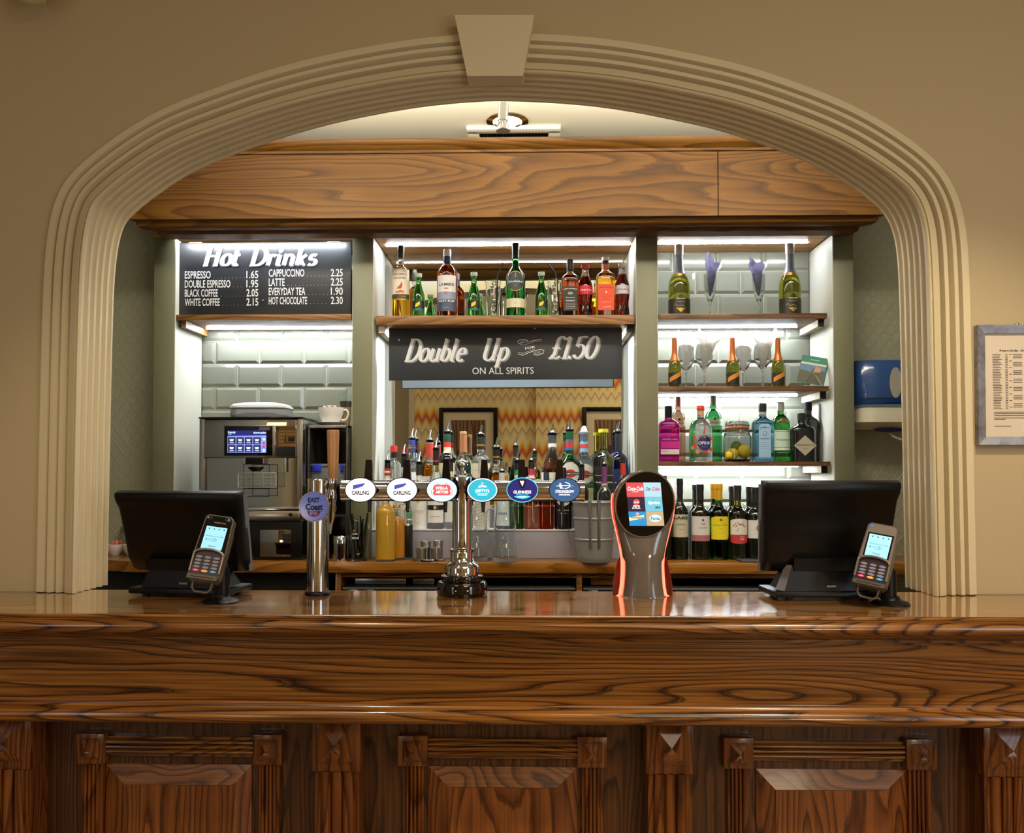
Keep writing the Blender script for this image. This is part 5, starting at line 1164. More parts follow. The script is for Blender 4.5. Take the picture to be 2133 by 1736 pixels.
R_ = Matrix.Translation((0, 0, .002)) @ Matrix.Rotation(-.3, 4, 'Z') @ Matrix.Rotation(.22, 4, 'Y') @ Matrix.Rotation(-.16, 4, 'X')
fnm = lambda a, b_, c=0.0: R_ @ Vector((a, -c, b_ + .012))
for k, (da, db) in enumerate(((.004, .004), (0, 0))):
    b = MB().poly([(-.056 + da, 0 + db), (.048 + da, 0 + db), (.048 + da, .115 + db), (-.056 + da, .115 + db)], fnm, C_('#1f6a58'), -.006 + .005 * k, .002)
    if k: 
        b.poly([(-.054, .004), (.046, .004), (.046, .078), (-.054, .078)], fnm, C_('#4a4a36'), .0015).poly([(-.054, .055), (-.01, .05), (.0, .07), (.046, .06), (.046, .078), (-.054, .078)], fnm, C_('#5a7a9a'), .0018).poly([(.0, .05), (.03, .055), (.025, .075), (.005, .078)], fnm, C_('#b88a70'), .002).poly([(-.054, .080), (.046, .080), (.046, .089), (-.054, .089)], fnm, C_('#c8ccc0'), .0015).line([(-.02, .102), (.015, .102)], .003, fnm, C_('#7ac8b0'), .0015)
    b.build('leaflet', mt)
MB().tube([(-.03, -.03, .003), (-.012, -.022, .04), (.006, -.018, .058), (.022, -.02, .04), (.04, -.028, .003)], .0022, STEEL, 8).tube([(-.05, .01, .003), (-.03, -.03, .003), (.04, -.028, .003), (.05, .01, .003)], .0022, STEEL, 8).build('wire_stand', mt)

# --- gin shelf
z3 = sh['r3'][1]; Y3 = 3.475; Y3b = 3.575
def p_pink(pb, fn, R, H_):
    pb.poly([(-R * .92, .13 * H_), (R * .92, .13 * H_), (R * .92, .22 * H_), (-R * .92, .22 * H_)], fn, C_('#e8dce6'), .0004).text('WHITLEY NEILL', 0, .40 * H_, .0050, fn, C_('#e8b8d8'), .0006, R * 1.6).line([(-R * .9, .185 * H_), (-R * .2, .185 * H_)], .001, fn, C_('#6a4a6a'), .0006).poly([(-R * .92, .24 * H_), (R * .92, .24 * H_), (R * .92, .36 * H_), (-R * .92, .36 * H_)], fn, C_('#c0208c'), .0003)
bottle('gin_bottle', 'magenta gin bottle with a black cap beside the grey post', 1393, z3, Y3, 847, 41, 'stout', MAGENTA, (.79, 1, BLACK), sq=7, prints=p_pink)
def p_gor(cc, c2):
    def f(pb, fn, R, H_):
        band(pb, fn, R, .545 * H_, .645 * H_, cc, 1.2); pb.text("Gordon's", 0, .59 * H_, .0085, fn, C_('#3a3a30'), .0006, R * 1.6, shear=.3).poly([(-.004, .63 * H_), (.004, .63 * H_), (.004, .665 * H_), (-.004, .665 * H_)], fn, K, .0008); band(pb, fn, R, .50 * H_, .53 * H_, c2, 1.1)
    return f
bottle('gin_bottle', 'pale pink gin bottle standing behind the magenta gin', 1413, z3, Y3b, 827, 30, 'gin', PEACH, (.85, 1, C_('#a86a6a', .35)), prints=p_gor(C_('#f0d8cc'), C_('#b04848')))
def p_opi(pb, fn, R, H_):
    OR = C_('#d84a38'); NB = C_('#2c2464')
    for k in range(9):
        a = -R * .95 + k * R * .24; pb.disc(a, (.25 + .07 * math.sin(k * 2.3)) * H_, .009, .009, fn, OR if k % 2 else C_('#e88a6a'), .0003 + .00002 * k, 10)
    for k in range(7): pb.disc(-R * .7 + k * R * .24, (.44 + .03 * math.sin(k * 3)) * H_, .009, .008, fn, OR if k % 2 == 0 else C_('#5ab8b0'), .0003 + .00002 * k, 10)
    pb.disc(.006, .33 * H_, .029, .031, fn, NB, .0009, 32).ring(.006, .33 * H_, .0295, .0315, .0015, fn, GOLD, .0011, 32).text('OPIHR', .006, .335 * H_, .0125, fn, WP, .0014, .050, bold=.02).text('London Dry Gin', .006, .265 * H_, .0045, fn, C_('#7ac8d8'), .0014, .028, shear=.2).poly([(-.001, .425 * H_), (.013, .425 * H_), (.006, .46 * H_)], fn, GOLD, .0012)
def opi_extra(t, R, H_):
    b = MB(); b.tube([(R * .32 * math.cos(a), R * .32 * math.sin(a), .775 * H_) for a in (2 * PI * i / 16 for i in range(17))], .0016, C_('#a83a28'), 6).tube([(.004, -R * .34, .77 * H_), (.008, -R * .7, .70 * H_), (.008, -R * 1.0, .62 * H_)], .0014, C_('#a83a28'), 6).tube([(.008, -R * 1.02, .62 * H_), (.006, -R * 1.06, .56 * H_), (.003, -R * 1.06, .50 * H_)], [.0015, .0025, .004], C_('#c83028'), 8); b.build('tassel', t)
bottle('gin_bottle', 'clear gin bottle with a round navy label and red tassel', 1460, z3, Y3, 848, 48, 'squat', CLEAR, ((.94, 1, C_('#c83a2c', .35), .004), (.85, .945, C_('#c8a078', .5))), prints=p_opi, extra=opi_extra)
bottle('gin_bottle', 'tall green gin bottle standing behind the red tassel gin', 1486, z3, Y3b, 825, 36, 'gin', GINGREEN, (.85, 1, C_('#8a9080', .4)), prints=p_gor(C_('#d8ecd8'), C_('#2a8a4a')))
def p_bom(pb, fn, R, H_):
    w_ = R * .62; pb.poly([(-w_, .07 * H_), (w_, .07 * H_), (w_, .60 * H_), (w_ * .6, .65 * H_), (-w_ * .6, .65 * H_), (-w_, .60 * H_)], fn, C_('#a8cdea'), .0004).ring(0, .36 * H_, w_, .29 * H_, .0, fn, C_('#3a5a8a'), .0006, 8)
    pb.text('BOMBAY', 0, .575 * H_, .0060, fn, C_('#27456f'), .0008, w_ * 1.5, bold=.02, arc=.003).disc(0, .48 * H_, .0085, .0105, fn, C_('#5a9ad0'), .0007, 20).disc(0, .485 * H_, .0045, .0065, fn, C_('#c8d8e4'), .0009, 16).text('SAPPHIRE', 0, .395 * H_, .0045, fn, C_('#27456f'), .0008, w_ * 1.5, bold=.02)
    for k in range(4): pb.line([(-w_ * .6, (.33 - .035 * k) * H_), (w_ * .6, (.33 - .035 * k) * H_)], .001, fn, C_('#6a8ab0'), .0008)
bottle('gin_bottle', 'square pale blue gin bottle with a dark cap', 1589, z3, Y3, 842, 40, 'stout', SAPPH, ((.86, 1, C_('#20242c', .3), .002), (.82, .87, C_('#b8b0a0', .4))), sq=6, prints=p_bom)
def p_tan(pb, fn, R, H_):
    band(pb, fn, R, .24 * H_, .53 * H_, C_('#cfe6d6'), 1.1); band(pb, fn, R, .19 * H_, .235 * H_, C_('#e4eee0'), 1.1); pb.text('Tanqueray', 0, .365 * H_, .0075, fn, C_('#2a8a5a'), .0006, R * 1.6, shear=.3, bold=.01).disc(.0, .69 * H_, .0075, .0075, fn, C_('#a82430'), .0012, 24).ring(.0, .69 * H_, .009, .009, .0016, fn, C_('#1c6a3c'), .0012, 24).text('LONDON DRY GIN', 0, .15 * H_, .003, fn, C_('#cfe6d6'), .0006, R * 1.3)
    band(pb, fn, R, .505 * H_, .515 * H_, C_('#2a8a5a'), 1.1, .0003)
bottle('gin_bottle', 'green gin bottle with a red seal and a silver cap', 1627, z3, Y3, 839, 37, 'gin', GREENG, (.85, 1, C_('#a8aca4', .35, metal=.5)), prints=p_tan)
def p_hen(pb, fn, R, H_):
    pb.poly([(0, .12 * H_), (R * .95, .33 * H_), (0, .54 * H_), (-R * .95, .33 * H_)], fn, C_('#b8b09c'), .0004).text("HENDRICK'S", 0, .34 * H_, .0065, fn, K, .0007, R * 1.5, bold=.01).text('GIN', 0, .265 * H_, .0045, fn, K, .0007, .016, space=1.5).text('OTTO', 0, .43 * H_, .002, fn, K, .0007, .008) if False else pb.poly([(0, .12 * H_), (R * .95, .33 * H_), (0, .54 * H_), (-R * .95, .33 * H_)], fn, C_('#b8b09c'), .0004).text("HENDRICK'S", 0, .34 * H_, .0065, fn, K, .0007, R * 1.5, bold=.01).text('GIN', 0, .265 * H_, .0045, fn, K, .0007, .016, space=1.5)
bottle('gin_bottle', 'squat black gin bottle with a diamond label', 1671, z3, Y3 - .01, 862, 48, 'stout', BLACKB, (.86, 1, BLACKM), sq=5, prints=p_hen)
bottle('gin_bottle', 'taller black gin bottle behind the diamond label gin', 1684, z3, Y3b, 839, 40, 'stout', BLACKB, (.86, 1, BLACKM), sq=4)
jr = thing('storage_jar', 'clip top glass jar holding lemons and a lime', 'jar', (X(1536, Y3), Y3, z3)); rj = M(28, Y3)
MB().lathe([(0, 0), (rj * .86, 0), (rj, .008), (rj, .10), (rj * .92, .118), (rj * .82, .122), (rj * .82, .134), (rj * .79, .134), (rj * .79, .121), (rj * .88, .116), (rj * .95, .10), (rj * .95, .010), (rj * .82, .005), (0, .005)], CLEAR, seg=36).build('glass_body', jr)
MB().lathe([(rj * .84, .134), (rj * .90, .139), (rj * .84, .144)], C_('#c07030'), seg=32).build('rubber_seal', jr)
MB().lathe([(0, .144), (rj * .88, .144), (rj * .88, .152), (rj * .78, .165), (0, .168)], CLEAR, seg=32).build('lid', jr)
MB().tube([(-.012, -rj * .9, .112), (-.014, -rj * .98, .135), (-.010, -rj * .9, .160), (.010, -rj * .9, .160), (.014, -rj * .98, .135), (.012, -rj * .9, .112)], .0013, STEEL, 6).tube([(-.007, -rj * .92, .112), (-.005, -rj * 1.04, .130), (.005, -rj * 1.04, .130), (.007, -rj * .92, .112)], .0013, STEEL, 6).build('wire_clip', jr)
LEM = mat('lemon_skin', '#e0c01c', .4); LIM = mat('lime_skin', '#4f6e1c', .4)
for nm, m_, dx_, dy_, dz_, r_, rot, lb in (('lemon', LEM, -.026, -.020, .030, .0255, (0, 1.2, .6), 'whole yellow lemon lying end on in the glass jar'), ('lemon', LEM, .0245, -.016, .041, .0265, (.3, -.35, 0), 'whole yellow lemon standing up in the glass jar'), ('lime', LIM, .000, .018, .064, .022, (.2, .9, 0), 'dark green lime on top of the lemons in the jar')):
    f = MB().lathe([(0, -1.32 * r_), (.12 * r_, -1.28 * r_), (.3 * r_, -1.12 * r_), (.62 * r_, -.88 * r_), (.9 * r_, -.45 * r_), (r_, 0), (.9 * r_, .48 * r_), (.62 * r_, .88 * r_), (.3 * r_, 1.06 * r_), (0, 1.12 * r_)], m_, seg=24).build(nm)
    tag(f, lb, 'fruit'); f.location = jr.location + Vector((dx_, dy_, dz_)); f.rotation_euler = rot

# --- wine bottles on the worktop
zw = ZB; Yw1, Yw2 = 3.375, 3.47
def p_wine(c1, c2, s, kind):
    def f(pb, fn, R, H_):
        if kind == 'plain':
            band(pb, fn, R, .28 * H_, .56 * H_, c1, 1.25); pb.text(s[0], 0, .52 * H_, .011, fn, c2, .0006, R * 1.9, bold=.04).text(s[1], 0, .44 * H_, .004, fn, c2, .0006, R * 1.2).line([(-.008, .38 * H_), (.008, .38 * H_)], .001, fn, GREYPL, .0006)
        elif kind == 'two':
            band(pb, fn, R, .28 * H_, .58 * H_, c1, 1.25); band(pb, fn, R, .25 * H_, .33 * H_, c2, 1.25, .0003); pb.text(s[0], .004, .43 * H_, .0055, fn, K, .0006, R * .9, shear=.3).disc(.004, .53 * H_, .004, .005, fn, C_('#4a3a30'), .0006, 12).line([(-.004, .49 * H_), (.014, .49 * H_)], .0012, fn, GREYPL, .0006).line([(-.004, .475 * H_), (.014, .475 * H_)], .0012, fn, GREYPL, .0006)
        elif kind == 'yellow':
            w_ = R * 1.15; pb.poly([(-w_, .27 * H_), (w_ * .8, .27 * H_), (w_, .31 * H_), (w_, .545 * H_), (w_ * .7, .575 * H_), (-w_ * .5, .575 * H_), (-w_, .555 * H_)], fn, c1, .0003); pb.rect(-w_, w_, .31 * H_, .54 * H_, fn, c1, .0002, nu=12)
            pb.text(s[0], 0, .46 * H_, .0075, fn, C_('#8a5a18'), .0006, R * 1.75).disc(0, .53 * H_, .006, .005, fn, C_('#7a5a20'), .0006, 14).text('RIOJA', 0, .41 * H_, .003, fn, C_('#8a6a20'), .0006, .014).line([(-.012, .36 * H_), (.012, .36 * H_)], .001, fn, C_('#a08a20'), .0006)
        elif kind == 'tree':
            w_ = R * 1.1; pb.rect(-w_, w_, .34 * H_, .52 * H_, fn, c1, .0002, nu=12); pb.disc(0, .52 * H_, w_, .035 * H_, fn, c1, .0003, 24); pb.rect(-w_, w_, .24 * H_, .335 * H_, fn, c2, .0002, nu=12); pb.disc(0, .25 * H_, w_, .03 * H_, fn, c2, .0003, 24)
            rnd = random.Random(4)
            for k in range(46):
                a, q = rnd.uniform(.2, 2.9), rnd.uniform(.5, 1); pb.disc(R * .85 * q * math.cos(a), .43 * H_ + .024 * q * math.sin(a), .0012, .0016, fn, C_('#8a3028'), .0006, 6)
            pb.line([(-.008, .38 * H_), (-.012, .40 * H_), (-.004, .43 * H_)], .0016, fn, C_('#6a4a40'), .0006)
            for k in range(3): pb.line([(.0, (.315 - .02 * k) * H_), (.018, (.315 - .02 * k) * H_)], .0016, fn, WP, .0006)
        else:
            band(pb, fn, R, .30 * H_, .55 * H_, c1, 1.2); pb.ring(.006, .44 * H_, .012, .013, .003, fn, K, .0006, 20).ring(.006, .44 * H_, .006, .007, .002, fn, K, .0006, 16).disc(-.016, .535 * H_, .002, .002, fn, C_('#c83028'), .0006, 8)
    return f
DKC = C_('#1c1c20', .3); YC = C_('#d8a020', .35)
bottle('wine_bottle', 'dark wine bottle with a dark crest label just behind the drinks dispenser', 1382, zw, Yw1 - .01, 992, 36, 'wine', WINEG, (.80, 1, C_('#5a1c1c', .3)), prints=p_wine(C_('#2a2620'), C_('#b8a070'), ('RESERVA', 'TINTO'), 'plain'))
bottle('wine_bottle', 'tall dark wine bottle with a cream label and torn dark band', 1416, zw, Yw1, 998, 33, 'wine', WINEG, (.80, 1, DKC), prints=p_wine(C_('#c9c2ac'), C_('#2a2e2c'), ('LAKS', 'ARGENTO'), 'plain'))
bottle('wine_bottle', 'dark wine bottle with a white label over a dusky pink strip', 1458, zw, Yw1, 1010, 38, 'wine', WINEG, (.80, 1, DKC), prints=p_wine(C_('#e0dee2'), C_('#a86a72'), ('Grillo',), 'two'))
bottle('wine_bottle', 'green wine bottle with a yellow cap and a yellow label', 1497, zw, Yw1, 1009, 38, 'wine', GREEND, (.79, 1, YC), prints=p_wine(C_('#e6d624'), K, ('Campo Viejo',), 'yellow'))
bottle('wine_bottle', 'olive wine bottle with a dotted tree label over a red strip', 1536, zw, Yw1, 1012, 38, 'wine', OLIVE, (.80, 1, DKC), (.36, WINEG, OLIVE), prints=p_wine(C_('#e2ded4'), C_('#b8343a'), ('',), 'tree'))
bottle('wine_bottle', 'dark wine bottle with a white ring print label against the till', 1573, zw, Yw1, 1016, 38, 'wine', WINEG, (.80, 1, DKC), prints=p_wine(C_('#dedede'), K, ('',), 'ring'))
for u, yt, cp, lb in ((1449, 1011, DKC, 'dark wine bottle standing behind the pink strip label'), (1487, 1009, YC, 'yellow capped wine bottle standing behind the yellow label one'), (1525, 1014, DKC, 'dark wine bottle standing behind the dotted tree label'), (1561, 1015, DKC, 'dark wine bottle standing behind the ring print label')):
    bottle('wine_bottle', lb, u, zw, Yw2, yt, 36, 'wine', WINEG, (.80, 1, cp))
# ------------------------------------------------------------------ pouring bottles on the two step riser
Yf_, Yr_ = 3.432, 3.575
_row = [0]
def next_rear():
    _row[0] += 1; return 3.530 if _row[0] % 2 else 3.633
def lab(lo, hi, m, s=None, sc=None, h=.008, w=1.5, extra=None, **k):
    def f(pb, fn, R, H_):
        band(pb, fn, R, lo * H_, hi * H_, m, 1.2)
        if s: pb.text(s, 0, (lo + hi) / 2 * H_, h, fn, sc or K, .0006, R * w, **k)
        if extra: extra(pb, fn, R, H_)
    return f
REDC, BLKC, BLUC = C_('#c03428', .4), C_('#18181a', .35), C_('#28387c', .4)
G2 = 'pouring bottles on the back step'
def rear(lb, u, ytop, yc, w, shape, gm, cap, prints=None, pour=.25, name='spirit_bottle', **k):
    return bottle(name, lb, u, RZ2, next_rear(), ytop, w, shape, gm, cap, prints=prints, pour=pour, ycap=yc, **k)
bottle('spirit_bottle', 'clear spirit bottle with a red screw cap and black collar', 820, RZ2, next_rear(), 930, 34, 'stout', CLEAR, ((.90, 1, REDC, .003), (.80, .90, BLKC, .002)))
rear('clear gin bottle with a blue and gold neck foil', 858, 893, 916, 38, 'tall', CLEAR, ((.80, 1, BLUC), (.86, .88, GOLD, .0018), (.90, .91, GOLD, .0018)), lab(.1, .5, C_('#e6eaf2'), "GORDON'S", C_('#28387c'), .010))
rear('amber whisky bottle with a red neck label and white front label', 895, 900, 920, 40, 'spirit', AMBER, ((.97, 1, C_('#d8c8b8')), (.74, .96, C_('#c8483c'))), lab(.1, .46, WP, "BELL'S", REDC, .011, bold=.02, extra=lambda pb, fn, R, H_: pb.disc(0, .60 * H_, .001, .001, fn, GOLD, .0006)), fill=(.60, AMBER))
rear('green whiskey bottle with a red and cream neck band', 932, 880, 902, 40, 'spirit', TEALG, ((.86, 1, C_('#123c28')), (.80, .865, C_('#b8342c'), .0018), (.72, .80, C_('#d8d0a8'), .0012)), lab(.12, .58, C_('#dfe0b8'), 'JAMESON', C_('#8a2a20'), .009, bold=.01))
bottle('spirit_bottle', 'clear corked bottle with a tan neck foil behind the finial', 965, RZ2, next_rear(), 899, 40, 'tall', CLEAR, ((.96, 1, C_('#b08a5a', .5)), (.72, .95, C_('#b07850', .4))), (.40, AMBER), prints=lab(.1, .3, CR))
rear('clear rum bottle with a black and gold neck and cream label', 1001, 885, 908, 42, 'spirit', CLEAR, ((.80, 1, C_('#1c1c16', .4)), (.85, .87, GOLD, .0018)), lab(.12, .60, C_('#e6dcc8'), 'CAPTAIN', C_('#a83a30'), .008, extra=lambda pb, fn, R, H_: (pb.line([(-R * .8, .22 * H_), (R * .9, .22 * H_)], .006, fn, REDC, .0006), pb.text('JAMAICA', 0, .50 * H_, .005, fn, C_('#8a6a50'), .0006, R * 1.4))))
rear('round shouldered decanter of amber liqueur with a black neck', 1034, 913, 935, 46, 'decanter', CLEAR, ((.80, 1, BLKC), (.84, .86, GOLD, .0018)), lab(.14, .30, BLKC, 'DISARONNO', GOLD, .005), fill=(.52, AMBER))
rear('dark green liqueur bottle with a tall black neck', 1074, 910, 931, 30, 'cone', TEALG, ((.68, 1, BLKC), (.80, .82, GREYPL, .0018)), None)
rear('amber rum bottle with a slim black neck', 1113, 922, 943, 26, 'spirit', AMBER, ((.84, 1, BLKC), (.88, .90, GOLD, .0018)), lab(.1, .5, WP, 'HAVANA', REDC, .006))
rear('clear fruit cup bottle with a cream label and red letters', 1151, 884, 905, 50, 'cone', CLEAR, ((.86, 1, C_('#3a3a3a', .35)), (.82, .865, C_('#d8d4c8', .5))), lab(.12, .46, C_('#e8e4d8'), "PIMM'S", C_('#c83a30'), .012, 1.5, bold=.01, extra=lambda pb, fn, R, H_: pb.disc(-R * .3, .38 * H_, .004, .004, fn, C_('#b8ac88'), .0006, 16)), fill=(.50, RUM))
def p_mart(c1):
    def f(pb, fn, R, H_):
        pb.disc(0, .44 * H_, R * .92, .135 * H_, fn, C_('#e9e9e6'), .0002, 36).ring(0, .44 * H_, R * .93, .138 * H_, .0016, fn, C_('#a0a8a0'), .0004).disc(0, .43 * H_, R * .5, .055 * H_, fn, REDC, .0005, 28).poly([(-R * .85, .41 * H_), (R * .85, .41 * H_), (R * .85, .45 * H_), (-R * .85, .45 * H_)], fn, K, .0007).text('MARTINI', 0, .43 * H_, .0065, fn, WP, .0009, R * 1.5, bold=.02); band(pb, fn, R, .06 * H_, .24 * H_, c1, 1.2)
    return f
NKB = ((.90, 1, C_('#14502c', .35)), (.74, .885, C_('#2a6a9a', .4), .0012), (.78, .86, C_('#b8403c', .4), .0013))
rear('green vermouth bottle with a round white label', 1187, 876, 898, 46, 'tall', GREENG, NKB, p_mart(C_('#2a8a4a')))
rear('clear vermouth bottle with a round white label and white cone pourer', 1217, 878, 904, 46, 'tall', CLEAR, ((.90, 1, C_('#4a5a6a', .35)), (.74, .885, C_('#6aa8c8', .4), .0012), (.79, .85, C_('#b8403c', .4), .0013)), p_mart(C_('#d8d8a0')), 'cone')
bottle('spirit_bottle', 'dark green bottle with a yellow ring at the lip and black label', 1257, RZ2, next_rear(), 896, 44, 'wine', OLIVE, (.965, 1, C_('#d8d028', .4), .004), None, prints=lab(.1, .52, C_('#14140f'), 'THREE PIPER', WP, .006, 1.8, bold=.02, extra=lambda pb, fn, R, H_: pb.line([(-R, .40 * H_), (R, .40 * H_)], .002, fn, C_('#a8b828'), .0006)))
rear('deep blue sherry bottle with a dark neck foil', 1288, 879, 902, 40, 'spirit', BLUEG, (.76, 1, C_('#20242c', .35)), lab(.12, .50, C_('#1c2458'), 'HARVEYS', C_('#c8c8d8'), .008))
bottle('vermouth_miniature', 'small bottle with a red neck foil in front of the blue sherry', 1298, RZ1, Yf_, 955, 28, 'spirit', CLEAR, ((.93, 1, BLKC), (.76, .93, C_('#c83c2c', .4))), prints=lab(.1, .5, WP))
# front step
def front(lb, u, ytop, yc, w, shape, gm, cap, prints=None, pour=.25, name='spirit_bottle', **k):
    return bottle(name, lb, u, RZ1, Yf_, ytop or yc, w, shape, gm, cap, prints=prints, pour=pour if ytop else None, ycap=yc if ytop else None, **k)
front('white coconut rum bottle with a red and white collar behind the juice bottle', 807, 941, 963, 32, 'spirit', WHITE, ((.90, 1, BLKC), (.80, .90, REDC, .0016), (.84, .86, WHITE, .0020)), None)
front('clear vodka bottle with a green based label beside the juice bottles', 841, 927, 950, 30, 'tall', CLEAR, ((.84, 1, BLKC), (.78, .84, C_('#d8d8d8'))), lab(.12, .55, C_('#dfe6dc'), 'Pepper', K, .006, extra=lambda pb, fn, R, H_: (band(pb, fn, R, .14 * H_, .22 * H_, C_('#5a9a6a'), 1.2, .0003), pb.disc(.008, .36 * H_, .004, .004, fn, K, .0006, 12))))
def p_palm(pb, fn, R, H_):
    pb.disc(0, .44 * H_, .0085, .0085, fn, C_('#e8b028'), .0012, 22).poly([(-.006, .425 * H_), (.006, .425 * H_), (.0075, .44 * H_), (.002, .437 * H_), (.003, .46 * H_), (0, .45 * H_), (-.004, .465 * H_), (-.002, .437 * H_), (-.0075, .44 * H_)], fn, C_('#b8402c'), .0015).text('CARIBBEAN RUM', 0, .28 * H_, .0035, fn, C_('#a89a70'), .0012, R * 1.4).text('WITH COCONUT', 0, .25 * H_, .0035, fn, C_('#a89a70'), .0012, R * 1.4).line([(-.006, .1 * H_), (.006, .1 * H_)], .001, fn, C_('#a89a70'), .0012)
front('opaque white coconut rum bottle with a small sun emblem', 873, 943, 966, 35, 'spirit', WHITE, (.82, 1, C_('#2a2a26', .35)), p_palm)
front('round clear rum bottle with a white label and black crest band', 908, 912, 937, 35, 'decanter', CLEAR, ((.80, 1, BLKC), (.84, .86, C_('#a83a30'), .0018)), lab(.08, .56, C_('#eceae4'), None, extra=lambda pb, fn, R, H_: (band(pb, fn, R, .24 * H_, .30 * H_, BLKC, 1.2, .0003), pb.disc(0, .27 * H_, .006, .007, fn, C_('#c8c0a8'), .0007, 18), pb.line([(-R * .6, .16 * H_), (R * .6, .16 * H_)], .002, fn, C_('#b8b0a0'), .0006))))
front('plain clear spirit bottle beside the crest band rum', 939, 938, 960, 26, 'spirit', CLEAR, (.84, 1, BLKC), lab(.10, .5, C_('#dfe8e2')))
def p_hatch(pb, fn, R, H_):
    band(pb, fn, R, .06 * H_, .60 * H_, C_('#e8e4da'), 1.2)
    for k in range(11): pb.line([(-R * .95, (.08 + .045 * k) * H_), (R * .95, (.08 + .045 * k + .06) * H_)], .0012, fn, C_('#a8845a'), .0006)
front('white bottle with slanting brown lines behind the jugs', 1003, None, 962, 36, 'spirit', WHITE, (.84, 1, C_('#d8d0c0')), p_hatch)
front('clear vodka bottle with blue print and a small white cap', 1046, 965, 985, 34, 'stout', CLEAR, (.86, 1, C_('#d8d8d0', .4)), lab(.06, .5, C_('#e2e8f0'), 'VODKA', C_('#2a4a9a'), .009, bold=.02))
front('green liqueur bottle with a white and green collar', 1077, 942, 963, 28, 'spirit', GREEND, ((.88, 1, BLKC), (.80, .88, C_('#2a8a5a')), (.76, .80, C_('#d8e0d0'))), None)
front('pink gin bottle with a pink neck label', 1107, 942, 963, 31, 'stout', PEACH, ((.90, 1, BLKC), (.80, .90, C_('#c83a6a')), (.76, .80, C_('#e8d8d8'))), None)
front('square bottle of red amber liqueur with a small dark cap', 1138, None, 985, 30, 'stout', REDAMB, (.86, 1, C_('#2a3a4a', .35)), None, sq=5)
def p_orig(pb, fn, R, H_):
    pb.disc(0, .50 * H_, R * .9, .12 * H_, fn, C_('#c8c2b4'), .0003, 28).disc(0, .52 * H_, R * .5, .06 * H_, fn, C_('#3a2a2a'), .0006, 20).text('ORIGINAL', 0, .31 * H_, .0060, fn, C_('#c8c2b4'), .0006, R * 1.4).text('coffee liqueur', 0, .26 * H_, .0035, fn, C_('#a89a80'), .0006, R * 1.1, shear=.2)
front('black liqueur bottle with a pale round emblem', 1173, None, 975, 36, 'spirit', BLACKB, (.84, 1, BLKC), p_orig)
front('slim black bottle with a dark pourer by the steel bucket', 1212, 950, 972, 28, 'spirit', BLACKB, (.86, 1, BLKC), None)
front('clear bottle with a purple neck foil standing behind the bucket', 1259, 950, 971, 30, 'tall', CLEAR, ((.72, 1, C_('#6a3a6a', .35)), (.69, .72, C_('#c8a878', .5))), lab(.1, .45, WP))

# ------------------------------------------------------------------ things on the back worktop
YG = 3.30
def on_wt(u, Y): return (X(u, Y, 1165), Y, ZB)
j = thing('juice_bottle', 'full clear bottle of yellow juice nearest the straw glass', 'bottle', on_wt(803, 3.275)); R = M(20, 3.275); Hj = Z(1004, 3.275, 803) - ZB
ORJ = mat('yellow_juice', '#ffc038', .25, coat=.5); ORJ2 = mat('orange_juice', '#ffa828', .25, coat=.5)
pj = [(r, z) for r, z in prof_pts(BODY['wine'], R, Hj)]
MB().lathe(pj + [(0, Hj)], CLEAR, seg=32).build('glass_body', j)
MB().lathe([(0, .006)] + [(max(r - .0022, .0005), z) for r, z in pj if .006 < z < .74 * Hj] + [(0, .74 * Hj)], ORJ, seg=32).build('juice', j)
for u, m_, lb, w_ in ((826, ORJ2, 'bottle of orange juice standing behind the yellow juice', 34), (836, BLACKB, 'bottle of dark cordial half hidden behind the orange juice', 30)):
    Yj = 3.335 if m_ is ORJ2 else 3.352; t = thing('juice_bottle', lb, 'bottle', on_wt(u + (0 if m_ is ORJ2 else 14), Yj)); Rj = M(w_ / 2, Yj) * (1 if m_ is ORJ2 else .66); Hj2 = Z(1010, Yj, u) - ZB
    q = prof_pts(BODY['wine'], Rj, Hj2); MB().lathe(q + [(0, Hj2)], CLEAR, seg=28).build('glass_body', t)
    lvl = .58 if m_ is ORJ2 else .48
    MB().lathe([(0, .006)] + [(max(r - .002, .0005), z) for r, z in q if .006 < z < lvl * Hj2] + [(0, lvl * Hj2)], m_, seg=28).build('juice', t)
sk = thing('steel_shaker', 'polished steel shaker beside the glass of black straws', 'shaker', on_wt(709, 3.285)); rs_ = M(17, 3.285); hs_ = Z(1116, 3.285, 709) - ZB
MB().lathe([(0, 0), (rs_ * .92, 0), (rs_ * .95, .003), (rs_ * .95, hs_ * .68)], STEELP, seg=32).build('body', sk)
MB().lathe([(rs_ * .95, hs_ * .68), (rs_, hs_ * .69), (rs_, hs_ * .95), (rs_ * .9, hs_), (0, hs_)], STEELP, seg=32).build('lid', sk)
sg = thing('straw_glass', 'pint glass full of black straws beside the steel shaker', 'glass', on_wt(748, 3.285)); r1, r0, hg = M(22, 3.285), M(16, 3.285), Z(1090, 3.285, 748) - ZB
MB().lathe([(0, 0), (r0, 0), (r1, hg), (r1 - .0016, hg), (r0 - .0016, .008), (0, .008)], CLEAR, seg=32).build('glass_body', sg)
fnp = wrap(r0 + (r1 - r0) * .6 + .001, 0, 0)
MB().text('JOHN', -.010, hg * .72, .008, fnp, WP, .0012, .022, bold=.03).text("SMITH'S", -.008, hg * .62, .008, fnp, WP, .001, .030, bold=.03).poly([(-.016, hg * .78), (-.010, hg * .78), (-.010, hg * .82), (-.013, hg * .86), (-.016, hg * .82)], fnp, C_('#d8782c'), .0014).text('PINT', .004, hg * .2, .004, fnp, WP, -.0002, .012).build('print', sg)
rnd = random.Random(11)
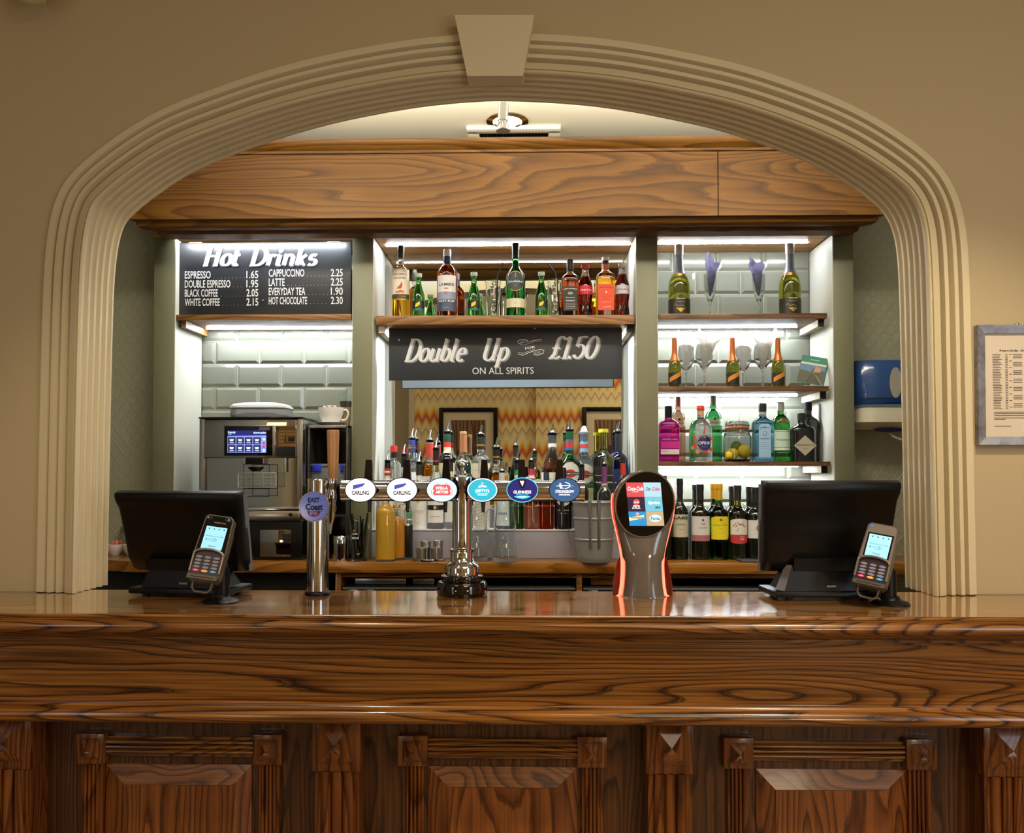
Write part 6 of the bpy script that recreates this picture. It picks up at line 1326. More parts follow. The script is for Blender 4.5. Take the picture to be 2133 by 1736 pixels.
for k in range(17):
    a, b_ = rnd.uniform(0, 6.28), rnd.uniform(0, 6.28); q0 = Vector((math.cos(a) * r0 * .55, math.sin(a) * r0 * .45, .010)); q1 = Vector((math.cos(b_) * r1 * .72, math.sin(b_) * r1 * .6, hg + .004))
    d = (q1 - q0).normalized(); MB().tube([q0, q0 + d * (.150 + .030 * rnd.random())], .0027, BLACK, 8).build('straw', sg)
MB().tube([(r1 * .5, 0, hg), (-.02, 0, hg + .012), (-.040, .004, hg + .022)], .0012, STEELP, 6).build('bar_spoon', sg)
cr = thing('cruet_set', 'round tray of four small steel pots', 'cruet set', on_wt(893, 3.29)); rt = M(34, 3.29)
MB().lathe([(0, 0), (rt, 0), (rt, .007), (rt * .96, .009), (0, .009)], STEELP, seg=40, flat_y=.75).build('tray', cr)
for u, dy, hpx in ((879, -.018, 24), (909, -.018, 24), (886, .018, 36), (912, .018, 38)):
    h_ = M(hpx, 3.29); x = X(u, 3.29) - cr.location.x; r_ = M(10.5, 3.29)
    MB().lathe([(0, 0), (r_ * .95, 0), (r_ * .97, h_ * .78), (r_ * 1.05, h_ * .80), (r_ * 1.05, h_ * .97), (r_ * .95, h_), (0, h_)], STEEL, cx=x, cy=dy, cz=.0095, seg=24).build('pot', cr)
def jug(lb, u, Y):
    t = thing('glass_jug', lb, 'jug', on_wt(u, Y)); h = Z(1042, Y, u) - ZB; r = M(27, Y)
    pr_ = [(0, 0), (.86, 0), (.98, .03), (1, .10), (.93, .22), (.80, .34), (.80, .50), (.90, .62), (.80, .74), (.74, .86), (.86, 1.0)]
    o_ = [(a * r, b_ * h) for a, b_ in catmull(pr_, 3)]; i_ = [(max(a - .0022, 0), b_) for a, b_ in reversed(o_) if b_ > .012]
    MB().lathe(o_ + i_ + [(0, .012)], CLEAR, seg=36).build('glass_body', t)
    MB().tube(catmull([(-r * .78, 0, .84 * h), (-r * 1.25, -.004, .86 * h), (-r * 1.5, -.006, .74 * h), (-r * 1.45, -.006, .52 * h), (-r * 1.25, -.004, .44 * h), (-r * 1.2, -.004, .40 * h)], 4), .0042, CLEAR, 10).build('handle', t)
jug('clear glass water jug half hidden by the tap column', 990, 3.30); jug('clear glass water jug standing clear of the tap column', 1052, 3.275)
bk = thing('ice_bucket', 'galvanised steel ice bucket with two tongs hooked on its rim', 'ice bucket', on_wt(1238, 3.275)); Yk = 3.275; hb = Z(1046, Yk, 1238) - ZB; rt_, rb2 = M(45, Yk), M(36, Yk)
GALV = mat('galvanised', '#a2a19e', .5, .6)
rr = lambda z: rb2 + (rt_ - rb2) * z / hb
MB().lathe([(0, 0), (rb2 * .97, 0), (rb2, .003)] + [(rr(hb * f) + (.0028 if abs(f - .38) < .011 or abs(f - .73) < .011 else 0), hb * f) for f in (.1, .36, .372, .388, .40, .6, .71, .722, .738, .75, .9)] + [(rt_, hb * .98), (rt_ + .003, hb), (rt_ + .001, hb + .003), (rt_ - .003, hb), (rb2 * .95, .01), (0, .01)], GALV, seg=48).build('bucket', bk)
for u in (1228, 1247):
    x = X(u, Yk - .08) - bk.location.x
    for k, nm in ((0, 'tongs'),):
        rz_ = lambda z: -math.sqrt(max(rr(z) ** 2 - x * x, 0)) - .004
        MB().tube([(x, rz_(hb) + .012, hb - .02), (x, rz_(hb) + .008, hb + .006), (x, rz_(hb) - .002, hb + .006), (x + .001, rz_(hb * .8) - .003, hb * .8), (x + .002, rz_(hb * .4) - .004, hb * .42), (x + .003, rz_(hb * .25) - .004, hb * .24)], [.006, .007, .007, .0055, .0045, .005], STEEL, 8).build('tongs', bk)
MB().tube([P(1184, 1104, 3.375), P(1186, 1130, 3.372), P(1196, 1152, 3.36), P(1207, 1163, 3.34), (X(1215, 3.345), 3.345, ZB + .002)], .0018, C_('#8a8478'), 8).build('cable')
tag(bpy.data.objects['cable'], 'thin grey cable running down the riser to the ice bucket', 'cable')
tag(MB().box(X(1540, 3.27), X(1580, 3.27), 3.25, 3.33, ZB + .0005, ZB + .008, C_('#3c4248', .5), .002).build('coaster_mat'), 'flat dark mat on the worktop in front of the wine bottles', 'mat')
# cups of sachets at the end of the worktop
for u, Yq, lb in ((240, 3.50, 'white cup of red sachets half hidden by the arch'), (277, 3.47, 'white cup of red sachets half hidden by the till')):
    t = thing('sachet_cup', lb, 'cup', (X(u, Yq), Yq, ZB)); r_ = M(19, Yq); h_ = Z(1134, Yq, 300) - ZB
    MB().lathe([(0, 0), (r_ * .5, 0), (r_ * .55, .004), (r_ * .9, h_ * .5), (r_, h_), (r_ * .94, h_), (r_ * .82, h_ * .5), (0, .008)], WHITE, seg=32).build('cup', t)
    for k in range(6):
        a = k * 1.05; MB().box(-.010, .010, -.003, .003, 0, .028, [C_('#c84a50'), C_('#d87878'), C_('#d8b078')][k % 3], .001, Matrix.Translation((.018 * math.cos(a) * .8, .014 * math.sin(a), h_ * .72)) @ Euler((.4 * math.sin(a), .5 * math.cos(a), a)).to_matrix().to_4x4()).build('sachet', t)
t = thing('spice_jar', 'small glass jar standing behind the sachet cups', 'jar', (X(259, 3.54), 3.541, ZB)); r_ = .016; MB().lathe([(0, 0), (r_, 0), (r_, .09), (r_ * .8, .10), (0, .10)], CLEAR, seg=24).build('glass_body', t); MB().lathe([(r_ * .8, .10), (r_ * .85, .102), (r_ * .85, .118), (0, .118)], STEELP, seg=24).build('lid', t)
# ------------------------------------------------------------------ chalk boards
BOARD = mat('chalk_board', '#26292e', .4); CHK = mat('chalk_white', '#e6e6e4', .7); CHKG = mat('chalk_grey', '#8e939c', .7)
Yk = YN + .038
o_ = P(371.5, 651, Yk); hbz = sh['hot'][1]
w_ = X(731, Yk, 600) - X(371.5, Yk, 600) - .001; h_ = Z(502, Yk) - hbz
hd = thing('hot_drinks_board', 'black price board of hot drinks with white lettering', 'menu board', (o_.x, Yk, hbz))
MB().box(0, w_, 0, .006, .0005, h_, BOARD, .001).build('board', hd)
fn = flat((0, -.0004, 0)); q = lambda u, v: ((X(u, Yk, v) - o_.x), Z(v, Yk, u) - hbz)
mb = MB(); a, b_ = q(424, 553); a1, b1 = q(672, 514)
for txt, ua, ub in (('Hot', 424, 499), ('Drinks', 521, 660)):
    a, b_ = q(ua, 553); a1, b1 = q(ub, 514)
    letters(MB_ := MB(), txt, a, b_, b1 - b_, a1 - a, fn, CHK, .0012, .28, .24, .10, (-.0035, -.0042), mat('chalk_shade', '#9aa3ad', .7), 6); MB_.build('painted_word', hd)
mbs = (MB(), MB())
for k, (s, u0, u1, p, s2, v0, v1, p2) in enumerate((('ESPRESSO', 385, 439, '1.65', 'CAPPUCCINO', 560, 634, '2.25'), ('DOUBLE ESPRESSO', 385, 480, '1.95', 'LATTE', 560, 593, '2.25'), ('BLACK COFFEE', 385, 454, '2.05', 'EVERYDAY TEA', 560, 636, '1.90'), ('WHITE COFFEE', 385, 458, '2.15', 'HOT CHOCOLATE', 560, 640, '2.30'))):
    for mb, (t_, x0, x1, pr, pe, yy) in zip(mbs, ((s, u0, u1, p, 538, 573 + 19 * k), (s2, v0, v1, p2, 714, 569 + 19.3 * k))):
        a, b_ = q(x0, yy); a1, _ = q(x1, yy); e, _ = q(pe, yy); hh = M(16, Yk)
        mb.text(t_, a, b_, hh, fn, CHK, .0006, a1 - a, al='l', bold=.012).text(pr, e, b_, hh, fn, CHK, .0006, M(25, Yk), al='r', bold=.01)
        x = a1 + M(7, Yk)
        while x < e - M(29, Yk): mb.disc(x, b_ - hh * .42, .0011, .0011, fn, CHK, .0006, 8); x += M(8, Yk)
for mb in mbs: mb.build('price_column', hd)
MB().lathe([(.0025, 0), (.004, .006), (.003, .010), (0, .011)], STEELP, T=Matrix.Translation((q(549, 627)[0], -.001, q(549, 627)[1])) @ Matrix.Rotation(PI / 2, 4, 'X'), seg=16).build('knob', hd)
for u in (407, 695): MB().box(q(u - 13, 502)[0], q(u + 13, 502)[0], -.001, .004, h_ - .0012, h_ + .002, mat('brass', '#b8a070', .3, .8), .0005).build('hinge', hd)

Yp = 3.505; o_ = P(810, 793, Yp); e_ = P(1296, 790, Yp); t_ = P(809, 683, Yp)
bn = thing('price_banner', 'long black chalk banner hanging over the mirror', 'sign', o_)
bn.rotation_euler = (0, -math.atan2(e_.z - o_.z, e_.x - o_.x), 0); w_ = (e_ - o_).length; h_ = (t_ - o_).length
MB().box(0, w_, 0, .006, 0, h_, BOARD, .0008).box(0.004, w_ - .004, .006, .007, .004, h_ - .004, mat('board_back', '#c4cdd4', .6)).build('board', bn)
s = lambda u, v: ((u - 810) * w_ / 487, (792 - v) * w_ / 487)
mb = MB(); fn = flat((0, -.0004, 0)); sd = (.0058, -.0045)
for txt, u0, u1, v0, v1 in (('Double', 843, 968, 752, 706), ('Up', 1003, 1058, 751, 706), ('£1.50', 1143, 1243, 748, 703)):
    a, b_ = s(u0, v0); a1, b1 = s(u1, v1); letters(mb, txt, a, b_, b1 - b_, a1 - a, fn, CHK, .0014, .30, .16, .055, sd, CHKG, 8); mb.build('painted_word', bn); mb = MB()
mb = MB(); a, b_ = s(985, 780); a1, b1 = s(1113, 766); mb.text('ON ALL SPIRITS', (a + a1) / 2, (b_ + b1) / 2, b1 - b_, fn, CHK, .0006, a1 - a)
a, b_ = s(1106, 725); mb.text('FOR', a, b_, .0095, flat((a, -.0004, b_), (math.cos(.18), 0, math.sin(.18)), (-math.sin(.18), 0, math.cos(.18))) if False else (lambda A, B, c=0.0: fn(A, B + (A - a) * .18, c)), CHK, .0008, .042, bold=.02)
rp = lambda pts: [s(u, v) for u, v in pts]
up = [(1092, 714), (1082, 716), (1079, 712), (1086, 708), (1098, 709), (1103, 713), (1114, 710), (1130, 708)]
mb.line(rp(up), .0022, fn, CHK, .0006).line(rp([(1082, 716), (1092, 720), (1104, 716), (1116, 712), (1130, 711)]), .0012, fn, CHK, .0006)
mb.line(rp([(1080, 738), (1090, 741), (1102, 736), (1114, 732), (1128, 729), (1135, 731), (1133, 737), (1122, 741), (1113, 740)]), .0022, fn, CHK, .0006).line(rp([(1080, 735), (1090, 737), (1102, 733), (1116, 728)]), .0012, fn, CHK, .0006)
for k in range(7): mb.line(rp([(1087 + 2.2 * k, 709), (1086 + 2.2 * k, 715)]), .0008, fn, CHK, .0006).line(rp([(1114 + 2.2 * k, 733), (1113 + 2.2 * k, 739)]), .0008, fn, CHK, .0006)
mb.build('small_print', bn)
for u, v in ((832, 707), (1271, 702)): a, b_ = s(u, v); MB().lathe([(0, .005), (.003, .0045), (.0042, .002), (.0045, 0)], STEELP, T=Matrix.Translation((a, -.0002, b_)) @ Matrix.Rotation(PI / 2, 4, 'X'), seg=18).build('screw', bn)
a, b_ = s(1116, 685); MB().lathe([(0, .002), (.003, .0015), (.0032, 0)], WHITE, T=Matrix.Translation((a, -.0002, b_)) @ Matrix.Rotation(PI / 2, 4, 'X'), seg=16).build('pin', bn)
for u in (824, 1282):
    a, b_ = s(u, 683); MB().tube([(a, .003, h_ - .004), (a, .003, h_ + .010), (a + .001, .004, h_ + .0135)], .0012, STEEL, 8).build('hook', bn)

# ------------------------------------------------------------------ coffee corner
Ycm = 3.295; cmx = X(523, Ycm)
cm = thing('coffee_machine', 'steel bean to cup coffee machine with a lit touch screen', 'coffee machine', (cmx, Ycm, ZB))
xa, xb = X(416, Ycm) - cmx, X(631, Ycm) - cmx; zc = lambda v, Y=Ycm: Z(v, Y, 523) - ZB
top = zc(873)
MB().box(xa, xb, .012, .30, .14, top, STEEL, .004).box(xa, xa + .022, -.008, .012, .17, top, STEEL, .003).box(xb - .022, xb, -.008, .012, .17, top, STEEL, .003).build('body', cm)
MB().box(xa - .002, xb + .002, -.012, .305, top + .0005, top + .007, BLACKG, .002).build('top_plate', cm)
MB().box(xa + .023, xb - .023, -.016, .011, zc(954), top - .004, mat('mirror_steel', '#b4b0a8', .04, 1.0), .003).build('front_panel', cm)
MB().box(xa + .023, xb - .023, .008, .0115, zc(1056), zc(955), mat('mirror_steel_low', '#a8a49c', .08, 1.0)).build('splash_panel', cm)
fd = lambda a, b_, c=0.0: Vector((a, -.020 - .35 * (top - .02 - b_) * .12 - c - (.02 if b_ < zc(940) else 0) * 0, b_))
dsp = MB(); p0, p1, v0, v1 = X(472, Ycm) - cmx, X(573, Ycm) - cmx, zc(951), zc(889)
dsp.box(p0 - .001, p1 + .006, -.030, -.017, v0 - .001, v1 + .003, STEEL, .002); dsp.box(p0 + .002, p1 - .001, -.034, -.029, v0 + .002, v1, BLACKG, .001); dsp.build('display_bezel', cm)
scn_ = MB(); f2 = flat((0, -.0345, 0)); s0, s1, y0_, y1_ = X(480, Ycm) - cmx, X(560, Ycm) - cmx, zc(944), zc(898)
SB1, SB2, SB3, SWH = lit('menu_indigo', '#242070', .7), lit('menu_blue', '#7a94f0', .8), lit('menu_tile', '#38285a', .5), lit('menu_text', '#bfe6ff', 1.0)
scn_.poly([(s0, y0_), (s1, y0_), (s1, y1_), (s0, y1_)], f2, SB1).poly([(s0, y0_), (s1, y0_), (s1, y1_ - .019), (s0, y1_ - .022)], f2, SB2, .0002)
scn_.text('Ready', s0 + .017, y1_ - .008, .011, f2, SWH, .0004, .030, bold=.02).text('09:21', s0 + .009, y1_ - .015, .004, f2, SWH, .0004, .012).text('thermoplan', s1 - .026, y1_ - .010, .010, f2, SWH, .0004, .050, bold=.03)
for r_ in range(2):
    for c_ in range(4):
        pw, ph = (s1 - s0 - .020) / 4, (y1_ - y0_ - .025) / 2; ax, bz = s0 + .002 + c_ * pw, y0_ + .002 + r_ * ph; k1, k2 = pw / .0195, ph / .0185
        w2 = lambda pts: [(ax + a_ * k1, bz + c2 * k2) for a_, c2 in pts]
        scn_.poly(w2([(0, 0), (.0175, 0), (.0175, .0165), (0, .0165)]), f2, SB3, .0004); scn_.poly(w2([(.005, .007), (.012, .007), (.0135, .012), (.0035, .012)]), f2, SWH, .0006).line(w2([(.004, .0035), (.0135, .0035)]), .003, f2, SWH, .0006)
for r_ in range(4): scn_.disc(s1 - .009, y0_ + .009 + .0145 * r_, .005, .005, f2, [SWH, lit('menu_red', '#c83a50', .7), lit('menu_red', '#c83a50', .7), SWH][r_], .0006, 14)
scn_.build('touch_screen', cm)
nz = MB(); xm = X(531, Ycm) - cmx
nz.box(xm - .032, xm + .038, -.020, .010, zc(968), zc(955), BLACK, .003).box(xm - .038, xm - .032, -.018, .010, zc(966), zc(955), STEEL).box(xm + .034, xm + .042, -.018, .010, zc(966), zc(955), STEEL); nz.lathe([(.010, zc(982)), (.024, zc(976)), (.026, zc(973)), (0, zc(973))], BLACK, cx=xm + .002, cy=-.01, seg=20); nz.build('brew_nozzle', cm)
MB().cyl((X(595, Ycm) - cmx, -.012, zc(984)), (X(595, Ycm) - cmx, -.012, zc(954)), .0042, CHROME).build('steam_pipe', cm)
wr = MB(); wl, wr_, wt_, wb_ = X(496, Ycm - .05) - cmx, X(575, Ycm - .05) - cmx, zc(985), zc(1015)
for (a0, a1) in (((wl, wt_), (wr_, wt_)), ((wl, wb_), (wr_, wb_)), ((wl, wt_), (wl, wb_)), ((wr_, wt_), (wr_, wb_))): wr.tube([(a0[0], -.05, a0[1]), (a1[0], -.05, a1[1])], .0013, STEEL, 6)
for k in range(1, 12): z = wb_ + (wt_ - wb_) * k / 12; wr.tube([(wl, -.05, z), (wr_, -.05, z)], .0007, STEEL, 5)
for k in range(1, 3): x = wl + (wr_ - wl) * k / 3; wr.tube([(x, -.049, wb_), (x, -.049, wt_)], .0009, STEEL, 5)
fx0, fx1 = X(507, Ycm - .05) - cmx, X(560, Ycm - .05) - cmx
for x in (fx0, fx1): wr.tube([(x, -.046, zc(1034)), (x, -.046, zc(968))], .0014, BLACKM, 6)
for v in (968, 1018, 1034): wr.tube([(fx0, -.046, zc(v)), (fx1, -.046, zc(v))], .0014, BLACKM, 6)
wr.tube([(fx0, -.046, zc(1018)), (fx0, .01, zc(1018))], .0014, BLACKM, 6).tube([(fx1, -.046, zc(1018)), (fx1, .01, zc(1018))], .0014, BLACKM, 6)
wr.build('cup_grid', cm)
MB().box(xa + .006, xb - .006, -.022, .012, zc(1082), zc(1064), STEEL, .004).box(xa + .002, xb - .002, -.026, .012, zc(1064), zc(1057), STEELP, .002).build('drip_tray', cm)
lk = flat((X(609, Ycm) - cmx, -.0225, zc(1072))); MB().disc(0, 0, .0075, .0065, lk, BLACK, 0, 20).line([(-.010, .000), (.010, .001)], .003, lk, BLACK, .0004).build('lock', cm)
MB().box(xa + .01, X(631, Ycm) - cmx, .0, .28, .014, zc(1085), BLACK, .006).box(xa + .02, xb, .01, .27, 0, .014, BLACKM).build('base_drawer', cm)
MB().box(X(543, Ycm) - cmx, X(607, Ycm) - cmx, -.003, .001, zc(1160), zc(1104), mat('mirror_door', '#9a948c', .05, 1.0), .001).build('waste_window', cm)
# tub of chocolate flakes on the machine
tb = thing('plastic_tub', 'clear plastic tub of dark flakes on top of the coffee machine', 'tub', (X(545, 3.38), 3.38, ZB + top + .0075)); wt2 = M(61, 3.36); ht = Z(845, 3.36, 545) - tb.location.z
PLA = mat('cloudy_plastic', '#dfe6ee', .25, trans=.75, ior=1.2)
def rsec(w, d, e=5, n=40): return [(w * sqr(2 * PI * i / n, e) * math.sin(2 * PI * i / n), -d * sqr(2 * PI * i / n, e) * math.cos(2 * PI * i / n)) for i in range(n)]
def loft(mb, secs, m, smooth=True, caps=True):
    n = len(secs[0][0]); vs_ = [(x, y, z) for sec, z in secs for x, y in sec]; J = len(secs)
    return mb.add(vs_, [(j * n + i, j * n + (i + 1) % n, (j + 1) * n + (i + 1) % n, (j + 1) * n + i) for j in range(J - 1) for i in range(n)] + ([tuple(reversed(range(n))), tuple(range((J - 1) * n, J * n))] if caps else []), m, smooth)
loft(MB(), [(rsec(wt2 * .96, .078), 0), (rsec(wt2 * .99, .081), ht * .3), (rsec(wt2 * .96, .078), ht * .72)], PLA).build('tub_body', tb)
loft(MB(), [(rsec(wt2 * .98, .081), ht * .72), (rsec(wt2 * 1.0, .083), ht * .76), (rsec(wt2 * .98, .081), ht * .92), (rsec(wt2 * .88, .070), ht * 1.08), (rsec(wt2 * .6, .05), ht * 1.2), (rsec(wt2 * .2, .02), ht * 1.25)], mat('tub_lid', '#eef3f8', .3, trans=.3)).build('lid', tb)
fl = loft(MB(), [(rsec(wt2 * .88, .070), .003), (rsec(wt2 * .86, .068), .010), (rsec(wt2 * .5, .05), .020)], C_('#3a2c28', .8)).build('flakes', tb)
fl['kind'] = 'stuff'
# milk fridge beside it
mf = thing('milk_fridge', 'dark open fronted milk cooler between the coffee machine and the grey post', 'cooler', (X(679, 3.32), 3.345, ZB)); fw = M(42.5, 3.33); fh = Z(886, 3.345, 686) - ZB
SMK = mat('smoked_steel', '#5a5a58', .2, .8)
MB().box(-fw, -fw + .008, 0, .30, 0, fh, SMK, .002).box(fw - .008, fw, 0, .30, 0, fh, SMK, .002).box(-fw, fw, .29, .30, 0, fh, BLACKG).box(-fw, fw, 0, .30, fh - .012, fh, STEEL, .002).box(-fw, fw, .01, .30, 0, .012, BLACK).build('casing', mf)
z_s = Z(1010, 3.36, 686) - ZB; MB().box(-fw + .008, fw - .008, .02, .29, z_s - .006, z_s, SMK).box(-fw + .008, fw - .008, .02, .29, z_s - .13, z_s - .12, SMK).build('shelf', mf)
ct_ = thing('food_container', 'clear lidded container with blue clips inside the milk cooler', 'container', (mf.location.x - .005, 3.43, ZB + z_s))
MB().box(-.068, .068, -.05, .05, .0005, .072, PLA, .006).build('box', ct_); MB().box(-.072, .072, -.054, .054, .072, .084, PLA, .004).build('lid', ct_)
for x in (-.045,): MB().box(x - .018, x + .018, -.058, -.052, .052, .082, mat('blue_clip', '#2434b8', .35), .002).build('clip', ct_)
MB().box(.050, .062, -.058, -.052, .052, .082, _mats['blue_clip'], .002).build('clip', ct_)
zt2 = ZB + fh
sa = tag(MB().lathe([(0, 0), (.032, 0), (.034, .003), (.062, .013), (.066, .0145), (.062, .0155), (.034, .006), (0, .005)], WHITE, seg=36).build('saucer'), 'white saucer under the cup on the milk cooler', 'saucer'); sa.location = (X(688, 3.43), 3.43, zt2)
cp = thing('cappuccino_cup', 'white cup heaped with chocolates on the milk cooler', 'cup', (X(689, 3.43), 3.43, zt2 + .0062)); rc = M(26, 3.43); hc = Z(850, 3.43, 689) - cp.location.z
MB().lathe([(0, 0), (rc * .5, 0), (rc * .55, .003), (rc * .82, hc * .35), (rc * .96, hc * .7), (rc, hc), (rc * .95, hc), (rc * .9, hc * .7), (rc * .5, .008), (0, .007)], WHITE, seg=36).build('cup', cp)
MB().tube(catmull([(rc * .93, 0, hc * .85), (rc * 1.25, 0, hc * .88), (rc * 1.4, 0, hc * .62), (rc * 1.2, 0, hc * .32), (rc * .84, 0, hc * .28)], 5), .0038, WHITE, 10).build('handle', cp)
rnd = random.Random(3); b = MB().lathe([(0, hc * .8), (rc * .9, hc * .8), (rc * .85, hc * .95), (0, hc * 1.05)], C_('#d8ccc0'), seg=24)
for k in range(22):
    a, q_ = rnd.uniform(0, 6.28), rnd.uniform(0, .75); b.lathe([(0, 0), (.005, .001), (.005, .004), (0, .006)], [C_('#e4dcd2'), C_('#8a6a50')][k % 3 == 0], cx=rc * q_ * math.cos(a), cy=rc * q_ * math.sin(a), cz=hc * (1.0 + .06 * (1 - q_)), seg=8)
b.build('filling', cp); bpy.data.objects['filling']['kind'] = 'stuff'
lg = thing('latte_glass', 'tall latte glass of brown sugar against the grey post', 'glass', (X(720, 3.54), 3.54, zt2)); hl = Z(823, 3.54, 722) - zt2
MB().lathe([(0, 0), (.020, 0), (.024, hl * .3), (.027, hl * .7), (.029, hl), (.0275, hl), (.0255, hl * .7), (.0225, hl * .3), (.018, .008), (0, .008)], CLEAR, seg=28).build('glass_body', lg)
MB().lathe([(0, .009), (.0175, .009), (.022, hl * .3), (.0245, hl * .62), (0, hl * .62)], C_('#c8a070', .9), seg=24).lathe([(0, hl * .63), (.0245, hl * .63), (.026, hl * .8), (0, hl * .8)], C_('#4a3020', .9), seg=24).build('filling', lg)

# ------------------------------------------------------------------ framed price list and towel dispenser
Yfr = YW - .022; o_ = P(2040, 927, Yfr); tl_ = P(2038, 677, Yfr)
fr = thing('framed_price_list', 'printed price list in a silver frame on the cream wall', 'picture frame', (o_.x, YW - .001, o_.z)); fw_, fh_ = .285, tl_.z - o_.z
SILV = mat('silver_frame', '#9fa3b0', .35, .65); ns, L, b = nodes(SILV)
tc = N(SILV, 'ShaderNodeTexCoord'); nz_ = N(SILV, 'ShaderNodeTexNoise', i_Scale=30.0, i_Detail=4.0); L.new(tc.outputs['Object'], nz_.inputs['Vector']); r = ramp(SILV, nz_.outputs[0], [(.3, '#7c808e'), (.65, '#b0b4c2')]); L.new(r.outputs[0], b.inputs['Base Color'])
e = .022
for nm, vv in (('frame', 0),):
    f = MB()
    def bar(p, q_, r_, s_):
        f.add([(p[0], -.020, p[1]), (q_[0], -.020, q_[1]), (r_[0], -.014, r_[1]), (s_[0], -.014, s_[1]), (p[0], 0, p[1]), (q_[0], 0, q_[1]), (r_[0], -.006, r_[1]), (s_[0], -.006, s_[1])], [(0, 1, 2, 3), (0, 4, 5, 1), (3, 2, 6, 7)], SILV)
    bar((0, 0), (fw_, 0), (fw_ - e, e), (e, e)); bar((fw_, 0), (fw_, fh_), (fw_ - e, fh_ - e), (fw_ - e, e)); bar((fw_, fh_), (0, fh_), (e, fh_ - e), (fw_ - e, fh_ - e)); bar((0, fh_), (0, 0), (e, e), (e, fh_ - e))
    f.build('frame', fr)
PP = C_('#cdbfae', .6); TI = C_('#4a4440', .8)
sheet = MB().box(.005, fw_ - .005, -.008, -.001, .005, fh_ - .005, PP); fp = flat((0, -.0082, 0)); k = M(1, Yfr); uv = lambda u, v: ((u - 2040) * k, (927 - v) * k)
a, b_ = uv(2089, 731); sheet.text('Prices in this Bar - Drinks', a, b_, .0055, fp, TI, .0004, None, al='l', bold=.03)
rnd = random.Random(9)
for i in range(34):
    a, b_ = uv(2074 + (i > 20) * 1, 739 + i * 3.42); sheet.line([(a, b_), (a + .018 + .008 * rnd.random(), b_)], .0016, fp, TI, .0004)
    for x in (2100, 2108):
        if x == 2100 or i % 4 == 0: c_, _ = uv(x, 0); sheet.line([(c_, b_), (c_ + .007, b_)], .0016, fp, TI, .0004)
    if i % 5 < 3: c_, _ = uv(2116, 0); sheet.line([(c_, b_), (c_ + .024, b_)], .0016, fp, TI, .0004); c_, _ = uv(2150, 0); sheet.line([(c_, b_), (c_ + .02, b_)], .0016, fp, TI, .0004)
for v, wl_ in ((859, .12), (862, .1), (866, .13), (871, .11), (874, .03), (888, .045)): a, b_ = uv(2076, v); sheet.line([(a, b_), (a + wl_, b_)], .0015, fp, TI, .0004)
sheet.build('price_sheet', fr)
MB().lathe([(0, .006), (.004, .005), (.005, 0)], STEELP, T=Matrix.Translation((uv(2127, 673)[0], -.004, fh_ + .003)) @ Matrix.Rotation(PI / 2, 4, 'X'), seg=16).build('hanging_screw', fr)
Yt = 3.40; td = thing('towel_dispenser', 'dark blue paper towel dispenser on the wallpaper behind the arch', 'dispenser', (X(1865, Yt), yq - .001, Z(900, Yt)))
NAV = mat('navy_plastic', '#25406f', .2, coat=.5); wd = M(78, Yt); z_a, z_b, z_c = Z(900, Yt) - td.location.z, Z(845, Yt) - td.location.z, Z(748, Yt) - td.location.z
def halfsec(w, d, n=16, e=4.0): return [(w * sqr(a, e) * math.cos(a) * -1, -d * sqr(a, e) * math.sin(a)) for a in (PI * i / n for i in range(n + 1))]
loft(MB(), [(halfsec(wd, .12), z_b), (halfsec(wd, .155), z_b + .03), (halfsec(wd, .16), z_c - .05), (halfsec(wd * .97, .13), z_c - .006), (halfsec(wd * .93, .10), z_c)], NAV).build('cover', td)
loft(MB(), [(halfsec(wd * .93, .09), z_a + .012), (halfsec(wd * .97, .14), z_a + .04), (halfsec(wd * .9, .14), z_b), ], C_('#d8d0b4', .35)).build('chin', td)
loft(MB(), [(halfsec(wd * .94, .146), z_b - .003), (halfsec(wd * .96, .15), z_b + .003)], C_('#7aa8d8', .4)).build('trim_band', td)
fw2 = flat((.004, -.161, 0)); MB().disc(0, (z_b + z_c) / 2 - .005, .024, .062, fw2, C_('#9a9488', .2), 0, 28, .001).build('window', td)
MB().disc(-.0, -.02 + z_a + .03, .06, .01, flat((0, -.10, 0)), mat('navy_slot', '#1c1450', .5), 0, 24, .004).build('outlet', td)
MB().tube([(.0, -.09, z_a + .004), (.02, -.10, z_a - .02), (.06, -.10, z_a - .035)], .006, C_('#8a8a78', .7), 8).build('paper_end', td)

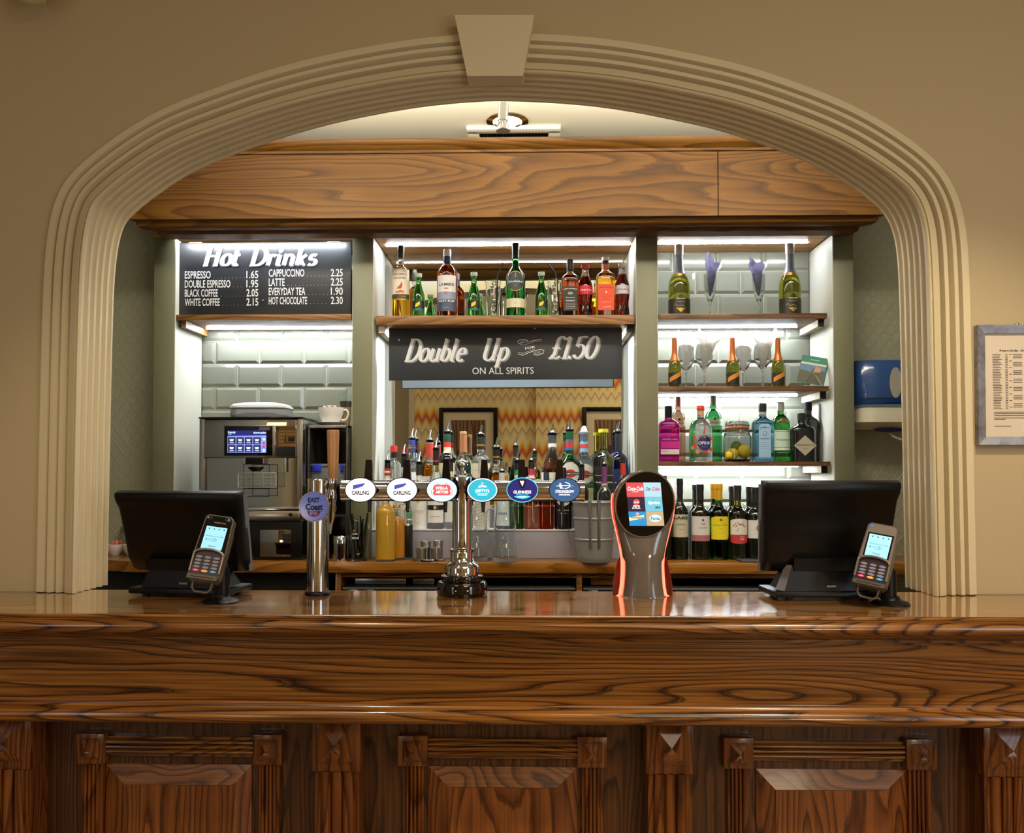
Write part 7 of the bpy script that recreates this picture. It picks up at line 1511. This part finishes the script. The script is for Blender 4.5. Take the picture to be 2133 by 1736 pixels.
# ------------------------------------------------------------------ pictures on the zigzag wall, seen in the mirror
def picture(u0, u1, v, lb):
    L_ = 3.69 * 2 + 1.6; x0, x1 = X(u0, L_), X(u1, L_); zt3 = P(1066, v, L_).z
    t = thing('framed_photograph', lb, 'picture', ((x0 + x1) / 2, -1.548 if x0 > .06 else -1.598, zt3 - .8)); w = (x1 - x0) / 2
    f = MB()
    for (a0, a1, b0_, b1_) in ((-w, -w + .045, 0, .8), (w - .045, w, 0, .8), (-w + .045, w - .045, 0, .045), (-w + .045, w - .045, .755, .8)): f.box(a0, a1, 0, .03, b0_, b1_, BLACK, .003)
    f.build('frame', t)
    MB().box(-w + .04, w - .04, .002, .012, .04, .76, C_('#d8c4a4', .7)).build('mount', t)
    p = MB().box(-w + .13, w - .13, .012, .014, .12, .67, C_('#8a6a48', .7)); fnr = flat((0, .0145, 0), (-1, 0, 0), (0, 0, 1)); rnd = random.Random(5)
    for k in range(9): a_ = -w + .15 + k * (2 * w - .3) / 8; p.line([(a_, .3), (a_ + rnd.uniform(-.02, .02), .5), (a_ + .01, .66)], rnd.uniform(.01, .025), fnr, C_('#5a4028', .8), .001)
    p.disc(0, .25, w * .45, .15, fnr, C_('#4a3626', .8), .0012, 24); p.build('print', t)
picture(915, 1037, 850, 'framed sepia photograph reflected in the mirror behind the tap column'); picture(1212, 1340, 850, 'framed sepia photograph reflected at the mirror edge above the ice bucket')
# ------------------------------------------------------------------ repeats share a group
GROUPS = {'wine_bottle': 'wine bottles on the back worktop', 'sparkling_wine_bottle': 'large sparkling wine bottles', 'mini_wine_bottle': 'small orange foil wine bottles', 'champagne_flute': 'flutes with napkins',
          'wine_glass': 'wine glasses with napkins', 'paper_napkin': 'napkins standing in glasses', 'gin_bottle': 'gin bottles on the lowest shelf', 'spirit_bottle': 'pouring bottles on the riser', 'tumbler': 'iced glasses on the whisky shelf',
          'cola_bottle': 'cola bottles on the whisky shelf', 'bourbon_bottle': 'square whiskey bottles', 'led_strip': 'light strips of the back bar', 'niche_shelf': 'shelves of the back bar', 'bottle_fridge': 'fridges under the back worktop',
          'till': 'tills on the bar', 'card_terminal': 'card readers on the bar', 'glass_jug': 'water jugs', 'sachet_cup': 'cups of sachets', 'juice_bottle': 'juice bottles', 'lemon': 'lemons in the jar', 'framed_photograph': 'pictures on the zigzag wall',
          'steel_tray': 'trays under the worktop', 'bottle_riser': 'risers under the mirror'}
for o in bpy.data.objects:
    if o.parent is None and o.get('label') and not o.get('group'):
        g = GROUPS.get(o.name.split('.')[0])
        if g: o['group'] = g
